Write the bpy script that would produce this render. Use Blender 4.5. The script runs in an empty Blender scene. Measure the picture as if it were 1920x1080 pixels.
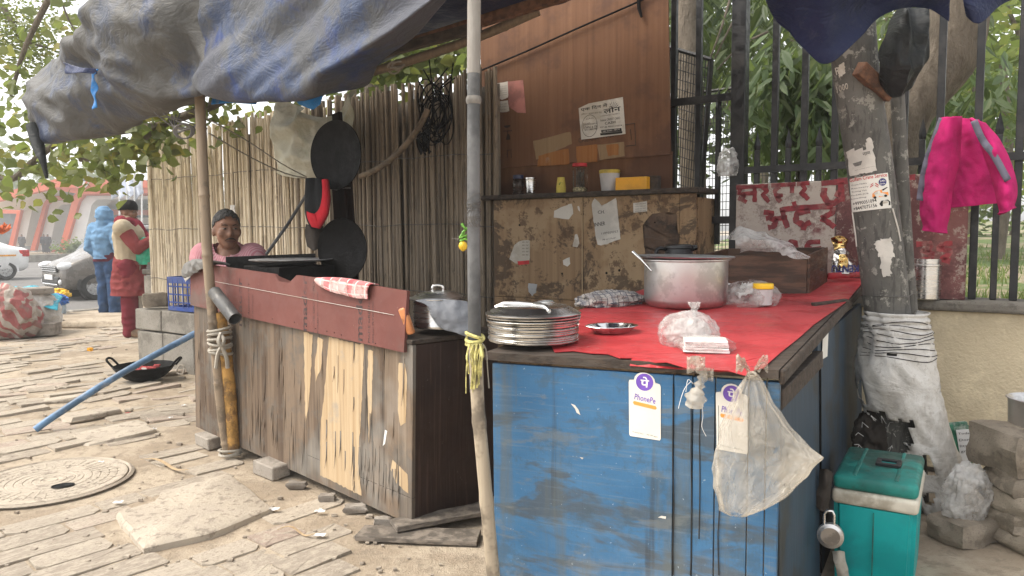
import bpy, bmesh, math, random
from mathutils import Vector, Matrix, noise as mnoise
PI = math.pi
random.seed(7)
S = bpy.context.scene
COL = S.collection
TMP = bpy.data.scenes.new('workbench')      # scratch scene for shaping lettering and joined surfaces, removed at the end

# ------------------------------------------------------------------ camera
F_PX = 1400.0
PITCH = math.atan((540 - 434) / F_PX)
ROLL = 0.008
CAM = Vector((0, 0, 1.30))
_f = Vector((0, math.cos(PITCH), -math.sin(PITCH)))
_u0 = Vector((0, math.sin(PITCH), math.cos(PITCH)))
_r = Vector((1, 0, 0)) * math.cos(ROLL) - _u0 * math.sin(ROLL)
_u = Vector((1, 0, 0)) * math.sin(ROLL) + _u0 * math.cos(ROLL)
cd = bpy.data.cameras.new('camera')
cd.sensor_width = 36.0
cd.lens = F_PX / 1920 * 36
cd.clip_start = 0.05
cd.clip_end = 2000
cam = bpy.data.objects.new('camera', cd)
COL.objects.link(cam)
cam.matrix_world = Matrix(((_r.x, _u.x, -_f.x, CAM.x), (_r.y, _u.y, -_f.y, CAM.y), (_r.z, _u.z, -_f.z, CAM.z), (0, 0, 0, 1)))
S.camera = cam

# ------------------------------------------------------------------ world, sun, exposure
SUN_EL, SUN_AZ = math.radians(54), math.radians(-98)      # hazy sun, high to the left
W = bpy.data.worlds.new('World')
S.world = W
W.use_nodes = True
wn = W.node_tree
bg = wn.nodes['Background']
sky = wn.nodes.new('ShaderNodeTexSky')
sky.sky_type = 'NISHITA'
sky.sun_disc = False
sky.sun_elevation = SUN_EL
sky.sun_rotation = SUN_AZ
sky.air_density = 1.0
sky.dust_density = 2.0
sky.ozone_density = 1.0
hs = wn.nodes.new('ShaderNodeHueSaturation')
hs.inputs['Saturation'].default_value = 0.12
wn.links.new(sky.outputs[0], hs.inputs['Color'])
wn.links.new(hs.outputs[0], bg.inputs['Color'])
bg.inputs['Strength'].default_value = 0.15
sd = bpy.data.lights.new('sun', 'SUN')
sd.energy = 1.5
sd.angle = math.radians(35)
sd.color = (1.0, 0.90, 0.76)
sun = bpy.data.objects.new('sun', sd)
COL.objects.link(sun)
sdir = Vector((math.sin(SUN_AZ) * math.cos(SUN_EL), math.cos(SUN_AZ) * math.cos(SUN_EL), math.sin(SUN_EL)))
sun.rotation_euler = sdir.to_track_quat('Z', 'Y').to_euler()
sun.location = sdir * 60
vs = S.view_settings
vs.view_transform = 'Standard'
vs.look = 'None'
vs.gamma = 1
vs.use_curve_mapping = False
vs.exposure = 1.48
S.cycles.max_bounces = 7
S.cycles.diffuse_bounces = 4
S.cycles.transparent_max_bounces = 12
S.cycles.volume_bounces = 0
S.cycles.volume_step_rate = 4
S.cycles.use_denoising = True

# ------------------------------------------------------------------ helpers
def ray(px, py):
    return _f + _r * ((px - 960) / F_PX) - _u * ((py - 540) / F_PX)
def at(px, py, Y):                       # the point seen at a pixel, Y metres ahead
    d = ray(px, py)
    return CAM + d * (Y / d.y)
def gz(px, py, z=0.0):                   # the point seen at a pixel, at height z
    d = ray(px, py)
    return CAM + d * ((z - CAM.z) / d.z)
def V(*a):
    return Vector(a)
def frame(o, x, y, z=None):
    x = Vector(x).normalized(); y = Vector(y).normalized()
    z = x.cross(y).normalized(); y = z.cross(x).normalized()
    m = Matrix.Identity(4)
    for i in range(3):
        m[i][0], m[i][1], m[i][2], m[i][3] = x[i], y[i], z[i], o[i]
    return m
def rz(o, a, tilt=(0, 0)):
    return Matrix.Translation(Vector(o)) @ Matrix.Rotation(a, 4, 'Z') @ Matrix.Rotation(tilt[0], 4, 'X') @ Matrix.Rotation(tilt[1], 4, 'Y')
def nz(v, s=1.0, o=0.0):
    return mnoise.noise(Vector(v) * s + Vector((o, o * 1.7, -o)))
def lerp(a, b, t):
    return a + (b - a) * t
def smooth(a, b, x):
    t = min(1, max(0, (x - a) / (b - a))); return t * t * (3 - 2 * t)

class MB:
    def __init__(s):
        s.b = bmesh.new()
    def _bev(s, geom, bev, seg=1):
        if bev > 0:
            es = list({e for v in geom for e in v.link_edges})
            bmesh.ops.bevel(s.b, geom=es, offset=bev, segments=seg, affect='EDGES', profile=.5)
    def box(s, c, d, M=None, bev=0.0, seg=1, jit=0.0):
        M = M or Matrix.Identity(4)
        r = bmesh.ops.create_cube(s.b, size=1, matrix=M @ Matrix.Translation(Vector(c)) @ Matrix.Diagonal((d[0], d[1], d[2], 1)))
        if jit:
            for v in r['verts']:
                v.co += Vector((random.uniform(-jit, jit), random.uniform(-jit, jit), random.uniform(-jit, jit)))
        s._bev(r['verts'], bev, seg)
        return s
    def slab(s, pts, depth, M=None, bev=0.0):        # a flat outline (list of 2-D points in the frame's xy) with thickness along its z
        M = M or Matrix.Identity(4)
        n = len(pts)
        a = [s.b.verts.new(M @ Vector((p[0], p[1], 0))) for p in pts]
        b = [s.b.verts.new(M @ Vector((p[0], p[1], depth))) for p in pts]
        fs = [s.b.faces.new(a[::-1]), s.b.faces.new(b)]
        for i in range(n):
            fs.append(s.b.faces.new((a[i], a[(i + 1) % n], b[(i + 1) % n], b[i])))
        if depth < 0:
            bmesh.ops.reverse_faces(s.b, faces=fs)
        if bev:
            s._bev(a + b, bev)
        return s
    def tube(s, path, rad, n=8, cap=True, M=None, jit=0.0):
        P = [Vector(p) for p in path]
        if M: P = [M @ p for p in P]
        if not hasattr(rad, '__len__'): rad = [rad] * len(P)
        rings = []; up = None
        for i, p in enumerate(P):
            t = (P[min(i + 1, len(P) - 1)] - P[max(i - 1, 0)])
            t = t.normalized() if t.length > 1e-9 else Vector((0, 0, 1))
            if up is None:
                up = Vector((0, 0, 1)) if abs(t.z) < .9 else Vector((1, 0, 0))
            a = t.cross(up).normalized(); b = a.cross(t).normalized(); up = b
            rr = rad[i]
            rings.append([s.b.verts.new(p + (a * math.cos(2 * PI * k / n) + b * math.sin(2 * PI * k / n)) * rr * (1 + random.uniform(-jit, jit))) for k in range(n)])
        for i in range(len(rings) - 1):
            for k in range(n):
                s.b.faces.new((rings[i][k], rings[i][(k + 1) % n], rings[i + 1][(k + 1) % n], rings[i + 1][k]))
        if cap:
            s.b.faces.new(rings[0][::-1]); s.b.faces.new(rings[-1])
        return s
    def lathe(s, prof, M=None, n=32, sx=1.0, sy=1.0, a0=0, a1=2 * PI):     # profile of (r, z)
        M = M or Matrix.Identity(4)
        full = abs(a1 - a0 - 2 * PI) < 1e-6
        m = n if full else n + 1
        rings = []
        for r, z in prof:
            if r < 1e-6:
                rings.append([s.b.verts.new(M @ Vector((0, 0, z)))])
            else:
                rings.append([s.b.verts.new(M @ Vector((r * sx * math.cos(a0 + (a1 - a0) * k / n), r * sy * math.sin(a0 + (a1 - a0) * k / n), z))) for k in range(m)])
        for i in range(len(rings) - 1):
            A, B = rings[i], rings[i + 1]
            for k in range(n if full else n):
                k2 = (k + 1) % m
                if len(A) == 1 and len(B) == 1: continue
                if len(A) == 1: s.b.faces.new((A[0], B[k2], B[k]))
                elif len(B) == 1: s.b.faces.new((A[k], A[k2], B[0]))
                else: s.b.faces.new((A[k], A[k2], B[k2], B[k]))
        return s
    def ball(s, c, r, M=None, u=16, v=10, sc=(1, 1, 1)):
        M = M or Matrix.Identity(4)
        return s.lathe([(r * math.sin(PI * i / v), -r * math.cos(PI * i / v)) for i in range(v + 1)], M @ Matrix.Translation(Vector(c)) @ Matrix.Diagonal((sc[0], sc[1], sc[2], 1)), u)
    def rock(s, c, d, M=None, rough=.12, seed=0, sub=3):
        M = M or Matrix.Identity(4)
        t = bmesh.new(); bmesh.ops.create_cube(t, size=1)
        bmesh.ops.subdivide_edges(t, edges=t.edges[:], cuts=sub, use_grid_fill=True)
        for v in t.verts:
            q = v.co.copy(); q = q.lerp(q.normalized() * .62, .32)
            q *= 1 + rough * 2 * nz(q * 2.1, 1, seed * 3.3)
            v.co = M @ (Vector(c) + Vector((q.x * d[0], q.y * d[1], q.z * d[2])))
        me = bpy.data.meshes.new('rock'); t.to_mesh(me); t.free(); s.b.from_mesh(me); bpy.data.meshes.remove(me)
        return s
    def grid(s, fn, nu, nv, close=False):
        vv = [[s.b.verts.new(fn(i / nu, j / nv)) for j in range(nv + 1)] for i in range(nu + 1)]
        for i in range(nu):
            for j in range(nv):
                s.b.faces.new((vv[i][j], vv[i + 1][j], vv[i + 1][j + 1], vv[i][j + 1]))
        return s
    def quad(s, a, b, c, d):
        s.b.faces.new([s.b.verts.new(Vector(p)) for p in (a, b, c, d)]); return s
    def poly(s, pts):
        s.b.faces.new([s.b.verts.new(Vector(p)) for p in pts]); return s
    def mesh(s, name, mat=None, sm=None):
        me = bpy.data.meshes.new(name)
        s.b.normal_update()
        s.b.to_mesh(me); s.b.free()
        if mat is not None: me.materials.append(mat)
        if sm is not None:
            me.polygons.foreach_set('use_smooth', [True] * len(me.polygons))
            me.set_sharp_from_angle(angle=math.radians(sm))
        return me
    def build(s, name, mat=None, parent=None, sm=None, origin=None):
        if parent is not None:
            o0 = rootloc(parent)
        elif origin is not None:
            o0 = Vector(origin)
        else:
            xs = [v.co for v in s.b.verts]
            o0 = Vector(((min(v.x for v in xs) + max(v.x for v in xs)) / 2, (min(v.y for v in xs) + max(v.y for v in xs)) / 2, min(v.z for v in xs)))
        for v in s.b.verts: v.co -= o0
        o = bpy.data.objects.new(name, s.mesh(name, mat, sm))
        COL.objects.link(o)
        if parent is not None: o.parent = parent
        else: o.location = o0
        return o
def rootloc(o):
    p = Vector((0, 0, 0))
    while o is not None:
        p += o.location; o = o.parent
    return p
def tag(o, label=None, cat=None, group=None, kind=None):
    if label: o['label'] = label
    if cat: o['category'] = cat
    if group: o['group'] = group
    if kind: o['kind'] = kind
    return o
def thing(name, label, cat, loc=(0, 0, 0), group=None):
    o = bpy.data.objects.new(name, None); o.empty_display_size = .05
    COL.objects.link(o); o.location = loc
    return tag(o, label, cat, group)
def solid(o, t, off=-1):
    m = o.modifiers.new('thickness', 'SOLIDIFY'); m.thickness = t; m.offset = off
    return o
def copy_tree(o, parent=None):
    c = o.copy(); COL.objects.link(c); c.parent = parent
    for ch in list(o.children): copy_tree(ch, c)
    return c
def remeshed(mb, name, voxel, mat, parent=None, smooth_it=4, group_fn=None, origin=None):
    """join overlapping closed shapes into one continuous surface"""
    me = mb.mesh('tmp')
    o = bpy.data.objects.new('tmp', me); TMP.collection.objects.link(o)
    m = o.modifiers.new('r', 'REMESH'); m.mode = 'VOXEL'; m.voxel_size = voxel
    if smooth_it:
        k = o.modifiers.new('s', 'SMOOTH'); k.iterations = smooth_it; k.factor = .5
    TMP.view_layers[0].update(); dg = TMP.view_layers[0].depsgraph
    me2 = bpy.data.meshes.new_from_object(o.evaluated_get(dg))
    bpy.data.objects.remove(o)
    b = MB(); b.b.from_mesh(me2); bpy.data.meshes.remove(me2)
    if group_fn: group_fn(b.b)
    return b.build(name, mat, parent, sm=70, origin=origin)

# ------------------------------------------------------------------ node materials
class N:
    def __init__(s, name):
        s.m = bpy.data.materials.new(name); s.m.use_nodes = True
        s.t = s.m.node_tree; s.p = s.t.nodes['Principled BSDF']; s.out = s.t.nodes['Material Output']
        s.tc = s.t.nodes.new('ShaderNodeTexCoord'); s._rnd = None
    def new(s, k, **kw):
        n = s.t.nodes.new(k)
        for a, b in kw.items(): setattr(n, a, b)
        return n
    def set(s, sock, v):
        if hasattr(v, 'is_output') or isinstance(v, bpy.types.NodeSocket): s.t.links.new(v, sock)
        else:
            if isinstance(v, (tuple, list)) and len(v) == 3 and sock.type == 'RGBA': v = (*v, 1)
            sock.default_value = v
    def rnd(s):
        if s._rnd is None: s._rnd = s.new('ShaderNodeObjectInfo').outputs['Random']
        return s._rnd
    def vec(s, scale=(1, 1, 1), rot=(0, 0, 0), loc=(0, 0, 0), rnd=False, src='Object'):
        v = s.tc.outputs[src]
        if rnd:
            m = s.new('ShaderNodeVectorMath', operation='MULTIPLY_ADD')
            c = s.new('ShaderNodeCombineXYZ')
            for i, k in enumerate((37., 91., 53.)):
                q = s.math('MULTIPLY', s.rnd(), k); s.t.links.new(q, c.inputs[i])
            s.t.links.new(v, m.inputs[0]); m.inputs[1].default_value = (1, 1, 1); s.t.links.new(c.outputs[0], m.inputs[2]); v = m.outputs[0]
        mp = s.new('ShaderNodeMapping'); s.t.links.new(v, mp.inputs[0])
        mp.inputs['Location'].default_value = loc; mp.inputs['Rotation'].default_value = rot; mp.inputs['Scale'].default_value = scale
        return mp.outputs[0]
    def noise(s, scale, vec=None, detail=4, rough=.55, dist=0.0):
        n = s.new('ShaderNodeTexNoise'); n.inputs['Scale'].default_value = scale; n.inputs['Detail'].default_value = detail
        n.inputs['Roughness'].default_value = rough; n.inputs['Distortion'].default_value = dist
        s.t.links.new(vec if vec is not None else s.tc.outputs['Object'], n.inputs['Vector'])
        r = s.new('ShaderNodeMapRange'); s.t.links.new(n.outputs['Fac'], r.inputs[0]); r.inputs[1].default_value = .27; r.inputs[2].default_value = .73
        return r.outputs[0]
    def voro(s, scale, vec=None, feature='F1', out='Distance'):
        n = s.new('ShaderNodeTexVoronoi', feature=feature); n.inputs['Scale'].default_value = scale
        s.t.links.new(vec if vec is not None else s.tc.outputs['Object'], n.inputs['Vector'])
        return n.outputs[out]
    def wave(s, scale, vec=None, dist=0, dir_='X', det=2, ds=1.0):
        n = s.new('ShaderNodeTexWave', bands_direction=dir_); n.inputs['Scale'].default_value = scale; n.inputs['Distortion'].default_value = dist
        n.inputs['Detail'].default_value = det; n.inputs['Detail Scale'].default_value = ds
        s.t.links.new(vec if vec is not None else s.tc.outputs['Object'], n.inputs['Vector'])
        return n.outputs['Fac']
    def ramp(s, fac, a, b, c0=0.0, c1=1.0):
        n = s.new('ShaderNodeMapRange', interpolation_type='SMOOTHSTEP')
        s.set(n.inputs[0], fac); n.inputs[1].default_value = a; n.inputs[2].default_value = b; n.inputs[3].default_value = c0; n.inputs[4].default_value = c1
        return n.outputs[0]
    def math(s, op, a, b=0.0):
        n = s.new('ShaderNodeMath', operation=op); s.set(n.inputs[0], a); s.set(n.inputs[1], b); return n.outputs[0]
    def mix(s, fac, a, b, blend='MIX'):
        n = s.new('ShaderNodeMix', data_type='RGBA', blend_type=blend)
        s.set(n.inputs[0], fac); s.set(n.inputs[6], a); s.set(n.inputs[7], b); return n.outputs[2]
    def sep(s, v):
        n = s.new('ShaderNodeSeparateXYZ'); s.t.links.new(v, n.inputs[0]); return n.outputs
    def bump(s, h, strength=.3, dist=.01):
        n = s.new('ShaderNodeBump'); n.inputs['Strength'].default_value = strength; n.inputs['Distance'].default_value = dist
        s.t.links.new(h, n.inputs['Height']); s.t.links.new(n.outputs[0], s.p.inputs['Normal'])
    def done(s, col=None, rough=None, metal=None, **kw):
        if col is not None: s.set(s.p.inputs['Base Color'], col)
        if rough is not None: s.set(s.p.inputs['Roughness'], rough)
        if metal is not None: s.set(s.p.inputs['Metallic'], metal)
        for k, v in kw.items(): s.set(s.p.inputs[k.replace('_', ' ')], v)
        return s.m

def c8(h):                                # an sRGB hex colour to linear
    h = h.lstrip('#'); o = []
    for i in (0, 2, 4):
        c = int(h[i:i + 2], 16) / 255
        o.append(c / 12.92 if c <= .04045 else ((c + .055) / 1.055) ** 2.4)
    return tuple(o)
def dk(c, k): return tuple(x * k for x in c)

def simple(name, col, rough=.7, metal=0.0, var=.25, scale=9, bump=.15, bscale=45, dirt=.0, dcol=(.09, .075, .06), rnd=True, spec=.4, stretch=(1, 1, 1)):
    n = N(name); v = n.vec(rnd=rnd, scale=stretch)
    a = n.noise(scale, v, 5, .6)
    c = n.mix(n.ramp(a, .3, .7), dk(col, 1 - var), dk(col, 1 + var))
    if dirt: c = n.mix(n.ramp(n.noise(scale * .45, v, 6, .7), .5, .72, 0, dirt), c, dcol)
    if bump: n.bump(n.noise(bscale, v, 4, .6), bump, .008)
    r = n.ramp(n.noise(scale * 2, v, 3), .3, .7, max(.02, rough - .1), min(1, rough + .1))
    return n.done(c, r, metal, Specular_IOR_Level=spec)
# ------------------------------------------------------------------ materials
def m_dirt():
    n = N('dusty_earth'); v = n.vec()
    c = n.mix(n.ramp(n.noise(2.2, v, 6, .65), .3, .7), (.33, .265, .195), (.45, .375, .285))
    c = n.mix(n.ramp(n.noise(14, v, 5, .7), .5, .75, 0, .6), c, (.25, .205, .155))
    c = n.mix(n.ramp(n.voro(60, v), .0, .16, .5, 0), c, (.5, .46, .4))
    n.bump(n.math('ADD', n.noise(30, v, 6, .7), n.math('MULTIPLY', n.noise(160, v, 3), .5)), .6, .015)
    return n.done(c, .95, Specular_IOR_Level=.2)
def m_paver():
    n = N('dusty_concrete_paver'); v = n.vec(rnd=True)
    r = n.rnd()
    c = n.mix(r, (.30, .255, .205), (.42, .365, .295))
    c = n.mix(n.ramp(n.math('FRACT', n.math('MULTIPLY', r, 7.3)), .8, .95, 0, .55), c, (.37, .27, .225))
    c = n.mix(n.ramp(n.noise(5, v, 6, .65), .35, .7, 0, .7), c, (.46, .4, .32))
    c = n.mix(n.ramp(n.noise(18, v, 5, .7), .56, .75, 0, .7), c, (.22, .185, .15))
    n.bump(n.math('ADD', n.noise(38, v, 6, .7), n.math('MULTIPLY', n.noise(9, v, 3), .8)), .45, .012)
    return n.done(c, .92, Specular_IOR_Level=.25)
def m_asphalt():
    n = N('pale_dusty_asphalt'); v = n.vec()
    c = n.mix(n.noise(.6, v, 5), (.11, .105, .10), (.17, .16, .15))
    n.bump(n.noise(90, v, 3), .4, .01)
    return n.done(c, .85)
def m_frontply():
    n = N('peeling_brown_plywood'); v = n.vec(scale=(9, 9, .45)); vf = n.vec(scale=(60, 60, 1.2))
    o = n.vec(); z = n.sep(n.tc.outputs['Object'])[2]
    c = n.mix(n.ramp(n.noise(1, v, 6, .6), .3, .7), (.095, .066, .046), (.185, .136, .096))
    c = n.mix(n.ramp(n.noise(3.2, o, 5, .7), .42, .66, 0, .75), c, (.125, .11, .093))
    c = n.mix(n.ramp(n.noise(1, vf, 4, .6), .6, .95, 0, .5), c, (.27, .21, .15))
    c = n.mix(n.ramp(n.noise(1.3, vf, 3, .6), .74, .92, 0, .9), c, (.02, .016, .013))
    c = n.mix(n.ramp(n.noise(2.1, o, 3), .6, .8, 0, .3), c, (.34, .33, .3))
    n.bump(n.noise(1, vf, 5, .7), .6, .006)
    return n.done(c, .85, Specular_IOR_Level=.25)
def m_bareply(name='bare_peeled_veneer', a=(.36, .25, .14), b=(.50, .385, .25)):
    n = N(name); vf = n.vec(scale=(55, 55, 1.3)); o = n.vec()
    c = n.mix(n.noise(1, vf, 5), a, b)
    c = n.mix(n.ramp(n.noise(5, o, 5, .7), .62, .95, 0, .7), c, (.3, .27, .225))
    c = n.mix(n.ramp(n.noise(1.4, vf, 4), .78, .95, 0, .6), c, (.13, .09, .06))
    n.bump(n.noise(1, vf, 4), .5, .004)
    return n.done(c, .85, Specular_IOR_Level=.2)
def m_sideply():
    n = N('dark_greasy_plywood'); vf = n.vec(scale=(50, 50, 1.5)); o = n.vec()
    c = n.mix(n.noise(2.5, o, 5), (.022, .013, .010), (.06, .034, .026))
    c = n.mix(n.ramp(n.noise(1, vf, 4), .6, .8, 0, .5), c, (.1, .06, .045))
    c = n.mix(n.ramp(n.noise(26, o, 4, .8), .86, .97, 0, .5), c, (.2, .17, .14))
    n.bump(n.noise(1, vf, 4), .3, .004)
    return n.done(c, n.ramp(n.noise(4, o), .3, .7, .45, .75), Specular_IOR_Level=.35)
def m_redboard():
    n = N('red_film_faced_plywood'); o = n.vec()
    z = n.sep(n.tc.outputs['Object'])[2]
    c = n.mix(n.noise(3, o, 5), (.125, .044, .037), (.18, .066, .054))
    c = n.mix(n.ramp(n.noise(1.6, o, 5, .65), .48, .72, 0, .8), c, (.12, .088, .075))
    c = n.mix(n.ramp(n.noise(40, o, 4, .8), .84, .98, 0, .4), c, (.32, .22, .18))
    n.bump(n.noise(25, o, 4), .12, .004)
    return n.done(c, n.ramp(n.noise(7, o), .3, .7, .5, .75), Specular_IOR_Level=.3)
def m_bluepaint():
    n = N('worn_blue_paint'); o = n.vec(); h = n.vec(scale=(1.1, 1.1, 4.2), rot=(.05, .12, 0)); s = n.vec(scale=(16, 16, .7)); vs_ = n.vec(scale=(6, 6, .5))
    c = n.mix(n.noise(2.0, h, 5), (.03, .112, .23), (.062, .17, .31))
    c = n.mix(n.ramp(n.noise(1.9, h, 6, .6, .6), .48, .66, 0, .9), c, (.065, .085, .105))
    c = n.mix(n.ramp(n.noise(1.5, vs_, 5, .6), .62, .9, 0, .6), c, (.105, .115, .105))
    c = n.mix(n.ramp(n.noise(9, h, 6, .75), .55, .9, 0, .6), c, (.075, .115, .15))
    c = n.mix(n.ramp(n.noise(1, s, 4), .78, .95, 0, .6), c, (.035, .04, .045))
    c = n.mix(n.ramp(n.noise(60, o, 3, .7), .93, .97, 0, .7), c, (.35, .42, .48))
    c = n.mix(n.ramp(n.noise(23, o, 6, .8), .88, .97, 0, .7), c, (.10, .06, .035))
    hl = n.vec(scale=(2.5, 2.5, 70), rot=(.03, .08, 0)); c = n.mix(n.ramp(n.noise(1.2, hl, 5, .7), .55, .95, 0, .4), c, (.15, .2, .25)); c = n.mix(n.ramp(n.noise(5, o, 7, .78), .5, .72, 0, .5), c, (.05, .08, .105)); c = n.mix(n.ramp(n.noise(3.1, h, 7, .7, .5), .6, .78, 0, .45), c, (.16, .17, .165))
    z = n.sep(n.tc.outputs['Object'])[2]
    c = n.mix(n.math('MULTIPLY', n.ramp(z, .42, .0, 0, 1), n.ramp(n.noise(3, o, 6, .7), .4, .62, .1, .8)), c, (.24, .24, .225))
    n.bump(n.math('ADD', n.noise(14, s, 4), n.noise(60, o, 3)), .16, .004)
    return n.done(c, n.ramp(n.noise(6, o), .3, .7, .42, .7), Specular_IOR_Level=.35)
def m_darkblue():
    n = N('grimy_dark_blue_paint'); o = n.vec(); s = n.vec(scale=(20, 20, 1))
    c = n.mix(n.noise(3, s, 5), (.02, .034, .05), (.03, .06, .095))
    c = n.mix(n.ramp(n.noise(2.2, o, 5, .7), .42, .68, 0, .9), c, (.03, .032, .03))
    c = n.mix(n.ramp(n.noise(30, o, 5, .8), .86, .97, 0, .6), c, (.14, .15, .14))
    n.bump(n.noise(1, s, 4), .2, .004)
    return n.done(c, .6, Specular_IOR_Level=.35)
def m_redcloth():
    n = N('worn_red_vinyl'); o = n.vec(); h = n.vec(scale=(3, 14, 3), rot=(0, 0, .5))
    c = n.mix(n.noise(4, o, 5), (.36, .028, .034), (.50, .05, .055))
    c = n.mix(n.ramp(n.noise(2.2, o, 6, .7), .5, .85, 0, .75), c, (.20, .022, .024))
    c = n.mix(n.ramp(n.noise(2, h, 6, .8), .74, .9, 0, .85), c, (.05, .03, .025))
    c = n.mix(n.ramp(n.noise(38, o, 3, .8), .86, .98, 0, .35), c, (.55, .25, .22))
    cr = n.math('ABSOLUTE', n.math('SUBTRACT', n.noise(5, o, 3, .5, .8), .5)); n.bump(n.math('SUBTRACT', n.math('MULTIPLY', n.noise(40, o, 4), .2), cr), .5, .012)
    return n.done(c, n.ramp(n.noise(8, o, 4), .3, .7, .36, .62), Specular_IOR_Level=.45)
def m_cabinet():
    n = N('stained_cabinet_plywood'); o = n.vec(); g = n.vec(scale=(26, 26, .9))
    c = n.mix(n.noise(1, g, 5), (.21, .13, .07), (.34, .225, .125))
    c = n.mix(n.ramp(n.noise(2.4, o, 5, .6), .45, .66, 0, .75), c, (.38, .27, .16))
    c = n.mix(n.ramp(n.noise(3.6, o, 6, .75, .5), .56, .66, 0, .85), c, (.085, .058, .038))
    c = n.mix(n.ramp(n.noise(9, o, 6, .75), .6, .7, 0, .8), c, (.1, .06, .035))
    c = n.mix(n.ramp(n.noise(30, o, 5, .8), .84, .97, 0, .6), c, (.35, .28, .2))
    n.bump(n.noise(20, o, 5), .22, .004)
    return n.done(c, .72, Specular_IOR_Level=.3)
def m_panel():
    n = N('red_brown_ply_panel'); o = n.vec(); g = n.vec(scale=(30, 30, 1))
    c = n.mix(n.noise(1, g, 5), (.13, .06, .030), (.19, .095, .05))
    c = n.mix(n.ramp(n.noise(1.8, o, 5, .6), .45, .7, 0, .7), c, (.085, .042, .028))
    c = n.mix(n.ramp(n.noise(34, o, 4, .8), .86, .98, 0, .5), c, (.27, .18, .12))
    n.bump(n.noise(25, o, 4), .15, .003)
    return n.done(c, .75, Specular_IOR_Level=.25)
def m_tarp(name, a, b, c_, dust, sheen=.45, dcol=(.24, .225, .2), tr=0.0):
    n = N(name); o = n.vec()
    c = n.mix(n.noise(1.6, o, 5, .6), a, b)
    c = n.mix(n.ramp(n.noise(.9, o, 6, .65, .6), .5, .62, 0, .85), c, c_)
    c = n.mix(n.ramp(n.noise(2.0, o, 6, .7), .5 - .25 * dust, .72 - .2 * dust, 0, dust), c, dcol)
    c = n.mix(n.ramp(n.noise(30, o, 5, .8), .6, .75, 0, .35), c, dcol)
    cr = n.math('ABSOLUTE', n.math('SUBTRACT', n.noise(4.5, n.vec(scale=(1, 1, 1.6)), 4, .6, 1.2), .5)); c2 = n.math('ABSOLUTE', n.math('SUBTRACT', n.noise(13, o, 4, .6, .8), .5))
    n.bump(n.math('SUBTRACT', n.math('MULTIPLY', n.noise(38, o, 4, .7), .12), n.math('ADD', n.math('MULTIPLY', cr, .8), n.math('MULTIPLY', c2, .12))), .38, .03)
    return n.done(c, n.ramp(n.noise(4, o), .3, .7, sheen, sheen + .2), Specular_IOR_Level=.3)
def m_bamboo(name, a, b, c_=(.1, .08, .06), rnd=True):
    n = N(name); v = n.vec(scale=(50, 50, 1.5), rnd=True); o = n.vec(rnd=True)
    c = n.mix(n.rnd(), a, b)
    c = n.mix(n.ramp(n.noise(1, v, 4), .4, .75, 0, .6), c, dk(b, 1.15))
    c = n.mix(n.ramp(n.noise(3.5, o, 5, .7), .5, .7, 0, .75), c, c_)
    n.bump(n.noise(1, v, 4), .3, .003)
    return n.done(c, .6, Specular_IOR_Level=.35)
def m_bark(name, a, b, s=1.0):
    n = N(name); v = n.vec(scale=(14 * s, 14 * s, 4 * s))
    c = n.mix(n.noise(1, v, 6, .7), a, b)
    n.bump(n.noise(1, v, 6, .7), 1.0, .03)
    return n.done(c, .9, Specular_IOR_Level=.2)
def m_leaf(name, a, b, c_, tr=.35, rough=.5):
    n = N(name); v = n.vec()
    p = n.new('ShaderNodeNewGeometry').outputs['Random Per Island']
    c = n.mix(p, a, b); c = n.mix(n.ramp(n.math('FRACT', n.math('MULTIPLY', p, 9.7)), .75, .95, 0, .9), c, c_)
    n.done(c, rough, Specular_IOR_Level=.35)
    t = n.new('ShaderNodeBsdfTranslucent'); n.t.links.new(n.mix(.5, c, (.3, .4, .08)), t.inputs[0])
    m = n.new('ShaderNodeMixShader'); m.inputs[0].default_value = tr
    n.t.links.new(n.p.outputs[0], m.inputs[1]); n.t.links.new(t.outputs[0], m.inputs[2]); n.t.links.new(m.outputs[0], n.out.inputs[0])
    return n.m
def m_film(name, col, alpha=.5, rough=.25, crease=30):
    """thin translucent plastic film"""
    n = N(name); o = n.vec(rnd=True)
    cr = n.math('ABSOLUTE', n.math('SUBTRACT', n.noise(crease, o, 3, .55, 1.5), .5)); n.bump(n.math('SUBTRACT', n.math('MULTIPLY', n.noise(crease * 3, o, 3), .2), cr), 1.0, .014)
    n.done(col, rough, Specular_IOR_Level=.7)
    tl = n.new('ShaderNodeBsdfTranslucent'); tl.inputs[0].default_value = (*col, 1)
    m1 = n.new('ShaderNodeMixShader'); m1.inputs[0].default_value = .4
    n.t.links.new(n.p.outputs[0], m1.inputs[1]); n.t.links.new(tl.outputs[0], m1.inputs[2])
    tp = n.new('ShaderNodeBsdfTransparent'); tp.inputs[0].default_value = (.97, .96, .95, 1)
    m2 = n.new('ShaderNodeMixShader')
    a = n.ramp(n.noise(crease * .5, o, 4, .6), .3, .7, max(0, alpha - .2), min(1, alpha + .2)); n.t.links.new(a, m2.inputs[0])
    n.t.links.new(tp.outputs[0], m2.inputs[1]); n.t.links.new(m1.outputs[0], m2.inputs[2]); n.t.links.new(m2.outputs[0], n.out.inputs[0])
    return n.m
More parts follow.
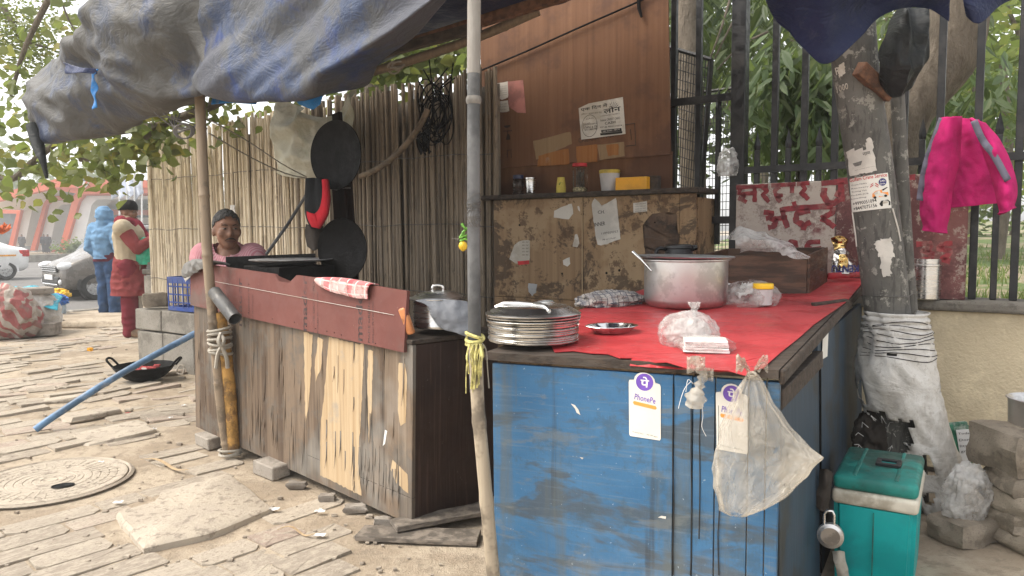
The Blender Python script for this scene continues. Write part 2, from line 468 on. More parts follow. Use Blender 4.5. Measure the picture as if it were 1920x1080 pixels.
def m_check(name, base, lines, stripe, k=1.0):
    """woven check cloth, pattern follows the cloth's own uv sheet"""
    n = N(name); u = n.tc.outputs['UV']; s = n.sep(u)
    def line(ax, f, w, ph=0.0):
        return n.ramp(n.math('FRACT', n.math('ADD', n.math('MULTIPLY', s[ax], f), ph)), 1 - w, 1 - w + .03)
    c = base
    c = n.mix(n.math('MULTIPLY', line(0, 2 * k, .3, .2), .6), c, stripe); c = n.mix(n.math('MULTIPLY', line(1, 2 * k, .3, .4), .6), c, stripe)
    c = n.mix(line(0, 5 * k, .14), c, lines); c = n.mix(line(1, 5 * k, .14, .3), c, lines)
    c = n.mix(n.ramp(n.noise(20, None, 5, .7), .5, .75, 0, .5), c, (.14, .11, .095))
    n.bump(n.noise(150, None, 3), .3, .003)
    return n.done(c, .95, Specular_IOR_Level=.1)
def m_cloth(name, col, var=.3, dirt=.3):
    n = N(name); o = n.vec()
    c = n.mix(n.noise(6, o, 5), dk(col, 1 - var), dk(col, 1 + var))
    if dirt: c = n.mix(n.ramp(n.noise(5, o, 6, .7), .5, .72, 0, dirt), c, dk(col, .4))
    n.bump(n.math('ADD', n.noise(14, o, 4), n.math('MULTIPLY', n.noise(220, o, 2), .25)), .5, .008)
    return n.done(c, .92, Specular_IOR_Level=.12)
def m_metal(name, col=(.62, .61, .59), rough=.3, brush=True, dirt=.25):
    n = N(name); o = n.vec(); b = n.vec(scale=(3, 3, 60))
    r = n.ramp(n.noise(1, b, 4), .2, .8, rough - .03, rough + .05)
    c = n.mix(n.ramp(n.noise(7, o, 5, .7), .48, .7, 0, dirt), col, dk(col, .35))
    if not brush: n.bump(n.noise(20, o, 3), .08, .002)
    return n.done(c, r, 1.0)
def m_concrete(name, a, b, stain=(.08, .07, .06), k=1.0, st=.6):
    n = N(name); o = n.vec(rnd=True)
    c = n.mix(n.noise(3 * k, o, 6, .65), a, b)
    c = n.mix(n.ramp(n.noise(1.7 * k, o, 6, .7), .5, .7, 0, st), c, stain)
    c = n.mix(n.ramp(n.noise(45 * k, o, 4, .8), .64, .76, 0, .6), c, dk(stain, 1.2))
    n.bump(n.math('ADD', n.noise(25 * k, o, 6, .7), n.noise(90 * k, o, 3)), .35, .008)
    return n.done(c, .9, Specular_IOR_Level=.2)

MT = {}
MT['dirt'] = m_dirt(); MT['paver'] = m_paver(); MT['asphalt'] = m_asphalt()
MT['frontply'] = m_frontply(); MT['bareply'] = m_bareply(); MT['sideply'] = m_sideply(); MT['redboard'] = m_redboard()
MT['blue'] = m_bluepaint(); MT['darkblue'] = m_darkblue(); MT['redcloth'] = m_redcloth(); MT['cabinet'] = m_cabinet(); MT['panel'] = m_panel()
MT['tarp'] = m_tarp('dusty_grey_blue_tarp', (.028, .036, .058), (.038, .044, .068), (.022, .038, .09), .9, .46, (.074, .07, .061))
MT['tarp_b'] = m_tarp('faded_blue_tarp', (.028, .045, .095), (.042, .06, .115), (.022, .044, .15), .78, .46, (.08, .08, .076))
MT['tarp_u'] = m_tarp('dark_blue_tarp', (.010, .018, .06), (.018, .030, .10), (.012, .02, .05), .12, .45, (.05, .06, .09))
MT['tarp_v'] = m_tarp('bright_blue_tarp', (.01, .14, .42), (.02, .2, .5), (.012, .1, .3), .15, .4)
MT['tarp_k'] = m_tarp('blackened_tarp', (.010, .012, .013), (.02, .022, .024), (.02, .024, .022), .2, .5, (.05, .055, .05))
MT['reed'] = m_bamboo('pale_dry_reed', (.44, .365, .26), (.72, .63, .48), (.36, .29, .21))
MT['reed_shaded'] = m_bamboo('roof_shaded_reed', (.15, .115, .08), (.26, .205, .145), (.11, .085, .06))  # darker copy of the reed, roof shade put into its colour
MT['bamboo'] = m_bamboo('weathered_bamboo', (.20, .15, .10), (.25, .19, .13), (.11, .085, .06))
MT['bamboo_p'] = m_bamboo('pale_bamboo', (.30, .245, .18), (.36, .30, .22), (.10, .08, .06))
MT['greypole'] = simple('grey_smoky_pole', (.10, .10, .10), .6, 0, .35, 6, .2, 40, .5, (.2, .19, .18))
MT['rustpole'] = simple('rusty_yellow_pipe', (.34, .19, .055), .75, 0, .35, 16, .35, 60, .7, (.09, .05, .03))
MT['brick'] = m_concrete('grey_brick', (.24, .21, .18), (.36, .325, .28), (.13, .11, .09), 2)
MT['concrete'] = m_concrete('weathered_concrete', (.22, .20, .17), (.34, .315, .275), (.10, .09, .075), 1.5, .45)
MT['stone'] = m_concrete('rough_stone', (.20, .168, .13), (.34, .29, .23), (.12, .10, .078), 2.2)
MT['wall'] = m_concrete('stained_sandstone_cladding', (.66, .56, .385), (.76, .66, .47), (.46, .38, .26), .8, .5)
MT['coping'] = m_concrete('dirty_stone_coping', (.12, .11, .095), (.22, .2, .17), (.05, .046, .04), 2)
MT['black'] = simple('black_soot_iron', (.003, .0026, .0026), .6, 0, .3, 10, .2, 50, .2, (.012, .011, .010), True, .12)
MT['ironblack'] = simple('black_fence_paint', (.012, .012, .013), .42, 0, .3, 10, .12, 60, .35, (.05, .045, .04))
MT['sootboard'] = simple('soot_brown_board', (.008, .0036, .0028), .9, 0, .35, 4, .12, 40, .3, (.005, .003, .003), True, .02, (8, 8, 1))
MT['woodred'] = simple('reddish_roof_batten', (.15, .075, .045), .8, 0, .3, 5, .25, 40, .4, (.05, .035, .03), stretch=(6, 6, 6))
MT['wooddark'] = simple('dark_old_wood', (.05, .036, .027), .8, 0, .35, 6, .3, 40, .4, (.1, .085, .07), stretch=(1, 8, 8))
MT['woodgrey'] = simple('dusty_grey_wood', (.16, .135, .11), .9, 0, .35, 6, .3, 40, .5, (.07, .06, .05), stretch=(3, 3, 10))
MT['drawer'] = simple('walnut_drawer_wood', (.085, .045, .028), .55, 0, .4, 3, .15, 40, .3, (.04, .022, .015), stretch=(2, 2, 14))
MT['steel'] = m_metal('brushed_steel', (.66, .65, .63), .26)
MT['alum'] = m_metal('worn_aluminium', (.60, .59, .58), .38, True, .35)
MT['alum_lid'] = m_metal('dull_aluminium_lid', (.50, .51, .52), .42, False, .35)
MT['foil'] = m_metal('crinkled_foil', (.85, .85, .85), .14, False, .05)
MT['pvc'] = simple('grey_pvc_pipe', (.085, .085, .085), .5, 0, .25, 8, .1, 40, .4, (.2, .18, .15))
MT['bluepipe'] = simple('blue_water_pipe', (.09, .17, .28), .45, 0, .3, 6, .08, 40, .6, (.3, .28, .26))
MT['rope'] = simple('yellow_nylon_rope', (.5, .45, .17), .8, 0, .35, 40, .3, 120, .4, (.25, .22, .15))
MT['wire'] = simple('thin_grey_wire', (.12, .11, .10), .5, .4, .2, 10, 0)
MT['cable'] = simple('black_cable', (.012, .011, .011), .9, 0, .3, 10, 0, spec=.05)
MT['paper'] = simple('weathered_white_paper', (.55, .52, .47), .85, 0, .12, 6, .1, 60, .5, (.34, .28, .2))
MT['paper_p'] = simple('faded_pink_paper', (.34, .14, .12), .85, 0, .25, 8, .1, 60, .5, (.4, .3, .22))
MT['sticker'] = simple('white_plastic_sticker', (.74, .72, .66), .45, 0, .05, 4, .03, 60, .25, (.5, .46, .38))
MT['ink'] = simple('black_print', (.02, .018, .016), .7, 0, .2, 20, 0)
MT['ink_l'] = simple('faded_print', (.16, .15, .14), .8, 0, .3, 30, 0)
MT['ink_board'] = simple('faded_board_stamp', (.055, .033, .032), .7, 0, .45, 22, 0, 40, .75, (.17, .06, .05))
MT['ink_r'] = simple('red_print', (.50, .03, .035), .7, 0, .15, 20, 0)
MT['ink_p'] = simple('purple_print', (.16, .08, .42), .45, 0, .08, 10, 0)
MT['ink_o'] = simple('orange_print', (.9, .33, .07), .45, 0, .05, 10, 0)
MT['ink_b'] = simple('navy_print', (.03, .035, .16), .5, 0, .1, 10, 0)
MT['white'] = simple('white_paint', (.72, .71, .69), .5, 0, .05, 5, .05)
MT['glassy'] = simple('car_glass', (.03, .035, .04), .06, 0, .1, 3, 0)
MT['rubber'] = simple('black_rubber', (.022, .022, .022), .8, 0, .2, 12, .2)
MT['skin'] = simple('brown_skin', (.25, .125, .075), .5, 0, .12, 14, .08, 80, 0, rnd=False)
MT['skin_d'] = simple('dark_brown_skin', (.22, .112, .07), .5, 0, .12, 14, .08, 80, 0, rnd=False)
MT['hair'] = simple('black_hair', (.012, .011, .011), .55, 0, .4, 60, .6, 120)
MT['hair_g'] = simple('greying_hair', (.045, .042, .04), .6, 0, .7, 90, .6, 160)
MT['film'] = m_film('cloudy_plastic_film', (.8, .78, .75), .26, .12, 22)
MT['film_d'] = m_film('yellowed_plastic_film', (.70, .65, .56), .46, .12, 8)
MT['film_w'] = m_film('milky_plastic_film', (.82, .81, .79), .48, .14, 18)
MT['sack'] = m_tarp('dirty_white_woven_sack', (.52, .50, .47), (.68, .66, .62), (.44, .42, .38), .45, .6, (.26, .225, .185))
MT['sheet'] = m_tarp('dirty_cream_sheet', (.42, .41, .33), (.54, .53, .45), (.34, .35, .27), .4, .6, (.3, .27, .19))
def uvproj(o, M):
    me = o.data; uv = me.uv_layers.new(name='uv'); I = M.inverted(); p0 = rootloc(o)
    for l in me.loops:
        q = I @ (me.vertices[l.vertex_index].co + p0); uv.data[l.index].uv = (q.x, q.y)
# ------------------------------------------------------------------ ground, pavement, road
E1 = Vector((-.828, .561, 0)); E2 = Vector((.561, .828, 0))      # along the fence to the left; away from the camera, along the road
FENCE = 4.56                                                      # the fence stands at this distance along E2
def s12(p): return p[0] * E1.x + p[1] * E1.y, p[0] * E2.x + p[1] * E2.y
def xy(s1, s2, z=0.0): return Vector((s1 * E1.x + s2 * E2.x, s1 * E1.y + s2 * E2.y, z))
P0 = Vector((-.444, 3.158, 0)); DB = Vector((-.721, .693, 0)); OB = Vector((-.693, -.721, 0))   # foot line of the brown counter
MAN = Vector((-2.45, 3.86, 0))
def chaos(x, y):
    return .6 * smooth(4.1, 5.0, y) * smooth(-1.2, -2.2, x) * smooth(13, 8.5, y) + .15
def G(x, y):
    c = chaos(x, y)
    z = .010 * nz((x, y, 0), 1.3) + .012 * nz((x, y, 3), 4.0) * (.4 + c) + .05 * c * nz((x, y, 9), .9)
    d = math.hypot(x - MAN.x, y - MAN.y)
    z = lerp(z, -.004, smooth(.62, .40, d))
    return z
def axis(lo, hi, a, b, fine, coarse):
    v = [lo]; x = lo
    while x < hi:
        x += fine if a <= x < b else coarse
        v.append(min(x, hi))
    return v
mb = MB()
us = axis(-9, 13.3, -2.0, 9.5, .085, .5); ws = axis(-6, 45, -2.2, 4.8, .085, .8)
vv = [[mb.b.verts.new((lambda p: Vector((p.x, p.y, G(p.x, p.y) - .002)))(xy(a, b))) for b in ws] for a in us]
for i in range(len(us) - 1):
    for j in range(len(ws) - 1):
        if ws[j] > 4.9 and us[i + 1] < 7.4: continue
        mb.b.faces.new((vv[i][j], vv[i][j + 1], vv[i + 1][j + 1], vv[i + 1][j]))
bmesh.ops.recalc_face_normals(mb.b, faces=mb.b.faces)
pavement = tag(mb.build('pavement', MT['dirt'], sm=60, origin=(0, 0, 0)), 'dusty broken paved footpath beside the food stall', None, None, 'structure')

tag(MB().quad((-700, -500, -.35), (700, -500, -.35), (700, 900, -.35), (-700, 900, -.35)).build('ground', MT['dirt'], origin=(0, 0, -.35)), 'dusty ground reaching to the horizon', None, None, 'structure')
road = MB(); road.quad(xy(13.45, -120, -.15), xy(13.45, 200, -.15), xy(62, 200, -.15), xy(62, -120, -.15))
bmesh.ops.recalc_face_normals(road.b, faces=road.b.faces)
tag(road.build('road', MT['asphalt'], origin=(0, 0, -.15)), 'pale dusty asphalt road with passing cars', None, None, 'structure')
kerb = tag(bpy.data.objects.new('kerb', None), 'low dusty kerb along the road', None, None, 'structure'); COL.objects.link(kerb)
kme = MB().box((0, 0, 0), (.2, .94, .2), None, .02).mesh('kerb_stone', MT['concrete'])
for i in range(34):
    o = bpy.data.objects.new('kerb_stone', kme); COL.objects.link(o); o.parent = kerb
    p = xy(13.36, -2 + i * .97); o.location = (p.x, p.y, -.085 + random.uniform(-.01, .01)); o.rotation_euler.z = math.atan2(E2.y, E2.x) - PI / 2 + random.uniform(-.01, .01)

# pavers: irregular slabs sharing a dozen meshes
PA = Vector((.66, .75, 0)).normalized(); PB = Vector((-PA.y, PA.x, 0)); PANG = math.atan2(PA.y, PA.x)
pvm = []
for k in range(14):
    m = MB(); pts = []
    for (cx, cy) in ((-.5, -.5), (.5, -.5), (.5, .5), (-.5, .5)):
        ch = random.choice((.02, .03, .06, .1)) if random.random() < .8 else .2
        sx_, sy_ = (1 if cx > 0 else -1), (1 if cy > 0 else -1)
        a = (cx - sx_ * ch * .5, cy + random.uniform(-.02, .02)); b = (cx + random.uniform(-.012, .012), cy - sy_ * ch)
        pts += [b, a] if (cx * cy > 0) is False else [a, b]
    pts.sort(key=lambda p: math.atan2(p[1], p[0]))
    top = [(x * .988, y * .975) for x, y in pts]
    A = [m.b.verts.new((x, y, -1)) for x, y in pts]; B = [m.b.verts.new((x, y, -.06 + random.uniform(-.05, .03))) for x, y in pts]; C_ = [m.b.verts.new((x, y, random.uniform(-.05, .05))) for x, y in top]
    n = len(pts)
    for R_, Q in ((A, B), (B, C_)):
        for i in range(n): m.b.faces.new((R_[i], R_[(i + 1) % n], Q[(i + 1) % n], Q[i]))
    cen = m.b.verts.new((0, 0, random.uniform(-.03, .05)))
    for i in range(n): m.b.faces.new((C_[i], C_[(i + 1) % n], cen))
    pvm.append(m.mesh('paver', MT['paver']))
SLAB = [gz(*q, .012) for q in ((217, 970), (268, 1034), (400, 1003), (512, 957), (430, 892), (300, 930), (288, 948))]
def inslab(x, y):
    ins = False; n = len(SLAB)
    for i in range(n):
        a, b = SLAB[i], SLAB[(i + 1) % n]
        if (a.y > y) != (b.y > y) and x < (b.x - a.x) * (y - a.y) / (b.y - a.y) + a.x: ins = not ins
    return ins
cand = []
rw = .158
for j in range(-10, 72):
    a = -4.0 + random.uniform(0, .3)
    bb = j * rw
    while a < 14:
        L = random.choice((.2, .24, .28, .33, .38, .44))
        c = PA * (a + L / 2) + PB * bb
        a += L + .012
        if c.y < 1.6: continue
        s1, s2 = s12(c)
        if s1 > 12.8 or (s2 > 3.9 and s1 < 8.6): continue
        q = (c - P0).dot(OB); t = (c - P0).dot(DB)
        if t < 2.5 and q < (.16 if t > .45 else .16 + .55 * (.45 - t)): continue
        if (c - MAN).length < .60 + .12 * nz((c.x, c.y, 0), 3): continue
        if any(inslab(c.x + dx, c.y + dy) for dx, dy in ((0, 0), (.09, 0), (-.09, 0), (0, .09), (0, -.09))): continue
        v = c - CAM; zf = v.dot(_f)
        if zf < .5: continue
        px = 960 + F_PX * v.dot(_r) / zf; py = 540 - F_PX * v.dot(_u) / zf
        if px < -140 or px > 800 or py > 1180: continue
        ch = chaos(c.x, c.y)
        if random.random() < .03 + .16 * ch or nz((c.x, c.y, 5), 1.1) > .62 - .12 * ch: continue
        cand.append((L * rw / zf ** 2, c.x, c.y, L, ch))
cand.sort(reverse=True)
rest = MB()
for k, (w_, x, y, L, ch) in enumerate(cand[:620]):
    me = random.choice(pvm)
    tl = .009 + .08 * (ch - .15)
    cl = nz((x, y, 21), .8)
    M = Matrix.Translation((x, y, G(x, y) + .0045 + random.uniform(-.004, .004) + (ch - .15) * random.uniform(-.02, .018))) @ Matrix.Rotation(PANG + random.uniform(-.015, .015) + (ch - .15) * (cl * .8 + random.uniform(-.2, .2)), 4, 'Z') @ Matrix.Rotation(random.uniform(-tl, tl), 4, 'X') @ Matrix.Rotation(random.uniform(-tl, tl), 4, 'Y') @ Matrix.Diagonal((L, rw * random.uniform(.9, .96), .055, 1))
    if k < 300:
        o = bpy.data.objects.new('paver', me); COL.objects.link(o); o.parent = pavement; o.matrix_local = M
    else:
        n0 = len(rest.b.verts); rest.b.from_mesh(me); rest.b.verts.ensure_lookup_table()
        for v in rest.b.verts[n0:]: v.co = M @ v.co
o = rest.build('far_pavers', MT['paver'], pavement); tag(o, kind='stuff')
# the large cement patch
m = MB(); top = []
def jit(p, k): return p + Vector((nz(p, 9, k) * .012, nz(p, 9, k + 4) * .012, 0))
ring = []
for i in range(len(SLAB)):
    a, b = SLAB[i], SLAB[(i + 1) % len(SLAB)]
    for t in (0, .25, .5, .75): ring.append(jit(a.lerp(b, t), 1))
C_ = [m.b.verts.new((p.x, p.y, .022)) for p in ring]; cc = sum((p for p in ring), Vector()) / len(ring)
A = [m.b.verts.new((p.x, p.y, -.05)) for p in [cc + (p - cc) * 1.012 for p in ring]]
In = [m.b.verts.new(Vector((q.x, q.y, .034 + .006 * nz(q, 3)))) for q in [cc + (p - cc) * .95 for p in ring]]
n = len(ring)
for R_, Q in ((A, C_), (C_, In)):
    for i in range(n): m.b.faces.new((R_[i], R_[(i + 1) % n], Q[(i + 1) % n], Q[i]))
cv = m.b.verts.new((cc.x, cc.y, .036))
for i in range(n): m.b.faces.new((In[i], In[(i + 1) % n], cv))
bmesh.ops.recalc_face_normals(m.b, faces=m.b.faces)
o = m.build('cement_slab', MT['paver'], pavement, sm=40)

# manhole cover
mh = thing('manhole_cover', 'large round ribbed manhole cover set in the dusty pavement', 'manhole cover', MAN)
prof = [(0, .004)]
r = .035
while r < .345:
    prof += [(r, .006), (r + .003, .003), (r + .006, .003), (r + .009, .006)]; r += .04
prof += [(.352, .008), (.366, .006), (.37, -.02)]
m = MB(); m.lathe(prof, Matrix.Translation(MAN + V(0, 0, .006)), 72)
bmesh.ops.recalc_face_normals(m.b, faces=m.b.faces)
m.build('cover_plate', MT['paver'], mh)
m = MB()
for k in range(40):
    a = 2 * PI * k / 40
    M = Matrix.Translation(MAN + V(0, 0, .0125)) @ Matrix.Rotation(a, 4, 'Z')
    m.box((random.choice((.28, .3, .25)), 0, 0), (.11, .010, .0022), M)
m.build('raised_ribs', MT['paver'], mh)
m = MB(); m.lathe([(.40, .004), (.385, .012), (.374, .004), (.374, -.04)], Matrix.Translation(MAN + V(0, 0, .004)), 64)
m.build('rim', MT['paver'], mh, sm=40)
hp = gz(118, 912, .012)
m = MB(); m.lathe([(0, 0.001), (.035, 0.0015), (.047, 0.004), (.05, .0015)], Matrix.Translation(hp + V(0, 0, .0035)) @ Matrix.Rotation(.4, 4, 'Z'), 20, 1.1, .75)
m.build('lifting_hole', MT['black'], mh)

# loose litter and pebbles on the path: far too many to count
m = MB()
for k in range(420):
    px, py = random.uniform(-40, 860), random.uniform(640, 1120)
    p = gz(px, py)
    if p.y > 9: continue
    q = (p - P0).dot(OB); t = (p - P0).dot(DB)
    if q < -.02 and t < 2.3: continue
    s = random.choice((.004, .006, .008, .012)) * (2.0 if q < .25 and random.random() < .4 else 1)
    m.rock((p.x, p.y, G(p.x, p.y) + .004 + s * .2), (s * 2, s * 1.5, s), Matrix.Identity(4), .2, k, 1) if k < 260 else m.box((p.x, p.y, G(p.x, p.y) + .004), (s * 1.6, s, s * .8), None, 0, 1, s * .3)
tag(m.build('pebbles', MT['paver'], origin=(0, 0, 0)), 'small pebbles and grit scattered over the footpath', 'pebbles', None, 'stuff')
lit = [((514, 962), .02, 'white'), ((222, 948), .018, 'white'), ((600, 1010), .02, 'white'), ((600, 965), .02, 'white'), ((190, 870), .012, 'white'), ((170, 660), .05, 'y'), ((320, 790), .014, 'white'), ((240, 775), .014, 'r'), ((345, 762), .014, 'white'), ((290, 812), .012, 'white')]
MT['y'] = simple('marigold_orange', (.75, .34, .02), .8, 0, .3, 30, .3); MT['r'] = simple('dull_red_scrap', (.4, .06, .06), .7)
for k, ((px, py), s, mt) in enumerate(lit):
    p = gz(px, py); m = MB()
    if mt == 'y': m.rock((p.x, p.y, .03), (s, s, s * .7), None, .25, k)
    else: m.grid(lambda u, v: Vector((p.x + (u - .5) * s * 2.4, p.y + (v - .5) * s * 1.4, G(p.x, p.y) + .012 + .012 * nz((u * 3, v * 3, k), 1) + .006)), 5, 3)
    where = ['by the cement slab', 'left of the cement slab', 'near the bottom of the picture', 'below the wooden counter', 'at the rim of the manhole', 'far along the path by the kerb', 'in front of the counter brick', 'near the blue pipe', 'before the wooden counter end', 'between manhole and counter'][k]
    o = m.build('marigold_flower' if mt == 'y' else 'litter_scrap', MT[mt])
    tag(o, {'y': 'single orange marigold dropped on the footpath', 'white': 'small white scrap of litter ' + where, 'r': 'small dull red scrap of litter ' + where}[mt], 'flower' if mt == 'y' else 'litter', None if mt == 'y' else 'scraps of litter on the path')
    if mt != 'y': solid(o, .001)
# peeled bark strip and broken sticks lying about
for (a, b, w, lab) in (((264, 868), (360, 888), .02, 'thin curved strip of peeled wood lying beside the manhole'), ((520, 1002), (596, 1008), .012, 'short splinter of wood lying before the counter')):
    A_, B_ = gz(*a), gz(*b); d = (B_ - A_); nrm = V(-d.y, d.x, 0).normalized()
    m = MB(); m.grid(lambda u, v: A_.lerp(B_, u) + nrm * (w * (v - .5) * (1 - abs(2 * u - 1) ** 3) + .02 * math.sin(u * 5)) + V(0, 0, .022 + .012 * math.sin(u * 7)), 12, 2)
    o = m.build('wood_strip', MT['bareply']); solid(o, .003); tag(o, lab, 'wood scrap')
# ------------------------------------------------------------------ wall, fence, park ground, bamboo screen
def onp(px, py, s2):                       # pixel to the upright plane at distance s2 along E2
    d = ray(px, py); return CAM + d * (s2 / (d.x * E2.x + d.y * E2.y))
def s1_at(px, s2, py=400): return s12(onp(px, py, s2))[0]
FA = math.atan2(E1.y, E1.x)                # heading of the fence
wall = thing('park_wall', 'low stained sandstone-clad wall under the black park fence', 'wall', xy(1, FENCE))
MB().box((0, 0, 0), (11.4, .18, .84), rz(xy(2.2, FENCE + .02, .43), FA)).build('core', MT['concrete'], wall)
js = [-3.4, -2.55, -1.72, -1.05, -.32, .42, 1.2, 1.98, 2.76, 3.54, 4.32, 5.1, 5.9, 6.7, 7.5]
for i in range(len(js) - 1):
    L = js[i + 1] - js[i] - .006
    MB().box((0, 0, 0), (L, .026, .838), rz(xy((js[i] + js[i + 1]) / 2, FENCE - .083 + random.uniform(-.003, .003), .452), FA), .004).build('cladding_panel', MT['wall'], wall)
for i in range(7):
    L = 1.6
    MB().box((0, 0, 0), (L - .006, .30, .058), rz(xy(-2.6 + i * L, FENCE, .90 + random.uniform(-.003, .003)), FA), .014, 2, .004).build('coping_stone', MT['coping'], wall)
CT = .93
fence = thing('park_fence', 'tall black iron fence of square bars with short spear-topped bars between', 'fence', xy(1, FENCE, CT))
barm = MB().box((0, 0, 1.25), (.036, .036, 2.5), None, .003).mesh('bar', MT['ironblack'])
mb = MB(); mb.box((0, 0, .42), (.03, .03, .84), None, .003)
mb.lathe([(.014, .84), (.017, .85), (.019, .868), (.013, .90), (0, .955)], None, 4)
spm = mb.mesh('spear_bar', MT['ironblack'])
def put(me, name, p, parent, rot=FA):
    o = bpy.data.objects.new(name, me); COL.objects.link(o); o.parent = parent
    o.location = Vector(p) - rootloc(parent); o.rotation_euler.z = rot; return o
for px in (1262, 1308, 1450, 1505, 1562, 1625, 1690, 1757, 1828, 1906, 1990, 2080):
    put(barm, 'bar', xy(s1_at(px, FENCE), FENCE, CT), fence)
for px in (1345, 1418, 1476, 1533, 1594, 1725, 1792, 1868, 1948):
    put(spm, 'spear_bar', xy(s1_at(px, FENCE), FENCE, CT - (.0 if px > 1400 else -.28)), fence)
MB().box((0, 0, 1.25), (.085, .085, 2.5), rz(xy(s1_at(1384, FENCE), FENCE, CT), FA), .004).build('post', MT['ironblack'], fence)
a, b = s1_at(1384, FENCE), s1_at(2120, FENCE)
MB().box(((a - b) / 2, 0, 0), (a - b, .018, .04), rz(xy(b, FENCE - .028, 1.655), FA + 0)).build('rail', MT['ironblack'], fence)
c = s1_at(1240, FENCE)
MB().box(((c - a) / 2, 0, 0), (c - a, .018, .045), rz(xy(a, FENCE - .028, 2.10), FA)).build('rail', MT['ironblack'], fence)
MB().box(((c - a) / 2, 0, 0), (c - a, .018, .045), rz(xy(a, FENCE - .028, 1.36), FA)).build('rail', MT['ironblack'], fence)

# leaning wire-mesh panel behind the fence
mp = thing('leaning_wire_mesh', 'black wire mesh panel leaning behind the fence bars beside the stall', 'mesh panel', onp(1295, 560, 4.9))
A_, B_ = onp(1252, 88, 4.85), onp(1334, 112, 4.85); C_, D_ = onp(1338, 520, 5.0), onp(1246, 540, 5.0)
C_ = onp(1300, 560, 4.95)
m = MB()
for a, b in ((A_, B_), (B_, C_), (C_, D_), (D_, A_)): m.tube([a, b], .016, 6)
m.build('frame', MT['ironblack'], mp)
m = MB()
for k in range(1, 16): m.tube([A_.lerp(B_, k / 16), D_.lerp(C_, k / 16)], .0028, 4)
for k in range(1, 26): m.tube([A_.lerp(D_, k / 26), B_.lerp(C_, k / 26)], .0028, 4)
tag(m.build('wire_mesh', MT['ironblack'], mp), kind='stuff')
# a second, low mesh fence farther in the park
mp = thing('mesh_fence', 'low black wire mesh fence inside the park among the leaves', 'fence', onp(1440, 330, 6.4))
m = MB(); A_, B_ = onp(1300, 175, 6.4), onp(1660, 130, 6.4); h = V(0, 0, -1.5)
m.tube([A_, B_], .016, 6).tube([A_, A_ + h], .016, 6).tube([B_, B_ + h], .016, 6)
m.build('frame', MT['ironblack'], mp)
m = MB()
for k in range(1, 50): m.tube([A_.lerp(B_, k / 50), A_.lerp(B_, k / 50) + h], .003, 4)
for k in range(1, 22): m.tube([A_ + h * k / 22, B_ + h * k / 22], .003, 4)
tag(m.build('wire_mesh', MT['ironblack'], mp), kind='stuff')

# park ground with grass, seen through the bars
n = N('park_grass_ground'); v = n.vec()
c = n.mix(n.ramp(n.noise(.7, v, 6, .7), .40, .60), (.36, .29, .2), (.11, .17, .045))
c = n.mix(n.ramp(n.noise(9, v, 5, .7), .5, .7, 0, .7), c, (.16, .2, .06)); n.bump(n.noise(22, v, 5), .8, .05)
MT['parkground'] = n.done(c, .95)
m = MB(); m.grid(lambda u, v: (lambda p: Vector((p.x, p.y, .42 + .08 * nz(p, .5) + .035 * v * 40)))(xy(-45 + 52.2 * u, 4.75 + 70 * v ** 1.6)), 40, 40)
bmesh.ops.recalc_face_normals(m.b, faces=m.b.faces)
tag(m.build('park_ground', MT['parkground'], sm=60, origin=(0, 0, 0)), 'patchy grass and sandy earth of the park behind the fence', None, None, 'structure')
m = MB(); random.seed(31)
for k in range(5200):
    px = random.uniform(1500, 1960); s2 = 5.0 + 12 * random.random() ** 1.6
    p = onp(px, 500, s2)
    if nz((p.x, p.y, 0), .6) < -.1 and random.random() < .85: continue
    p.z = .42 + .08 * nz(p, .5) + .4 * 0 + .035 * 40 * ((s2 - 4.75) / 70) ** (1 / 1.6)
    a = random.uniform(0, 2 * PI); hh = random.uniform(.05, .14); w = .006 + .002 * s2 / 5
    d = V(math.cos(a), math.sin(a), 0); l = V(random.uniform(-.06, .06), random.uniform(-.06, .06), hh)
    m.poly((p - d * w, p + d * w, p + l))
MT['grass'] = m_leaf('grass_blades', (.08, .14, .03), (.17, .22, .06), (.26, .23, .09), .3)
tag(m.build('grass', MT['grass'], origin=(0, 0, 0)), 'short rough grass of the park behind the fence', 'grass', None, 'stuff')

# bamboo-reed screen: every reed its own piece
random.seed(12)
scr = thing('reed_screen', 'tall screen of upright dry reeds wired side by side behind the counter', 'screen', xy(5.5, 4.30, .58))
rm = []
for k in range(8):
    m = MB(); path = []; rad = []; zz = 0.0; seed = random.random() * 50; r0 = random.uniform(.0105, .0145)
    nodes = sorted(random.uniform(.05, .95) for _ in range(4))
    zs = sorted([0, 1] + [q + d for q in nodes for d in (-.006, 0, .006)])
    for q in zs:
        path.append((.010 * nz((q * 2, seed, 0), 1), .010 * nz((q * 2, seed, 7), 1), q))
        rad.append(r0 * (1.0 + .1 * nz((q * 3, seed, 1), 1)) * (1.22 if any(abs(q - e) < .001 for e in nodes) else 1))
    m.tube(path, rad, 6); rm.append(m.mesh('reed', MT['reed'], 50))
s = s1_at(281, 4.30)
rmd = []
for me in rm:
    q = me.copy(); q.materials[0] = MT['reed_shaded']; rmd.append(q)
sl = s1_at(932, 4.30)
while s > sl - .02:
    base = .58 if s > 2.9 else .5
    p = xy(s, 4.30 + random.uniform(-.012, .012), 0)
    top = lerp(2.29, 2.43, (7.2 - s) / 4.2) + random.uniform(-.025, .02)
    o = put(random.choice(rmd if random.random() < smooth(5.6, 4.5, s) else rm), 'reed', (p.x, p.y, base + random.uniform(-.03, .03)), scr, random.uniform(0, 6.28))  # shade-toned reeds take over towards the roofed end
    w = random.uniform(.85, 1.25)
    o.scale = (w, w, top - base); o.rotation_euler.x = random.uniform(-.012, .012); o.rotation_euler.y = random.uniform(-.012, .012)
    s -= random.uniform(.0145, .021) * w
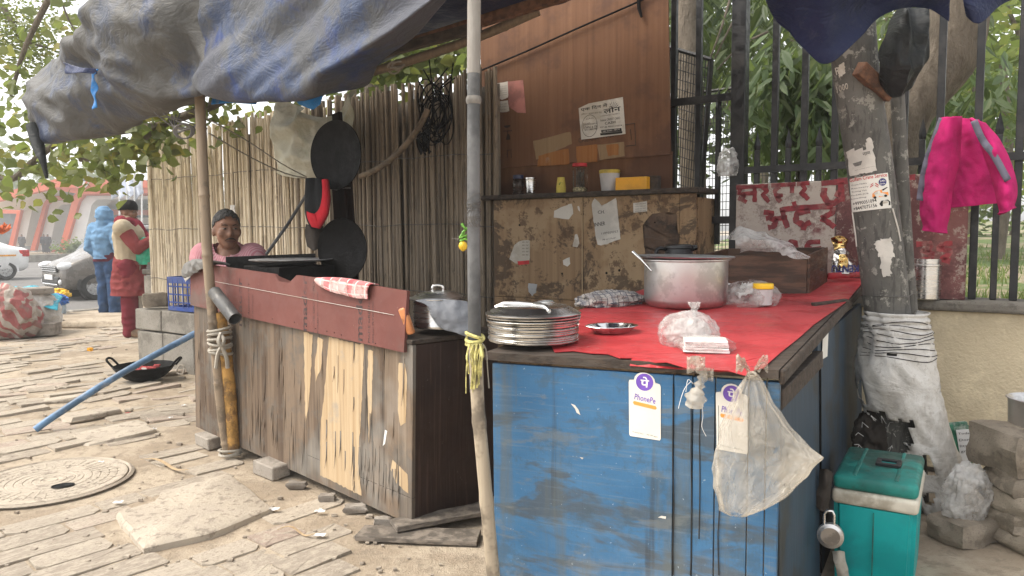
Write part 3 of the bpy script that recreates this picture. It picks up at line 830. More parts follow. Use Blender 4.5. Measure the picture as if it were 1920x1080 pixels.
for z in (.85, 1.35, 1.85):
    m = MB(); m.tube([xy(s1_at(281, 4.3) - (s1_at(281, 4.3) - sl) * k / 40, 4.275 + .012 * math.sin(k * 2.5), z + .02 * nz((k, z, 0), .4)) for k in range(41)], .0032, 5)
    m.build('binding_wire', MT['wire'], scr)
m = MB(); a_ = min(6.2, s1_at(330, 4.34)); m.grid(lambda u, v: xy(lerp(a_, sl, u), 4.345 + .008 * nz((u * 9, v * 5, 0), 1), lerp(.6, lerp(2.18, 2.33, u), v)), 30, 8); o = m.build('light_block_sheet', MT['reed_shaded'], scr, sm=60); solid(o, .003)  # added sheet, keeps light from showing between the reeds
for s in (s1_at(300, 4.38), 6.0, 4.3, sl + .1):
    m = MB(); m.tube([xy(s, 4.38, .4), xy(s - .02, 4.37, 2.35)], .022, 8); m.build('support_pole', MT['bamboo'], scr)

# block ledge at the foot of the screen
lw = thing('block_ledge', 'low grey concrete block ledge at the foot of the reed screen', 'wall', xy(6.2, 4.2, 0))
def blk(s_a, s_b, z0, z1, d0=3.98, d1=4.55):
    MB().box((0, 0, 0), (abs(s_a - s_b) - .012, d1 - d0, z1 - z0 - .010), rz(xy((s_a + s_b) / 2, (d0 + d1) / 2, (z0 + z1) / 2), FA, (random.uniform(-.01, .01), random.uniform(-.01, .01))), .012, 2, .006).build('block', MT['concrete'], lw)
LE = s1_at(256, 3.98, 620)
ed = [LE, LE - .45, LE - .95, LE - 1.15, 5.3, 4.7, 3.9, 3.1]
for i in range(len(ed) - 1): blk(ed[i], ed[i + 1], -.02, .36)
ed = [LE + .02, LE - .43, LE - 1.3, 5.2, 4.6, 3.8, 3.1]
for i in range(len(ed) - 1): blk(ed[i], ed[i + 1], .365, .575)
o = MB().rock((0, 0, .05), (.22, .14, .13), rz(onp(292, 575, 4.08) * 1, .3), .12, 3).build('loose_stone', MT['stone'], sm=40)
o.location.z = .585; tag(o, 'pale loose stone lying on the corner of the block ledge', 'stone')

# painted sign board standing on the wall in front of the fence
SG = 4.475
A_ = onp(1380, 346, SG); B_ = onp(1820, 306, SG)
s_l, s_r = s12(A_)[0], s12(B_)[0]
Lw = s_l - s_r; zb, zt = .935, A_.z
SM = frame(xy(s_l, SG - .0, zb), -E1, (0, 0, 1)) @ Matrix.Rotation(-.02, 4, 'X')     # x to the right, y up, z toward the camera
n = N('painted_sign_board'); o_ = n.vec(); hh = n.vec(scale=(1, 1, 1))
c = n.mix(n.ramp(n.noise(2.2, o_, 6, .65), .50, .68), (.40, .345, .30), (.16, .05, .05))
gx = n.sep(n.tc.outputs['Object'])
c = n.mix(n.ramp(n.noise(14, o_, 6, .8), .52, .68, 0, .7), c, (.17, .12, .105))
c = n.mix(n.ramp(n.noise(30, o_, 5, .8), .62, .72, 0, .75), c, (.46, .42, .37))
n.bump(n.noise(30, o_, 5), .35, .005)
MT['signboard'] = n.done(c, .75)
sg = thing('sign_board', 'weathered hand-painted red and cream sign board propped before the fence', 'sign', xy((s_l + s_r) / 2, SG, zb))
half = Lw * .47
MB().box((half / 2, (zt - zb) / 2, 0), (half - .004, zt - zb, .022), SM, .003).build('board_panel', MT['signboard'], sg)
m = MB(); m.box((half + (Lw - half) / 2, (zt - zb) / 2 + .004, .002), (Lw - half - .004, zt - zb + .02, .022), SM, .003)
n = N('dark_red_sign_board'); o_ = n.vec()
c = n.mix(n.ramp(n.noise(4, o_, 6, .7), .4, .65), (.085, .026, .026), (.15, .055, .05)); c = n.mix(n.ramp(n.noise(16, o_, 6, .8), .58, .7, 0, .7), c, (.3, .25, .21)); n.bump(n.noise(30, o_, 5), .3, .005)
MT['signboard2'] = n.done(c, .7)
m.build('board_panel', MT['signboard2'], sg)
MT['signpaint'] = simple('dark_red_sign_paint', (.20, .022, .028), .6, 0, .25, 20, .1, 60, .35, (.3, .2, .17))
def sgp(px, py):
    d = ray(px, py); I = SM.inverted(); o = I @ CAM; dd = I.to_3x3() @ d; t = (.0125 - o.z) / dd.z; q = o + dd * t; return (q.x, q.y)
def brush(paths, w, name='painted_letters'):
    m = MB()
    for pa in paths:
        P = [sgp(*q) for q in pa]; pts = []
        for i in range(len(P) - 1):
            for k in range(6): pts.append((lerp(P[i][0], P[i + 1][0], k / 6), lerp(P[i][1], P[i + 1][1], k / 6)))
        pts.append(P[-1]); prev = None; Nn = len(pts)
        for i, p in enumerate(pts):
            a = pts[max(0, i - 1)]; b = pts[min(Nn - 1, i + 1)]; dx, dy = b[0] - a[0], b[1] - a[1]; l = math.hypot(dx, dy) or 1
            ww = w * (1 + .35 * nz((p[0] * 60, p[1] * 60, 0), 1)); hz = .0131 + .0004 * (i % 2) * 0
            q = [m.b.verts.new(SM @ Vector((p[0] - dy / l * ww, p[1] + dx / l * ww, hz))), m.b.verts.new(SM @ Vector((p[0] + dy / l * ww, p[1] - dx / l * ww, hz)))]
            if prev: m.b.faces.new((prev[0], prev[1], q[1], q[0]))
            prev = q
    return m.build(name, MT['signpaint'], sg)
W1 = .0125
def OS(pa, dx=0, dy=0): return [(x + dx, y + dy) for x, y in pa]
# first row: sa ra da aa ra / ja (brush strokes)
brush([[(1380, 352), (1428, 349)], [(1388, 352), (1386, 363), (1396, 366), (1392, 372)], [(1384, 371), (1394, 376), (1400, 379)], [(1390, 364), (1412, 362)], [(1415, 350), (1415, 379)]], W1)
brush([[(1426, 349), (1440, 349)], [(1430, 350), (1438, 358), (1430, 365), (1436, 372), (1442, 379)]], W1)
brush([[(1446, 348), (1480, 346)], [(1462, 350), (1452, 358), (1456, 367), (1468, 366)], [(1464, 366), (1458, 372), (1464, 378)]], W1)
brush([[(1478, 346), (1492, 345)], [(1485, 346), (1485, 362)]], W1)
brush([[(1494, 345), (1518, 343)], [(1503, 344), (1510, 354), (1502, 362), (1510, 368), (1516, 374)]], W1)
brush([[(1540, 344), (1592, 339)], [(1577, 342), (1578, 378)], [(1576, 366), (1566, 362)], [(1546, 352), (1544, 366), (1552, 380), (1564, 382), (1572, 374)]], W1 * 1.25)
# second row: a(nusvara) da ra
brush([[(1432, 398), (1448, 399), (1444, 408), (1436, 410)], [(1444, 409), (1456, 414), (1450, 425), (1440, 427)], [(1452, 410), (1476, 408)], [(1467, 394), (1470, 409), (1477, 427)], [(1462, 394), (1482, 391)]], W1 * 1.2)
brush([[(1488, 378), (1491, 388)]], W1)
brush([[(1482, 391), (1562, 386)], [(1519, 394), (1494, 400), (1492, 415), (1508, 422), (1520, 416)], [(1508, 418), (1506, 432)]], W1 * 1.25)
brush([[(1562, 388), (1562, 398), (1540, 410)], [(1540, 409), (1552, 416), (1565, 426)]], W1 * 1.25)
# third row digits
brush([[(1448, 454), (1462, 452), (1462, 462), (1454, 464), (1462, 472)]], W1)
brush([[(1476, 460), (1482, 453), (1492, 454), (1490, 464), (1480, 463)], [(1491, 455), (1494, 470)]], W1)
brush([[(1538, 453), (1518, 454), (1512, 462), (1522, 468), (1540, 466)]], W1 * 1.1)
brush([[(1718, 458), (1744, 456), (1742, 468), (1728, 470), (1748, 476), (1744, 488), (1728, 486)]], W1 * 1.1)
brush([[(1786, 456), (1766, 458), (1760, 466), (1782, 470), (1776, 480), (1764, 486), (1782, 490)]], W1 * 1.1)
brush([[(1664, 334), (1716, 332)]], W1 * 1.2)
# ------------------------------------------------------------------ stall: counters, cabinet, panel
def pp(M, px, py, off=0.0):                # pixel to a face's own flat coordinates
    I = M.inverted(); o = I @ CAM; d = I.to_3x3() @ ray(px, py); t = (off - o.z) / d.z; q = o + d * t
    return (q.x, q.y)
def decal(name, M, px, off, mat, parent, th=.0008, rag=0.0, raw=False):
    P = [p if raw else pp(M, *p, off) for p in px]
    if rag:
        Q = []
        for i in range(len(P)):
            a, b = P[i], P[(i + 1) % len(P)]; L = math.hypot(b[0] - a[0], b[1] - a[1]); k = max(1, int(L / .018))
            for j in range(k):
                t = j / k; Q.append((lerp(a[0], b[0], t) + random.uniform(-rag, rag), lerp(a[1], b[1], t) + random.uniform(-rag, rag)))
        P = Q
    ar = sum(P[i][0] * P[(i + 1) % len(P)][1] - P[(i + 1) % len(P)][0] * P[i][1] for i in range(len(P)))
    if ar < 0: P = P[::-1]
    m = MB(); m.slab(P, th, M @ Matrix.Translation((0, 0, off)))
    bmesh.ops.triangulate(m.b, faces=[f for f in m.b.faces if len(f.verts) > 4])
    return m.build(name, mat, parent)
def words(m, M, off, a, b, h, body, bold=0.0, raw=False):
    """lettering whose baseline runs from pixel a to pixel b on the face, h pixels tall at a"""
    c = bpy.data.curves.new('lettering', 'FONT'); c.body = body; c.offset = bold; c.resolution_u = 2
    o = bpy.data.objects.new('lettering', c); TMP.collection.objects.link(o)
    TMP.view_layers[0].update(); me = bpy.data.meshes.new_from_object(o.evaluated_get(TMP.view_layers[0].depsgraph))
    bpy.data.objects.remove(o); bpy.data.curves.remove(c)
    if not me.vertices: return
    xs = [v.co.x for v in me.vertices]; ys = [v.co.y for v in me.vertices]
    if raw: A, B, hh = Vector((*a, off)), Vector((*b, off)), h
    else:
        A = Vector((*pp(M, *a, off), off)); B = Vector((*pp(M, *b, off), off)); T = Vector((*pp(M, a[0], a[1] - h, off), off)); hh = (T - A).length
    ux = (B - A); uy = Vector((-ux.y, ux.x, 0)).normalized() * hh
    n0 = len(m.b.verts); m.b.from_mesh(me); m.b.verts.ensure_lookup_table()
    x0, x1, y0, y1 = min(xs), max(xs), min(ys), max(ys)
    for v in m.b.verts[n0:]:
        v.co = M @ (A + ux * ((v.co.x - x0) / (x1 - x0)) + uy * ((v.co.y - y0) / (y1 - y0)))
    bpy.data.meshes.remove(me)
OL = Vector((-2.018, 4.67, .078)); PR = Vector((-.444, 3.158, .03))
BL_ = (PR - OL).length
BF = frame(OL, PR - OL, (0, .02, 1))
ctr = thing('wooden_counter', 'long weathered plywood food counter with a red board along its top edge', 'counter', (OL + PR) / 2)
HB, DB_ = .79, .50
xj = pp(BF, 575, 760)[0]; xk = pp(BF, 436, 700)[0]
def fpanel(x0, x1, name='front_panel', y0=0.0, y1=HB):
    MB().box(((x0 + x1) / 2, (y0 + y1) / 2, -.009), (x1 - x0 - .002, y1 - y0, .018), BF, .0015).build(name, MT['frontply'], ctr)
fpanel(0, xk); fpanel(xk, xj); fpanel(xj, BL_, y0=.12); fpanel(xj, BL_, 'bottom_rail', 0, .118)
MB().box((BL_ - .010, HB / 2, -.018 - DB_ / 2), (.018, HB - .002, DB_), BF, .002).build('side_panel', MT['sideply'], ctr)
MB().box((.010, HB / 2, -.018 - DB_ / 2), (.018, HB - .002, DB_), BF, .002).build('side_panel', MT['frontply'], ctr)
MB().box((BL_ / 2 + .0, HB + .0125, -DB_ / 2 - .004), (BL_ + .015, .024, DB_ + .03), BF, .003, 1, .003).build('top_board', MT['wooddark'], ctr)
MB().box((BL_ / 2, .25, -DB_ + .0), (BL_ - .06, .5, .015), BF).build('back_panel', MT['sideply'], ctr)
# splintered lower fringe and peeled veneer
for px in ([(570, 622), (586, 627), (583, 700), (578, 770), (573, 790), (571, 700)],
           [(617, 632), (634, 636), (646, 640), (683, 646), (680, 720), (676, 791), (672, 868), (678, 930), (600, 890), (602, 791), (610, 719)],
           [(748, 679), (759, 681), (763, 714), (760, 791), (752, 800), (746, 770)], [(737, 862), (764, 890), (765, 925), (742, 906), (733, 880)],
           [(596, 633), (606, 636), (602, 690), (592, 715), (590, 690)], [(690, 655), (700, 658), (697, 760), (692, 830), (689, 760)]):
    decal('peeled_veneer', BF, px, .0002, MT['bareply'], ctr, .0006, .004)
decal('paint_chip', BF, [(722, 806), (726, 808), (722, 832), (718, 836)], .0003, MT['white'], ctr, .0007)
m = MB(); random.seed(3)
for k in range(90):                        # loose splinters of the outer ply
    x = random.choice((random.uniform(.05, BL_), random.uniform(xj + .28, BL_ - .05), random.uniform(xk, xj))); y = random.uniform(.01, .18) if random.random() < .6 else random.uniform(.1, .7); L = random.uniform(.05, .22); w = random.uniform(.002, .006)
    q = random.uniform(.003, .011)
    m.poly([BF @ Vector(v) for v in ((x - w, y + L, .001), (x - w, y + L * .4, .0015), (x - w * .3, y, q), (x + w, y + L * .5, .0015), (x + w, y + L, .001))])
o = m.build('splinters', MT['frontply'], ctr); solid(o, .001, 0); tag(o, kind='stuff')
# red film-faced board along the top
RO = .020
a = pp(BF, 357, 572, RO); b = pp(BF, 757, 661, RO); c = pp(BF, 763, 546, RO); d = pp(BF, 357, 491, RO)
no = [pp(BF, q[0], q[1], RO) for q in ((545, 527), (541, 530), (523, 527), (515, 514))]
RB = [a, b, c] + [pp(BF, 690, 534, RO), pp(BF, 556, 516, RO)] + no + [d]
m = MB(); m.slab(RB, .016, BF @ Matrix.Translation((0, 0, RO - .016)))
bmesh.ops.triangulate(m.b, faces=[f for f in m.b.faces if len(f.verts) > 4])
board = m.build('red_board', MT['redboard'], ctr); tag(board, 'reddish film-faced plywood board with faded stamped lettering')
for (px, y0, y1) in ((446, 612, 522), (568, 622, 518), (672, 640, 535)):
    for dx_, d0, d1, h_, tx, bo in ((8, 0, 0, .050, 'mader', .012), (22, 3, 8, .016, 'MADE GREEN PLY', 0), (29, 3, 30, .012, 'BOILED PLYWOOD', 0)):
        m = MB(); words(m, BF, RO + .0006, pp(BF, px + dx_, y0 + d0, RO), pp(BF, px + dx_, y1 + d1, RO), h_, tx, bo, True); m.build('stamped_lettering', MT['ink_board'], board)
m = MB(); P = [Vector((*pp(BF, x, lerp(527, 594, (x - 400) / 357), RO), RO + .003)) for x in range(400, 760, 20)]
m.tube([BF @ p for p in P], .0012, 4); m.build('pale_string', MT['paper'], board)
m = MB()
for px, py in ((466, 586), (511, 598), (552, 604), (592, 616), (613, 621), (627, 624), (640, 628), (704, 644), (575, 612)):
    m.ball((0, 0, 0), .003, BF @ Matrix.Translation((*pp(BF, px, py, RO), RO)), 6, 4)
m.build('nail_heads', MT['black'], board)
# bricks and planks under the counter
def brick(px, py, ang, lab, sz=(.20, .11, .075), mat='brick', z=None):
    p = gz(px, py); m = MB(); m.box((0, 0, sz[2] / 2), sz, rz((p.x, p.y, G(p.x, p.y) if z is None else z), ang), .006, 1, .004)
    return tag(m.build('brick', MT[mat]), lab, 'brick', 'bricks propping up the wooden counter')
brick(394, 836, 2.35, 'grey brick under the left end of the wooden counter beside the pole')
brick(510, 892, 2.4, 'grey brick sticking out under the middle of the wooden counter')
for (px, py, an, sz, lab) in ((785, 1010, -.12, (.52, .13, .022), 'long dusty plank under the right corner of the wooden counter, lower of two'), (840, 985, .45, (.5, .11, .02), 'dark plank wedged under the right side of the wooden counter')):
    p = gz(px, py); m = MB(); m.box((0, 0, .0), sz, rz((p.x, p.y, .016 + (.03 if an > 0 else 0)), an), .003, 1, .003)
    tag(m.build('plank', MT['woodgrey']), lab, 'plank')
random.seed(8)
for k, (px, py) in enumerate(((600, 945), (655, 965), (705, 990), (545, 920))):
    p = gz(px, py) + OB * -.04; m = MB(); m.rock((p.x, p.y, .02), (.07 + .03 * random.random(), .045, .035), None, .2, k + 3)
    tag(m.build('rubble', MT['brick'], sm=40), 'chunk of rubble in the dust under the wooden counter edge', 'rubble', 'rubble under the wooden counter')

# ---- blue counter
TFL, TFR, TBR = Vector((-.076, 2.342, .92)), Vector((.711, 2.006, .92)), Vector((1.917, 4.075, 1.02))
TBL = TFL + (TBR - TFR)
BWID = (TFR - TFL).length
bc = thing('blue_counter', 'blue painted wooden serving counter with worn planks and red vinyl top', 'counter', ((TFL + TFR) / 2).xy.to_3d())
FB = frame(Vector((TFL.x + .012, TFL.y, .0)), Vector((TFR.x - TFL.x, TFR.y - TFL.y, 0)), (-.012, .0, 1))     # its front face
SB = frame(Vector((TFR.x + .03, TFR.y, .0)), Vector((TBR.x - TFR.x, TBR.y - TFR.y, 0)), (-.03, .0, 1))          # its right face
SL = math.hypot(TBR.x - TFR.x, TBR.y - TFR.y)
HT = .885
xs = [0] + [pp(FB, q, 850)[0] for q in (1262, 1298, 1340, 1402)] + [BWID - .03]
for i in range(len(xs) - 1):
    MB().box(((xs[i] + xs[i + 1]) / 2, HT / 2, -.010 - .0015 * (i % 2)), (xs[i + 1] - xs[i] - .003, HT, .02), FB, .0015).build('front_board', MT['blue'], bc)
MB().box((BWID - .012, HT / 2, -.018), (.034, HT - .002, .036), FB, .003).build('corner_post', MT['blue'], bc)
dx = pp(SB, 1536, 800)[0]
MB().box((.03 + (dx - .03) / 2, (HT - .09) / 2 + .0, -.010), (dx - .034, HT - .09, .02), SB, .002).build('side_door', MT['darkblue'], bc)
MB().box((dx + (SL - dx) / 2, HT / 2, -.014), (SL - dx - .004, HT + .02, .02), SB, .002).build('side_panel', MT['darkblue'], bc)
MB().box((dx * .5 + .01, HT - .055, -.002), (dx - .02, .058, .03), SB, .003, 1, .002).build('door_top_rail', MT['wooddark'], bc)
m = MB(); m.tube([SB @ Vector((dx, .03, .004)), SB @ Vector((dx, HT - .09, .004))], .004, 6); m.build('door_gap', MT['black'], bc)
# top boards follow the sloping top
def topq(pts, t, up, name, mat, parent=bc, bev=.002):
    m = MB(); up_ = Vector((0, 0, 1))
    a = [m.b.verts.new(Vector(p) + up_ * (up - t)) for p in pts]; b = [m.b.verts.new(Vector(p) + up_ * up) for p in pts]
    n = len(pts); m.b.faces.new(a[::-1]); m.b.faces.new(b)
    for i in range(n): m.b.faces.new((a[i], a[(i + 1) % n], b[(i + 1) % n], b[i]))
    bmesh.ops.recalc_face_normals(m.b, faces=m.b.faces)
    bmesh.ops.triangulate(m.b, faces=[f for f in m.b.faces if len(f.verts) > 4])
    return m.build(name, mat, parent)
ex = (TFR - TFL).normalized(); ey = (TBR - TFR).normalized()
topq((TFL - ex * .01 - ey * .006, TFR + ex * .012 - ey * .006, TBR + ex * .012, TBL - ex * .01), .024, 0, 'top_board', MT['wooddark'])
TOPF = frame(TFL, ex, ey)                  # counter-top face
def ont(px, py, up=0.0): return TOPF @ Vector((*pp(TOPF, px, py, up), up))
RED = [(1040, 662), (1075, 660), (1110, 665), (1140, 666), (1163, 674), (1177, 664), (1186, 655), (1200, 674), (1250, 684), (1290, 690), (1330, 694), (1398, 704), (1432, 692), (1462, 664), (1502, 632), (1526, 610), (1562, 585), (1588, 566), (1610, 540), (1624, 521), (1560, 514), (1380, 519), (1207, 543), (1100, 577), (1060, 594), (1020, 625)]
m = MB(); P = [TOPF @ Vector((*pp(TOPF, *q, .001), .0015)) for q in RED]
m.b.faces.new([m.b.verts.new(p) for p in P])
bmesh.ops.triangulate(m.b, faces=m.b.faces[:])
for _ in range(3): bmesh.ops.subdivide_edges(m.b, edges=[e for e in m.b.edges if e.calc_length() > .08], cuts=1)
bmesh.ops.recalc_face_normals(m.b, faces=m.b.faces)
for v in m.b.verts:
    q = TOPF.inverted() @ v.co; e = smooth(.05, .0, q.y)
    v.co += V(0, 0, .0012 + .0016 * nz(v.co, 7) + e * .006 * nz(v.co, 24, 3))
rs = m.build('vinyl_cover', MT['redcloth'], bc); solid(rs, .0022, 1); tag(rs, 'worn torn red vinyl sheet over the counter top')
m = MB()
m.grid(lambda u, v: TOPF @ Vector((lerp(*[pp(TOPF, q, 672, 0)[0] for q in (1188, 1400)], u) + .004 * nz((u * 5, v, 0), 1), -.012 + .05 * v + .006 * nz((u * 8, 0, 0), 1), .004 - .016 * (1 - v) ** 2 + .004 * math.sin(v * PI) * (1 - u) + .003 * nz((u * 6, v * 3, 1), 1))), 16, 4)
o = m.build('curled_edge', MT['redcloth'], bc); solid(o, .002)
# dark trim along the right edge and a loose stick across it
m = MB(); a, b = TFR + ex * .020 + V(0, 0, -.022), TBR + ex * .020 + V(0, 0, -.022)
m.box(((b - a).length / 2, 0, 0), ((b - a).length, .014, .038), frame(a, b - a, -ex), .003, 1, .002); m.build('edge_trim', MT['wooddark'], bc)
a, b = ont(1525, 572, .008), ont(1588, 563, .008); m = MB(); m.box(((b - a).length / 2, 0, 0), ((b - a).length, .025, .014), frame(a, b - a, ey), .003, 1, .002)
tag(m.build('stick', MT['wooddark']), 'short dark flat stick lying across the edge of the red vinyl', 'stick')
# vertical crack lines of the front boards, paint runs
m = MB()
for px, y0, y1 in ((1262, 720, 1078), (1296, 760, 1078), (1312, 700, 1010), (1347, 760, 1078)):
    pts = [FB @ Vector((*pp(FB, px + 3 * nz((px, k, 0), .7), lerp(y0, y1, k / 8)), .0012)) for k in range(9)]
    m.tube(pts, .0016, 4)
m.build('dark_runs', MT['ink'], bc)
for px in ([(1070, 757), (1078, 759), (1084, 768), (1088, 778), (1081, 774), (1078, 766)], [(1234, 970), (1240, 967), (1249, 968), (1248, 973), (1240, 971)], [(1087, 857), (1094, 858), (1092, 861)]):
    decal('paint_chip', FB, px, .0005, MT['paper'], bc, .0006, .0008)
decal('paper_slip', SB, [(1543, 625), (1553, 622), (1551, 668), (1541, 674)], .001, MT['sticker'], bc)
# payment stickers (their codes are left blank)
def sticker(px0, lab):
    """px0: corner pixels tl, tr, br, bl of the card body"""
    tl, tr, br, bl = [Vector(pp(FB, *q, .001)) for q in px0]
    def P(u, v): return tuple(tl.lerp(tr, u).lerp(bl.lerp(br, u), v))
    pts = [P(0, .04), P(.02, 0), P(.17, 0)]
    for k in range(9):
        a = PI - PI * k / 8; pts.append(P(.5 + .33 * math.cos(a), -.02 - .15 * math.sin(a)))
    pts += [P(.83, 0), P(.97, 0), P(1, .04), P(1, .97), P(.97, 1), P(.03, 1), P(0, .97)]
    s = decal('payment_sticker', FB, pts, .0010, MT['sticker'], bc, .0012, 0, True); tag(s, lab)
    c = Vector(P(.5, 0)); r = (tr - tl).length * .27
    decal('round_emblem', FB, [(c.x + r * math.cos(k * PI / 12), c.y + r * math.sin(k * PI / 12)) for k in range(24)], .0023, MT['ink_p'], s, .0004, 0, True)
    m = MB(); words(m, FB, .0031, (c.x - r * .5, c.y - r * .55), (c.x + r * .5, c.y - r * .6), r * 1.2, 'पे', .02, True); m.build('emblem_letter', MT['white'], s)
    m = MB(); words(m, FB, .0026, P(.17, .33), P(.83, .36), (bl - tl).length * .105, 'PhonePe', .012, True); m.build('lettering', MT['ink_p'], s)
    decal('orange_bar', FB, [P(.16, .36), P(.13, .39), P(.16, .425), P(.84, .46), P(.88, .43), P(.84, .395)], .0023, MT['ink_o'], s, .0004, 0, True)
    m = MB(); words(m, FB, .0026, P(.1, .93), P(.45, .945), (bl - tl).length * .03, 'Accepted Here', 0, True); words(m, FB, .0026, P(.55, .945), P(.9, .96), (bl - tl).length * .03, 'All UPI apps', 0, True); m.build('small_print', MT['ink_l'], s)
sticker(((1179, 712), (1239, 721), (1239, 826), (1180, 817)), 'white card sticker with a purple round emblem, in full view')
sticker(((1342, 735), (1402, 741), (1402, 852), (1344, 842)), 'white card sticker with a purple round emblem, half behind the hanging bag')

# ---- cabinet with shelf behind the counter
CL, CR = Vector((-.125, 5.21, 0)), Vector((1.085, 4.40, 0))
CW = (CR - CL).length
CF = frame(CL, CR - CL, (.0, 0, 1))
cab = thing('wooden_cabinet', 'stained plywood cabinet with torn paper notices standing behind the blue counter', 'cabinet', (CL + CR) / 2)
zl = pp(CF, 938, 378)[1]; zr = pp(CF, 1300, 358)[1]; zc = (zl + zr) / 2
zs = pp(CF, 1000, 559)[1]
x1 = pp(CF, 1093, 450)[0]; x2 = pp(CF, 1274, 440)[0]
def cpan(name, x0, x1_, y0, y1, off=0.0, mat='cabinet', t=.018):
    return MB().box(((x0 + x1_) / 2, (y0 + y1) / 2, off - t / 2), (x1_ - x0 - .003, y1 - y0 - .003, t), CF, .002).build(name, MT[mat], cab)
cpan('door_panel', 0, x1, zs, zc); cpan('door_panel', x1, x2, zs, zc, -.001); cpan('corner_board', x2, CW, .1, zc, .004)
cpan('lower_panel', 0, x2, .05, zs, .002)
MB().box((.010, zc / 2, -.17), (.02, zc - .05, .30), CF).build('side_panel', MT['cabinet'], cab)
MB().box((CW - .010, zc / 2, -.18), (.02, zc - .05, .30), CF).build('side_panel', MT['cabinet'], cab)
MB().box((CW / 2 - .02, zc + .016, -.13), (CW + .10, .030, .36), CF, .003, 1, .003).build('shelf_board', MT['wooddark'], cab)
m = MB(); m.box((x1 - .004, (zs + zc) / 2, .002), (.006, zc - zs - .01, .003), CF); m.build('door_seam', MT['bareply'], cab)
m = MB()
for px, py in ((974, 422), (1054, 513), (1137, 512), (1228, 417), (1161, 507)): m.ball((0, 0, 0), .009, CF @ Matrix.Translation((*pp(CF, px, py), -.002)) @ Matrix.Diagonal((1, 1, .4, 1)), 10, 6)
m.build('knot_holes', MT['black'], cab)
def notice(px, lab=None, mat='paper', rag=.004, M=CF, off=.0006, parent=cab, name='torn_notice'):
    s = decal(name, M, px, off, MT[mat], parent, .0006, rag)
    if lab: tag(s, lab)
    return s
notice([(1039, 395), (1072, 381), (1074, 400), (1066, 412), (1060, 410), (1038, 407)])
s = notice([(1110, 383), (1115, 372), (1122, 378), (1128, 386), (1155, 371), (1158, 398), (1163, 448), (1128, 461), (1120, 458), (1114, 420)], 'large torn white notice with remains of black print')
m = MB(); words(m, CF, .0018, (1115, 425), (1135, 422), 7, 'INNER', .01); words(m, CF, .0018, (1121, 401), (1134, 400), 6, 'CH.', .01); words(m, CF, .0018, (1128, 440), (1159, 436), 4, '1109509757', 0); words(m, CF, .0018, (1130, 451), (1155, 447), 3, 'PB to 1 Kudri', 0); m.build('print', MT['ink'], s)
s = notice([(1187, 381), (1213, 377), (1214, 396), (1188, 399)], 'small white card notice', 'paper', .001)
m = MB()
for k in range(4): words(m, CF, .0018, (1191, 384 + k * 4.5), (1211, 382 + k * 4.5), 2.2, 'notice line text', 0)
m.build('print', MT['ink_l'], s)
s = notice([(964, 460), (975, 452), (993, 451), (993, 489), (980, 495), (968, 494), (955, 486)])
m = MB()
for k in range(5): words(m, CF, .0018, (979, 455 + k * 6), (991, 455 + k * 6), 3, 'abc def', .01)
m.build('print', MT['ink_l'], s)
decal('red_strip', CF, [(970, 490), (992, 488), (992, 495), (972, 497)], .0016, MT['ink_r'], s, .0004)
notice([(1078, 440), (1082, 438), (1086, 455), (1083, 463), (1074, 462), (1076, 450)]); notice([(990, 532), (1007, 533), (1005, 548), (998, 556), (991, 548)], None, 'alum_lid'); notice([(1082, 388), (1086, 386), (1088, 398), (1084, 394)]); notice([(1055, 488), (1068, 482), (1070, 494), (1064, 500), (1056, 496)])
decal('burnt_stain', CF, [(1212, 405), (1240, 396), (1268, 402), (1272, 440), (1262, 470), (1240, 480), (1208, 478), (1206, 430)], .0004, simple('scorched_ply', (.06, .038, .026), .8, 0, .5, 9, .2, 40, .7, (.16, .10, .06)), cab, .0005, .016)
# upper ply panel standing on the shelf
PB0 = CF @ Vector((-.03, 0, -.16)); PFr = frame(Vector((PB0.x, PB0.y, 0)), CR - CL, (0, 0, 1))
ppn = thing('plywood_panel', 'large red-brown plywood back panel above the cabinet with a printed poster', 'panel', CF @ Vector((CW / 2, zc + .032, -.16)))
zb_ = zc + .032
xl, xr = pp(PFr, 906, 300)[0], pp(PFr, 1257, 300)[0]
seam = lambda x: lerp(pp(PFr, 920, 318)[1], pp(PFr, 1255, 290)[1], (x - xl) / (xr - xl))
m = MB(); m.slab([(xl, seam(xl) + .002), (xr, seam(xr) + .002), (xr - .03, 2.95), (xl - .02, 2.95)], .014, PFr @ Matrix.Translation((0, 0, -.014))); m.build('upper_sheet', MT['panel'], ppn)
m = MB(); m.slab([(xl + .01, zb_), (xr + .004, zb_), (xr + .004, seam(xr) + .02), (xl + .01, seam(xl) + .02)], .014, PFr @ Matrix.Translation((0, 0, -.0285))); m.build('lower_strip', MT['panel'], ppn)
MT['orangeply'] = m_bareply('torn_orange_veneer', (.26, .10, .03), (.36, .17, .06)); MT['paleply'] = m_bareply('pale_torn_veneer', (.24, .16, .09), (.3, .21, .12))
for px, mt in (([(1000, 265), (1070, 247), (1072, 270), (1005, 300)], 'paleply'), ([(1010, 292), (1066, 278), (1068, 308), (1008, 312)], 'orangeply'), ([(1080, 275), (1120, 270), (1120, 303), (1082, 306)], 'orangeply'), ([(1120, 272), (1170, 266), (1172, 292), (1124, 300)], 'paleply'), ([(1136, 272), (1160, 269), (1160, 290), (1140, 292)], 'orangeply')):
    decal('torn_veneer', PFr, px, .0004 if mt == 'paleply' else .0012, MT[mt], ppn, .0006, .003)
s = decal('loan_poster', PFr, [(1085, 203), (1104, 194), (1168, 182), (1173, 251), (1090, 262)], .0018, MT['paper'], ppn, .001); tag(s, 'white printed poster in black Hindi lettering')
m = MB(); O = .0032
words(m, PFr, O, (1089, 210), (1139, 201), 8, 'एक ददन में'.replace('ददन', 'िदन'), .02); words(m, PFr, O, (1132, 214), (1164, 208), 12, 'लोन', .02)
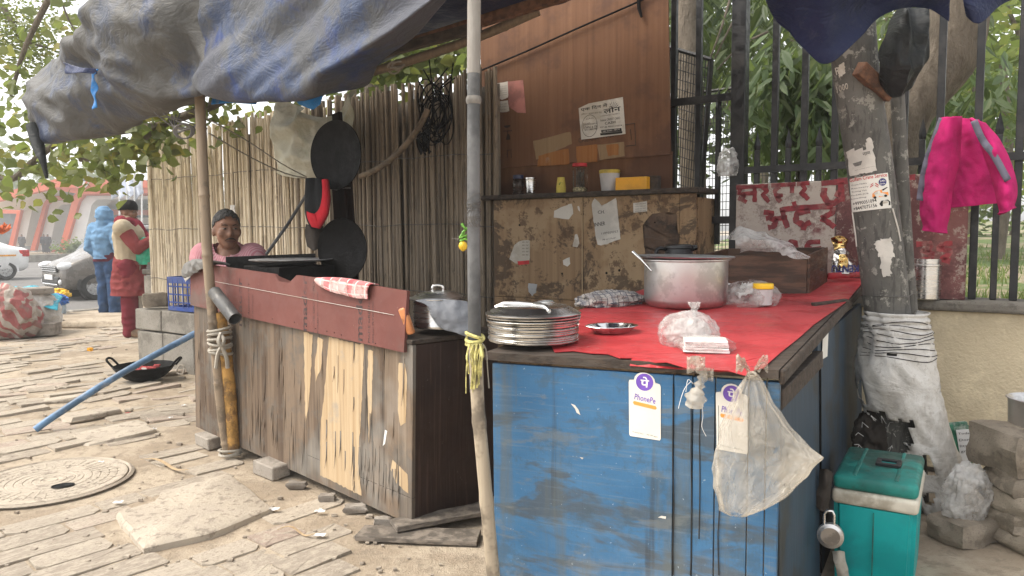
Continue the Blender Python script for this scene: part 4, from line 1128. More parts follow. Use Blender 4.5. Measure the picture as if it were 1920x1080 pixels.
words(m, PFr, O, (1090, 217), (1128, 213), 5, '(लोन + आधार कार पर)', 0)
words(m, PFr, O, (1093, 237), (1120, 234), 6, 'Jaldiloan2', 0); words(m, PFr, O, (1094, 241), (1120, 239), 4, 'LOANS & ITR', .01); words(m, PFr, O, (1096, 246), (1120, 243), 4, '9711860748', .01)
words(m, PFr, O, (1099, 225), (1114, 222), 3, 'CALL', 0)
words(m, PFr, O, (1126, 219), (1162, 214), 2.6, 'LOAN AGAINST PROPERTY', 0); words(m, PFr, O, (1126, 228), (1163, 223), 4.2, 'Instant CREDIT CARD', .01); words(m, PFr, O, (1134, 234), (1154, 231), 5, 'CASH', .02); words(m, PFr, O, (1126, 241), (1166, 237), 3.6, 'P.F @ 9810115024', .01)
c = Vector(pp(PFr, 1106, 236)); r1 = .072
for k in range(36):
    a = 2 * PI * k / 36; b = 2 * PI * (k + 1) / 36
    m.poly([PFr @ Vector((c.x + q * math.cos(t) * .8, c.y + q * math.sin(t), O)) for q, t in ((r1, a), (r1, b), (r1 - .003, b), (r1 - .003, a))])
m.build('print', MT['ink'], s)
for a_ in ([(1127, 244), (1165, 240), (1166, 246), (1128, 249)], [(1125, 250), (1167, 246), (1167, 250), (1126, 254)]): decal('black_strip', PFr, a_, .003, MT['ink'], s, .0004)
m = MB(); words(m, PFr, .0040, (1130, 248), (1162, 244), 3, 'लोन कराये 1 िदन में', .01); m.build('print', MT['paper'], s)
m = MB(); B0 = pp(PFr, 1150, 205)
for k in range(6):
    a = .5 + k * .32; m.poly([PFr @ Vector((B0[0] + x, B0[1] + y, O)) for x, y in ((0, 0), (.045 * math.cos(a), .05 * math.sin(a)), (.04 * math.cos(a + .12), .045 * math.sin(a + .12)))])
m.build('sketch', MT['ink_l'], s)
s = decal('torn_poster', PFr, [(910, 160), (952, 153), (953, 182), (942, 187), (925, 183), (912, 186)], .001, MT['paper'], ppn, .0007, .003)
decal('torn_poster', PFr, [(914, 200), (930, 190), (952, 188), (955, 208), (944, 211), (920, 208)], .001, MT['paper'], ppn, .0007, .003)
s2 = decal('torn_poster', PFr, [(952, 153), (981, 150), (986, 212), (970, 211), (954, 200)], .0012, MT['paper_p'], ppn, .0007, .001)
m = MB()
for k in range(5): words(m, PFr, .0022, (914, 167 + k * 4), (950, 162 + k * 4), 2, 'lines of faded print', 0)
for k in range(3): words(m, PFr, .0022, (928, 198 + k * 5), (950, 196 + k * 5), 3, 'faded print', 0)
m.build('print', MT['ink_l'], s)
MT['stencil'] = simple('faded_stencil', (.045, .028, .022), .8)
for px, w, h in (((951, 235), 16, 5), ((953, 262), 10, 12)):
    c = pp(PFr, *px); sc = .0035; m = MB(); m.poly([PFr @ Vector((c[0] + w * .5 * sc * math.cos(t), c[1] + (h * sc * math.sin(t) if h > 6 else -h * sc * abs(math.sin(t))), .0006)) for t in [PI * k / 8 for k in range(9)]]); m.build('stencil_mark', MT['stencil'], ppn)
for a, b in (((944, 246), (960, 245)), ((952, 246), (952, 256)), ((950, 282), (960, 281)), ((951, 283), (952, 296)), ((958, 283), (959, 296)), ((1172, 234), (1190, 231)), ((1190, 231), (1192, 272)), ((1192, 272), (1174, 274)), ((1182, 242), (1184, 262))):
    A, B = pp(PFr, *a), pp(PFr, *b); m = MB(); m.tube([PFr @ Vector((*A, .0004)), PFr @ Vector((*B, .0004))], .0022, 4); m.build('stencil_mark', MT['stencil'], ppn)
m = MB(); words(m, PFr, .0008, (1085, 268), (1155, 256), 9, 'CRIE.C.I-PYN-201', 0); m.build('stencil_lettering', MT['stencil'], ppn)
m = MB(); m.tube([PFr @ Vector((*pp(PFr, *q, .02), .02)) for q in ((900, 133), (990, 95), (1090, 50), (1200, 2), (1260, -30))], .006, 6)
m.build('cord', MT['cable'], ppn)
m = MB(); m.tube([PFr @ Vector((*pp(PFr, *q, .02), .02)) for q in ((1197, -20), (1198, 15), (1203, 32))], [.012, .012, .008], 6)
tag(m.build('hanging_strap', MT['cable']), 'short dark strap hanging at the top of the plywood panel', 'strap')
# ------------------------------------------------------------------ poles, ropes, roof, tarps
def pxpath(pts): return [at(*p) for p in pts]
def dense(P, k=4):
    P = [Vector(p) for p in P]; out = []
    for i in range(len(P) - 1):
        p0, p1, p2, p3 = P[max(0, i - 1)], P[i], P[i + 1], P[min(len(P) - 1, i + 2)]
        for j in range(k):
            t = j / k
            out.append(.5 * ((2 * p1) + (p2 - p0) * t + (2 * p0 - 5 * p1 + 4 * p2 - p3) * t * t + (3 * p1 - p0 - 3 * p2 + p3) * t ** 3))
    out.append(P[-1]); return out
def bamboo(name, P, r, mat, lab, cat='pole', nodes=.32, n=12, r2=None):
    P = dense(P, 8); L = 0; rad = []; path = []
    tot = sum((P[i + 1] - P[i]).length for i in range(len(P) - 1)); nxt = nodes * .6; r2 = r2 or r
    for i, p in enumerate(P):
        if i: L += (p - P[i - 1]).length
        rr = lerp(r, r2, L / tot)
        if L > nxt and i < len(P) - 1:
            nxt += nodes * random.uniform(.8, 1.2); d = (P[min(i + 1, len(P) - 1)] - P[i - 1]).normalized()
            path += [p - d * .012, p - d * .004, p + d * .004, p + d * .012]; rad += [rr, rr * 1.14, rr * 1.05, rr * .98]
        else:
            path.append(p); rad.append(rr * (1 + .03 * nz(p, 6)))
    m = MB(); m.tube(path, rad, n)
    return tag(m.build(name, mat, sm=50), lab, cat)
random.seed(5)
bamboo('bamboo_pole', pxpath([(368, 60, 4.3), (375, 190, 4.3), (381, 330, 4.28), (389, 480, 4.26), (398, 580, 4.25), (407, 680, 4.24), (417, 780, 4.24), (428, 852, 4.25)]), .029, MT['bamboo'], 'leaning bamboo pole at the left end of the wooden counter holding up the tarp')
bamboo('rusty_pipe', pxpath([(411, 586, 4.27), (421, 650, 4.26), (431, 740, 4.25), (438, 848, 4.25)]), .036, MT['rustpole'], 'short rusty yellow pipe tied to the foot of the left bamboo pole', 'pipe', 9)
m = MB(); A_, B_ = at(402, 548, 4.2), at(441, 598, 4.05); d = (B_ - A_)
Mx = frame(A_, V(0, 0, 1).cross(d), d.cross(V(0, 0, 1).cross(d)))
m.lathe([(.036, 0), (.038, 0), (.038, d.length), (.033, d.length), (.033, 0.0)], Mx, 24)
tag(m.build('plastic_pipe_stub', MT['pvc'], sm=50), 'short open grey plastic pipe jutting from the left bamboo pole', 'pipe')
def wraps(path_pts, r, n, rt, mat, name, parent, tilt=.3):
    m = MB()
    for k in range(n):
        c = path_pts[0].lerp(path_pts[1], (k + .5) / n); ph = random.uniform(-tilt, tilt); q = random.uniform(-tilt, tilt)
        m.tube([c + V(math.cos(2 * PI * j / 18) * r, math.sin(2 * PI * j / 18) * r, r * (ph * math.cos(2 * PI * j / 18) + q * math.sin(2 * PI * j / 18))) for j in range(19)], rt, 5)
    return m.build(name, mat, parent)
tie = thing('cloth_tie', 'knotted pale cloth strip binding the left bamboo pole to the rusty pipe', 'tie', at(412, 640, 4.2))
MT['tiecloth'] = m_cloth('dirty_cloth_strip', (.36, .33, .28)); MT['greycloth'] = m_cloth('grey_rag', (.22, .215, .205))
wraps((at(411, 612, 4.25), at(414, 665, 4.25)), .062, 6, .009, MT['tiecloth'], 'wrap', tie, .25)
m = MB(); m.tube(dense(pxpath([(414, 625, 4.17), (410, 640, 4.13), (418, 655, 4.15), (425, 672, 4.16), (427, 690, 4.17)])), [.012] * 17, 6); m.tube(dense(pxpath([(414, 628, 4.17), (420, 640, 4.14), (409, 662, 4.15), (405, 690, 4.17)])), .011, 6)
m.build('loose_end', MT['tiecloth'], tie, sm=60)
wraps((at(430, 842, 4.25), at(433, 852, 4.25)), .058, 3, .008, MT['tiecloth'], 'foot_wrap', tie, .15)

# centre pole: smoky grey upper pole, pale bamboo foot
pole = thing('centre_pole', 'upright grey pole with a pale bamboo foot at the corner of the blue counter', 'pole', at(925, 1150, 2.22))
U_ = dense(pxpath([(890, -120, 2.29), (889, 0, 2.29), (888, 180, 2.28), (888, 430, 2.27), (890, 640, 2.26), (893, 735, 2.25)]), 5)
m = MB(); m.tube(U_, [.0195 * (1 + .02 * nz(p, 9)) for p in U_], 16); m.build('upper_pole', MT['greypole'], pole, sm=50)
L_ = dense(pxpath([(892, 650, 2.235), (896, 760, 2.23), (904, 850, 2.225), (914, 960, 2.22), (925, 1080, 2.22), (933, 1170, 2.22)]), 6)
rad = [.0205] * len(L_)
for k in (8, 17, 25): rad[k] = .0228
m = MB(); m.tube(L_, rad, 16); m.build('bamboo_foot', MT['bamboo_p'], pole, sm=50)
MT['sackgrey'] = simple('faded_upper_bamboo', (.19, .175, .155), .7, 0, .3, 12, .3, 60, .4, (.32, .3, .27), stretch=(1, 1, .2))
m = MB(); m.tube([p for p in U_ if p.z > 1.72], .0202, 16); m.build('pale_upper_length', MT['sackgrey'], pole, sm=50)
m = MB(); c = at(888, 188, 2.28); m.lathe([(.0205, -.012), (.0235, -.004), (.0235, .004), (.0205, .012)], Matrix.Translation(c), 16); m.build('joint', MT['sackgrey'], pole, sm=50)
wr = thing('wire_binding', 'thin grey wire wound round the centre pole', 'wire', at(888, 425, 2.27))
wraps((at(888, 372, 2.27), at(889, 420, 2.27)), .0212, 16, .0009, MT['wire'], 'winding', wr, .6)
m = MB()
for k in range(5): m.tube(dense(pxpath([(878 + 4 * k, 390, 2.24), (872 + 5 * k, 408, 2.22), (880 + 5 * k, 426, 2.235), (890, 412 + 3 * k, 2.24)]), 4), .0008, 4)
m.build('loose_ends', MT['wire'], wr)
rp = thing('yellow_rope', 'frayed yellow rope tied round the centre pole with hanging strands', 'rope', at(890, 735, 2.24))
wraps((at(890, 626, 2.25), at(891, 648, 2.25)), .026, 4, .0055, MT['rope'], 'coil', rp, .35)
m = MB()
for k in range(16):
    x0 = random.uniform(878, 902); x1 = x0 + random.uniform(-8, 6); yb = random.uniform(690, 738); Y = random.uniform(2.20, 2.225)
    m.tube(dense(pxpath([(x0, 645, Y), (x0 + random.uniform(-7, 7), 668, Y - .012), ((x0 + x1) / 2 + random.uniform(-4, 4), (660 + yb) / 2, Y - .008), (x1, yb, Y)]), 3), random.uniform(.0014, .0035), 5)
m.build('strands', MT['rope'], rp)
m = MB(); m.tube(dense(pxpath([(900, 640, 2.24), (911, 655, 2.24), (914, 690, 2.25), (917, 728, 2.25)])), .002, 5); m.build('thin_string', MT['tiecloth'], rp)
# lemon and chillies charm
lc = thing('lemon_chilli_charm', 'lemon and green chillies strung together hanging beside the centre pole', 'charm', at(868, 468, 2.5))
MT['lemon'] = simple('yellow_lemon', (.72, .46, .03), .45, 0, .12, 10, .2, 90); MT['chilli'] = simple('green_chilli', (.12, .32, .03), .35, 0, .25, 10, .05)
m = MB(); m.lathe([(0, -.019), (.005, -.0165), (.012, -.010), (.0148, 0), (.012, .010), (.005, .016), (0, .018)], Matrix.Translation(at(868, 461, 2.5)), 16); m.build('lemon', MT['lemon'], lc, sm=60)
for k, P in enumerate(([(866, 420, 2.5), (872, 428, 2.49), (878, 431, 2.49)], [(877, 428, 2.5), (866, 438, 2.49), (876, 446, 2.49)], [(864, 452, 2.5), (872, 448, 2.49), (878, 452, 2.49)], [(870, 436, 2.5), (862, 446, 2.49), (876, 440, 2.49)])):
    Q = dense(pxpath(P), 4); m = MB(); m.tube(Q, [lerp(.0055, .0012, i / (len(Q) - 1)) for i in range(len(Q))], 8); m.build('chilli', MT['chilli'], lc, sm=60)
m = MB(); m.tube(pxpath([(873, 330, 2.36), (870, 415, 2.5), (868, 450, 2.5)]), .0008, 4); m.tube(pxpath([(846, 446, 2.52), (858, 449, 2.5), (866, 444, 2.5)]), .0007, 4); m.build('thread', MT['wire'], lc)

# roof poles and battens
bamboo('roof_bamboo', pxpath([(600, 160, 4.75), (657, 146, 4.7), (780, 110, 4.6), (900, 68, 4.5), (1010, 20, 4.4)]), .028, MT['bamboo'], 'horizontal bamboo roof pole above the reed screen')
for a, b, Y0, Y1, w, lab in (((735, 92), (1075, -14), 4.35, 3.9, .06, 'reddish wooden roof batten slanting in front of the plywood panel'), ((690, 108), (900, 50), 4.0, 3.7, .05, 'dark wooden roof batten close under the tarp')):
    A_, B_ = at(*a, Y0), at(*b, Y1); m = MB(); m.box(((B_ - A_).length / 2, 0, 0), ((B_ - A_).length, .035, w), frame(A_, B_ - A_, V(0, 1, 0)), .004, 1, .003)
    tag(m.build('roof_batten', MT['woodred'] if w > .05 else MT['wooddark']), lab, 'batten')
m = MB(); wraps_ = None
rt = thing('roof_lashing', 'rope lashing round the bamboo roof pole', 'rope', at(745, 125, 4.6)); wraps((at(737, 128, 4.63), at(752, 120, 4.62)), .036, 4, .007, MT['tiecloth'], 'wrap', rt, .9)

# ---- tarps
def catnet(net, u, v):
    def cr(p0, p1, p2, p3, t): return .5 * ((2 * p1) + (p2 - p0) * t + (2 * p0 - 5 * p1 + 4 * p2 - p3) * t * t + (3 * p1 - p0 - 3 * p2 + p3) * t ** 3)
    nu, nv = len(net) - 1, len(net[0]) - 1
    i = min(nu - 1, int(u * nu)); tu = u * nu - i; j = min(nv - 1, int(v * nv)); tv = v * nv - j
    col = []
    for a in (-1, 0, 1, 2):
        r = net[min(nu, max(0, i + a))]; q = [r[min(nv, max(0, j + b))] for b in (-1, 0, 1, 2)]
        col.append(cr(*q, tv))
    return cr(*col, tu)
def ridge(x): return 1 - abs(x) * 2
INW = Vector((.693, .721, 0))
def tarp(name, net, mat, lab, nu, nv, disp, th=.003, cat='tarp'):
    m = MB()
    m.grid(lambda u, v: catnet(net, u, v) + disp(u, v, catnet(net, u, v)), nu, nv)
    o = m.build(name, mat, sm=75); solid(o, th, 0); tag(o, lab, cat); return o
def col(pts, Y, under=.35, roof=1.2, rise=.22, dY=()):
    dY = list(dY) + [0] * 9
    P = [at(x, y, Y + dY[i]) for i, (x, y) in enumerate(pts)]
    return [P[0] + INW * under + V(0, 0, .10)] + P + [P[-1] + INW * roof * .5 + V(0, 0, rise * .7), P[-1] + INW * roof + V(0, 0, rise)]
OUT = -INW
netA = [col([(92, 268), (66, 208), (68, 168), (92, 122)], 5.7, .25, .5, .05), col([(150, 262), (118, 215), (110, 160), (140, 82)], 5.3, .3, .7, .05, (0, -.1, -.15, 0)),
        col([(262, 224), (190, 175), (182, 120), (172, 60)], 4.9, .3, 1.0, .05, (0, -.04, .0, 0)), col([(318, 208), (262, 165), (236, 85), (212, -12)], 4.55, .3, 1.1, .05, (0, -.14, -.2, -.04)),
        col([(362, 190), (345, 140), (318, 60), (290, -70)], 4.25, .3, 1.2, .05, (0, -.10, -.2, -.08)), col([(398, 178), (396, 132), (392, 60), (380, -90)], 4.02, .3, 1.2, .05, (0, .06, .04, 0)), col([(432, 150), (440, 110), (440, 50), (430, -100)], 3.92, .3, 1.2, .05)]
def dispA(u, v, p):
    d = .085 * (1 - abs(nz((p.x * 1.2 + p.z * .9, p.y * 1.4, p.z * 2.0), .95)) * 2.4) + .035 * (1 - 2 * abs(nz((p.x * 2.2, p.z * 4.2 + p.x * 2, p.y), 1.7, 4))) + .012 * nz(p, 9)
    return OUT * d + V(0, 0, .02 * nz(p, 3, 5))
tarp('tarp_bundle', netA, MT['tarp'], 'bunched dusty grey tarp drooping from the left end of the stall roof', 110, 60, dispA)
netB = [col([(392, 172), (386, 128), (398, 60), (420, -80)], 4.0, .15, 1.3, .1), col([(440, 192), (425, 135), (440, 60), (470, -95)], 3.86, .2, 1.3, .1, (0, -.1, -.06)), col([(520, 194), (500, 150), (500, 70), (530, -105)], 3.65, .25, 1.3, .1, (0, -.08, -.06)),
        col([(598, 190), (585, 150), (575, 75), (600, -110)], 3.42, .25, 1.3, .1, (0, -.05, -.03)), col([(640, 148), (638, 110), (632, 50), (660, -115)], 3.2, .2, 1.3, .1, (0, -.03, 0)), col([(700, 102), (700, 68), (700, 10), (720, -120)], 3.0, .2, 1.3, .1), col([(765, 52), (765, 20), (768, -40), (780, -130)], 2.8, .15, 1.3, .1), col([(838, -4), (838, -40), (842, -90), (850, -150)], 2.6, .1, 1.3, .1)]
def dispB(u, v, p):
    a = p.x * .80 + p.z * 1.0
    d = .085 * (1 - 2.4 * abs(nz((a * .35, p.z * 3.2 - p.x * 1.25, 0), 1.15, 2))) + .034 * nz((a * .6, p.z * 6.5 - p.x * 2.6, 3), 1.6) + .006 * nz(p, 11)
    return OUT * d * smooth(0, .12, v)
tarp('front_tarp', netB, MT['tarp_b'], 'faded blue-grey tarp sagging along the front eave of the stall', 110, 60, dispB)
# inner roof sheet, dark underside
back = [(onp(q, y, 4.15)) for q, y in ((330, 200), (470, 178), (600, 160), (760, 112), (890, 68), (1020, 20), (1150, -30), (1270, -70))]
frontl = [at(300, -60, 4.5) + V(0, 0, .05), at(430, -90, 4.0), at(530, -100, 3.6), at(660, -110, 3.2), at(850, -150, 2.6), V(.1, 2.1, 2.62), V(.6, 1.9, 2.6), V(1.0, 1.9, 2.6)]
netC = [[f_, f_.lerp(b_, .33) + V(0, 0, .10), f_.lerp(b_, .66) + V(0, 0, .08), b_ + V(0, 0, .03)] for f_, b_ in zip(frontl, back)]
tarp('roof_tarp', netC, MT['tarp_u'], 'dark blue tarp roof over the stall seen from below', 70, 30, lambda u, v, p: V(0, 0, .04 * nz(p, 2.2) + .02 * nz(p, 6)))
# small bright blue scraps
net = [[at(396, 168, 4.2), at(398, 196, 4.15)], [at(430, 150, 4.2), at(430, 193, 4.15)], [at(480, 178, 4.2), at(478, 195, 4.1)]]
tarp('blue_sheet_corner', net, MT['tarp_v'], 'bright blue plastic sheet corner showing below the grey tarp', 14, 8, lambda u, v, p: OUT * .02 * nz(p, 12))
net = [[at(553, 183, 3.7), at(562, 196, 3.7)], [at(580, 184, 3.7), at(585, 205, 3.7)], [at(612, 160, 3.7), at(600, 196, 3.7)]]
tarp('blue_sheet_scrap', net, MT['tarp_v'], 'small bright blue plastic scrap under the front tarp edge', 14, 8, lambda u, v, p: OUT * .03 * nz(p, 14))
net = [[at(179, 132, 4.62), at(181, 165, 4.62), at(178, 206, 4.64)], [at(189, 130, 4.6), at(187, 165, 4.6), at(190, 202, 4.62)]]
tarp('blue_ribbon', net, MT['tarp_v'], 'torn blue plastic ribbon hanging from the grey tarp', 4, 20, lambda u, v, p: OUT * (.02 + .03 * nz(p, 16)))
net = [[at(128, 118, 4.72), at(136, 140, 4.7)], [at(160, 128, 4.62), at(160, 138, 4.6)], [at(192, 130, 4.6), at(190, 140, 4.6)]]
tarp('blue_knot', net, MT['tarp_u'], 'twisted blue strip knotted across the grey tarp', 14, 6, lambda u, v, p: OUT * (.03 + .03 * nz(p, 18)))
m = MB(); m.tube(dense(pxpath([(62, 235, 5.6), (72, 275, 5.55), (80, 300, 5.5), (88, 335, 5.5)])), [.05, .05, .048, .046, .045, .04, .035, .03, .028, .02, .018, .014, .01], 8)
tag(m.build('tarp_tail', MT['tarp_k'], sm=60), 'dark twisted tail of tarp hanging at the far left corner', 'tarp')
# right-hand tarp over the utility pole
Y = 3.12
net = [[at(1425, -60, Y - .3), at(1420, -30, Y - .2), at(1428, -6, Y - .1)], [at(1470, -60, Y - .3), at(1462, 0, Y - .15), at(1452, 44, Y)], [at(1520, -60, Y - .3), at(1515, 20, Y - .12), at(1505, 88, Y)], [at(1560, -60, Y - .3), at(1550, 30, Y - .1), at(1545, 122, Y + .02)], [at(1610, -60, Y - .3), at(1605, 10, Y - .05), at(1600, 78, Y)], [at(1660, -60, Y - .3), at(1655, -10, Y - .1), at(1652, 30, Y)], [at(1720, -60, Y - .3), at(1720, -20, Y - .1), at(1716, 16, Y)], [at(1780, -60, Y - .3), at(1775, -10, Y - .1), at(1770, 44, Y)]]
tarp('hanging_tarp', net, MT['tarp_u'], 'dark blue tarp hanging over the top of the utility pole', 60, 36, lambda u, v, p: V(.1, -1, 0) * (.035 * (1 - 2 * abs(nz((p.x * 3 + p.z, p.z * .6, 0), 2.2))) + .012 * nz(p, 10)))
net = [[at(1800, -60, 3.1), at(1802, -10, 3.1), at(1812, 30, 3.15)], [at(1830, -60, 3.1), at(1828, 0, 3.1), at(1836, 44, 3.15)], [at(1880, -60, 3.1), at(1880, -20, 3.1), at(1880, 8, 3.15)], [at(1930, -60, 3.1), at(1930, -30, 3.1), at(1925, -12, 3.15)]]
tarp('hanging_tarp_corner', net, MT['tarp_u'], 'dark blue tarp corner hanging at the top right', 24, 18, lambda u, v, p: V(.1, -1, 0) * .03 * nz(p, 5))
net = [[at(1690, -5, 3.2), at(1652, 70, 3.2), at(1642, 130, 3.22), at(1660, 170, 3.24)], [at(1702, 0, 3.14), at(1680, 70, 3.12), at(1672, 140, 3.14), at(1672, 183, 3.2)], [at(1716, 10, 3.15), at(1712, 70, 3.1), at(1708, 130, 3.12), at(1690, 178, 3.2)], [at(1735, 18, 3.2), at(1742, 60, 3.18), at(1744, 110, 3.18), at(1716, 150, 3.22)]]
tarp('black_tarp_bag', net, MT['tarp_k'], 'blackened tarp piece gathered behind the top of the utility pole', 30, 36, lambda u, v, p: V(.1, -1, 0) * (.05 * (1 - 2 * abs(nz((p.x * 7, p.y, p.z * 1.2), 1.6))) + .02 * (1 - 2 * abs(nz(p, 9))) - .03))
# ------------------------------------------------------------------ things on and around the counters
def heap(name, c, dims, ang, mat, lab, cat, seed=0, sharp=1.0, parent=None, nu=30, th=.002, uv=False, up=None, pw=2.2):
    """a crumpled cloth lying on a surface"""
    M = rz(c, ang) if up is None else up @ Matrix.Rotation(ang, 4, 'Z')
    if up is not None: M.translation = Vector(c)
    a, b, h = dims; m = MB()
    def fn(u, v):
        x, y = 2 * u - 1, 2 * v - 1
        r = math.sqrt(x * x + y * y)
        ed = 1 + .18 * nz((x * 1.6, y * 1.6, seed), 1.3)
        w = max(0, 1 - (abs(x) ** pw + abs(y) ** pw) * .5)
        f = .55 + .9 * (1 - 2 * abs(nz((x * 1.7 + seed, y * 1.7, .3), 1.2))) * sharp + .35 * nz((x * 5, y * 5, seed), 1)
        z = h * (w ** .6) * max(.1, f) + .006 + .008 * abs(nz((x * 4, y * 4, seed), 1))
        return M @ Vector((x * a * ed * (1 + .08 * nz((y * 3, seed, 0), 1)), y * b * ed, z))
    m.grid(fn, nu, nu)
    if uv:
        bm = m.b; uvl = bm.loops.layers.uv.new('uv'); n = nu + 1
        idx = {v: i for i, v in enumerate(bm.verts)}
        for f in bm.faces:
            for l in f.loops: i = idx[l.vert]; l[uvl].uv = ((i // n) / nu, (i % n) / nu)
    o = m.build(name, mat, parent, sm=80); solid(o, th, 1)
    return tag(o, lab, cat)
def bagblob(name, c, dims, ang, mat, lab, cat, seed=0, knot=None, parent=None, cre=.10):
    m = MB(); M = rz(c, ang); t = bmesh.new(); bmesh.ops.create_icosphere(t, subdivisions=5, radius=1)
    for v in t.verts:
        q = v.co.copy(); d = 1 + cre * (1 - 2 * abs(nz(q * 1.4, 1.2, seed))) + cre * .7 * (1 - 2 * abs(nz(q * 3.1, 1.2, seed + 5))) + cre * .25 * nz(q * 8, 1, seed)
        q *= d; z = max(-.72, q.z) + .72
        v.co = M @ Vector((q.x * dims[0] * (1 + .10 * (1 - z / 1.7)), q.y * dims[1], z / 1.72 * dims[2]))
    me = bpy.data.meshes.new('b'); t.to_mesh(me); t.free(); m.b.from_mesh(me); bpy.data.meshes.remove(me)
    o = m.build(name, mat, parent, sm=80)
    if lab: tag(o, lab, cat)
    return o
# --- steel plates, one by one
def plate_mesh(k, r, h):
    m = MB(); m.lathe([(0, .0), (r * .80, .0), (r * .86, .002), (r * .93, h), (r * .985, h + .001), (r, h - .001), (r * .995, h - .004), (r * .94, h - .002), (r * .86, .0), (0, -.0012)], None, 48)
    return m.mesh('steel_plate', MT['steel'], 40)
sp = ont(1000, 644); zp = sp.z + .006
pm = plate_mesh(0, .150, .012); pm2 = plate_mesh(1, .157, .014)
names = ['bottom', 'second', 'third', 'fourth', 'fifth', 'sixth', 'seventh', 'eighth', 'ninth', 'tenth', 'eleventh', 'twelfth', 'thirteenth', 'fourteenth', 'fifteenth', 'sixteenth', 'seventeenth']
z = zp
for k in range(16):
    o = bpy.data.objects.new('steel_plate', pm if k < 13 else pm2); COL.objects.link(o)
    o.location = (sp.x + random.uniform(-.0025, .0025), sp.y + random.uniform(-.0025, .0025), z); o.rotation_euler = (.01, -.004, random.uniform(0, 6))
    tag(o, 'round steel plate, %s from the bottom of the stack on the blue counter' % ('lowest' if k == 0 else names[k]), 'plate', 'steel plates in the stack'); z += .0050 if k < 13 else .0092
tp = thing('compartment_plate', 'upside-down steel compartment plate on top of the plate stack', 'plate', (sp.x, sp.y, z + .004), 'steel plates in the stack')
m = MB(); M = Matrix.Translation((sp.x, sp.y, z + .002))
m.lathe([(.158, 0), (.160, .003), (.156, .006), (.150, .008), (.120, .024), (.112, .027), (.06, .028), (0, .0285)], M, 56); m.build('plate_back', MT['steel'], tp, sm=35)
for a in (.9, 3.0, 5.1):
    m = MB(); m.tube([M @ Vector((math.cos(a) * q, math.sin(a) * q, zz)) for q, zz in ((.0, .0285), (.05, .031), (.10, .030), (.128, .020))], [.009, .011, .010, .006], 8); m.build('divider', MT['steel'], tp, sm=60)
# foil bowl
fb = ont(1147, 626); m = MB(); M = rz(fb + V(0, 0, .004), .2)
for sgn in (1,):
    prof = [(0, .001), (.055, .001), (.062, .004), (.083, .026), (.092, .027), (.093, .0255), (.084, .0245), (.063, .0025), (.055, .0), (0, 0)]
    m.lathe(prof, M, 60, 1.0, .8)
for v in m.b.verts:
    q = v.co - fb; a = math.atan2(q.y, q.x); v.co += Vector((q.x, q.y, 0)) * .025 * math.sin(a * 30) * smooth(.05, .085, math.hypot(q.x, q.y)) + V(0, 0, .0015 * nz(v.co, 60))
tag(m.build('foil_bowl', MT['foil'], sm=30), 'shallow oval foil bowl on the red vinyl', 'bowl')
# checked towel
MT['check_g'] = m_check('grey_check_towel', (.42, .39, .36), (.075, .08, .10), (.22, .22, .24), 1.6)
MT['check_r'] = m_check('red_check_cloth', (.62, .38, .36), (.70, .58, .55), (.50, .07, .09), 1.3)
o = bagblob('checked_towel', ont(1146, 574), (.125, .065, .062), .3, MT['check_g'], 'crumpled grey checked towel lying by the large pot', 'towel', 5, None, None, .22)
uvproj(o, rz(ont(1146, 574), .3) @ Matrix.Diagonal((.2, .2, .2, 1)))
# big aluminium pot
pb = ont(1285, 574); PR_ = .178
pt = thing('cooking_pot', 'large aluminium cooking pot with a flat lid on the red counter', 'pot', pb)
PH = .205
m = MB(); M = Matrix.Translation(pb + V(0, 0, .002))
m.lathe([(0, 0), (PR_ * .86, 0), (PR_ * .96, .012), (PR_ * 1.0, .035), (PR_ * 1.0, PH - .006), (PR_ * 1.07, PH), (PR_ * 1.07, PH - .004), (PR_ * .985, PH - .01), (PR_ * .985, .03), (0, .01)], M, 72); m.build('pot_body', MT['alum'], pt, sm=40)
n = N('aluminium_pot_sooty_foot'); o_ = n.vec(); zz = n.sep(n.tc.outputs['Object'])[2]
m = MB(); m.lathe([(0, .006), (PR_ * 1.02, .003), (PR_ * 1.15, .009), (PR_ * 1.165, .013), (PR_ * 1.15, .016), (PR_ * 1.0, .010), (PR_ * .55, .012), (0, .013)], Matrix.Translation(pb + V(0, 0, PH)) @ Matrix.Rotation(.02, 4, 'Y'), 72); m.build('lid', MT['alum_lid'], pt, sm=40)
for sgn in (1,):
    a = pb + V(PR_ + .01, .05, PH * .45); m = MB(); m.tube(dense([a + V(-.012, -.03, 0), a + V(.012, -.028, 0), a + V(.016, .0, 0), a + V(.012, .028, 0), a + V(-.012, .03, 0)]), .0045, 6); m.build('handle', MT['alum'], pt, sm=60)
Yp = pb.y
m = MB(); A_, B_ = at(1186, 472, Yp - .04), at(1222, 508, Yp - .10); m.tube([A_, A_.lerp(B_, .5) + V(0, 0, .004), B_], [.007, .0055, .005], 8)
tag(m.build('ladle', MT['steel'], sm=60), 'steel ladle handle sticking out from under the pot lid', 'ladle')
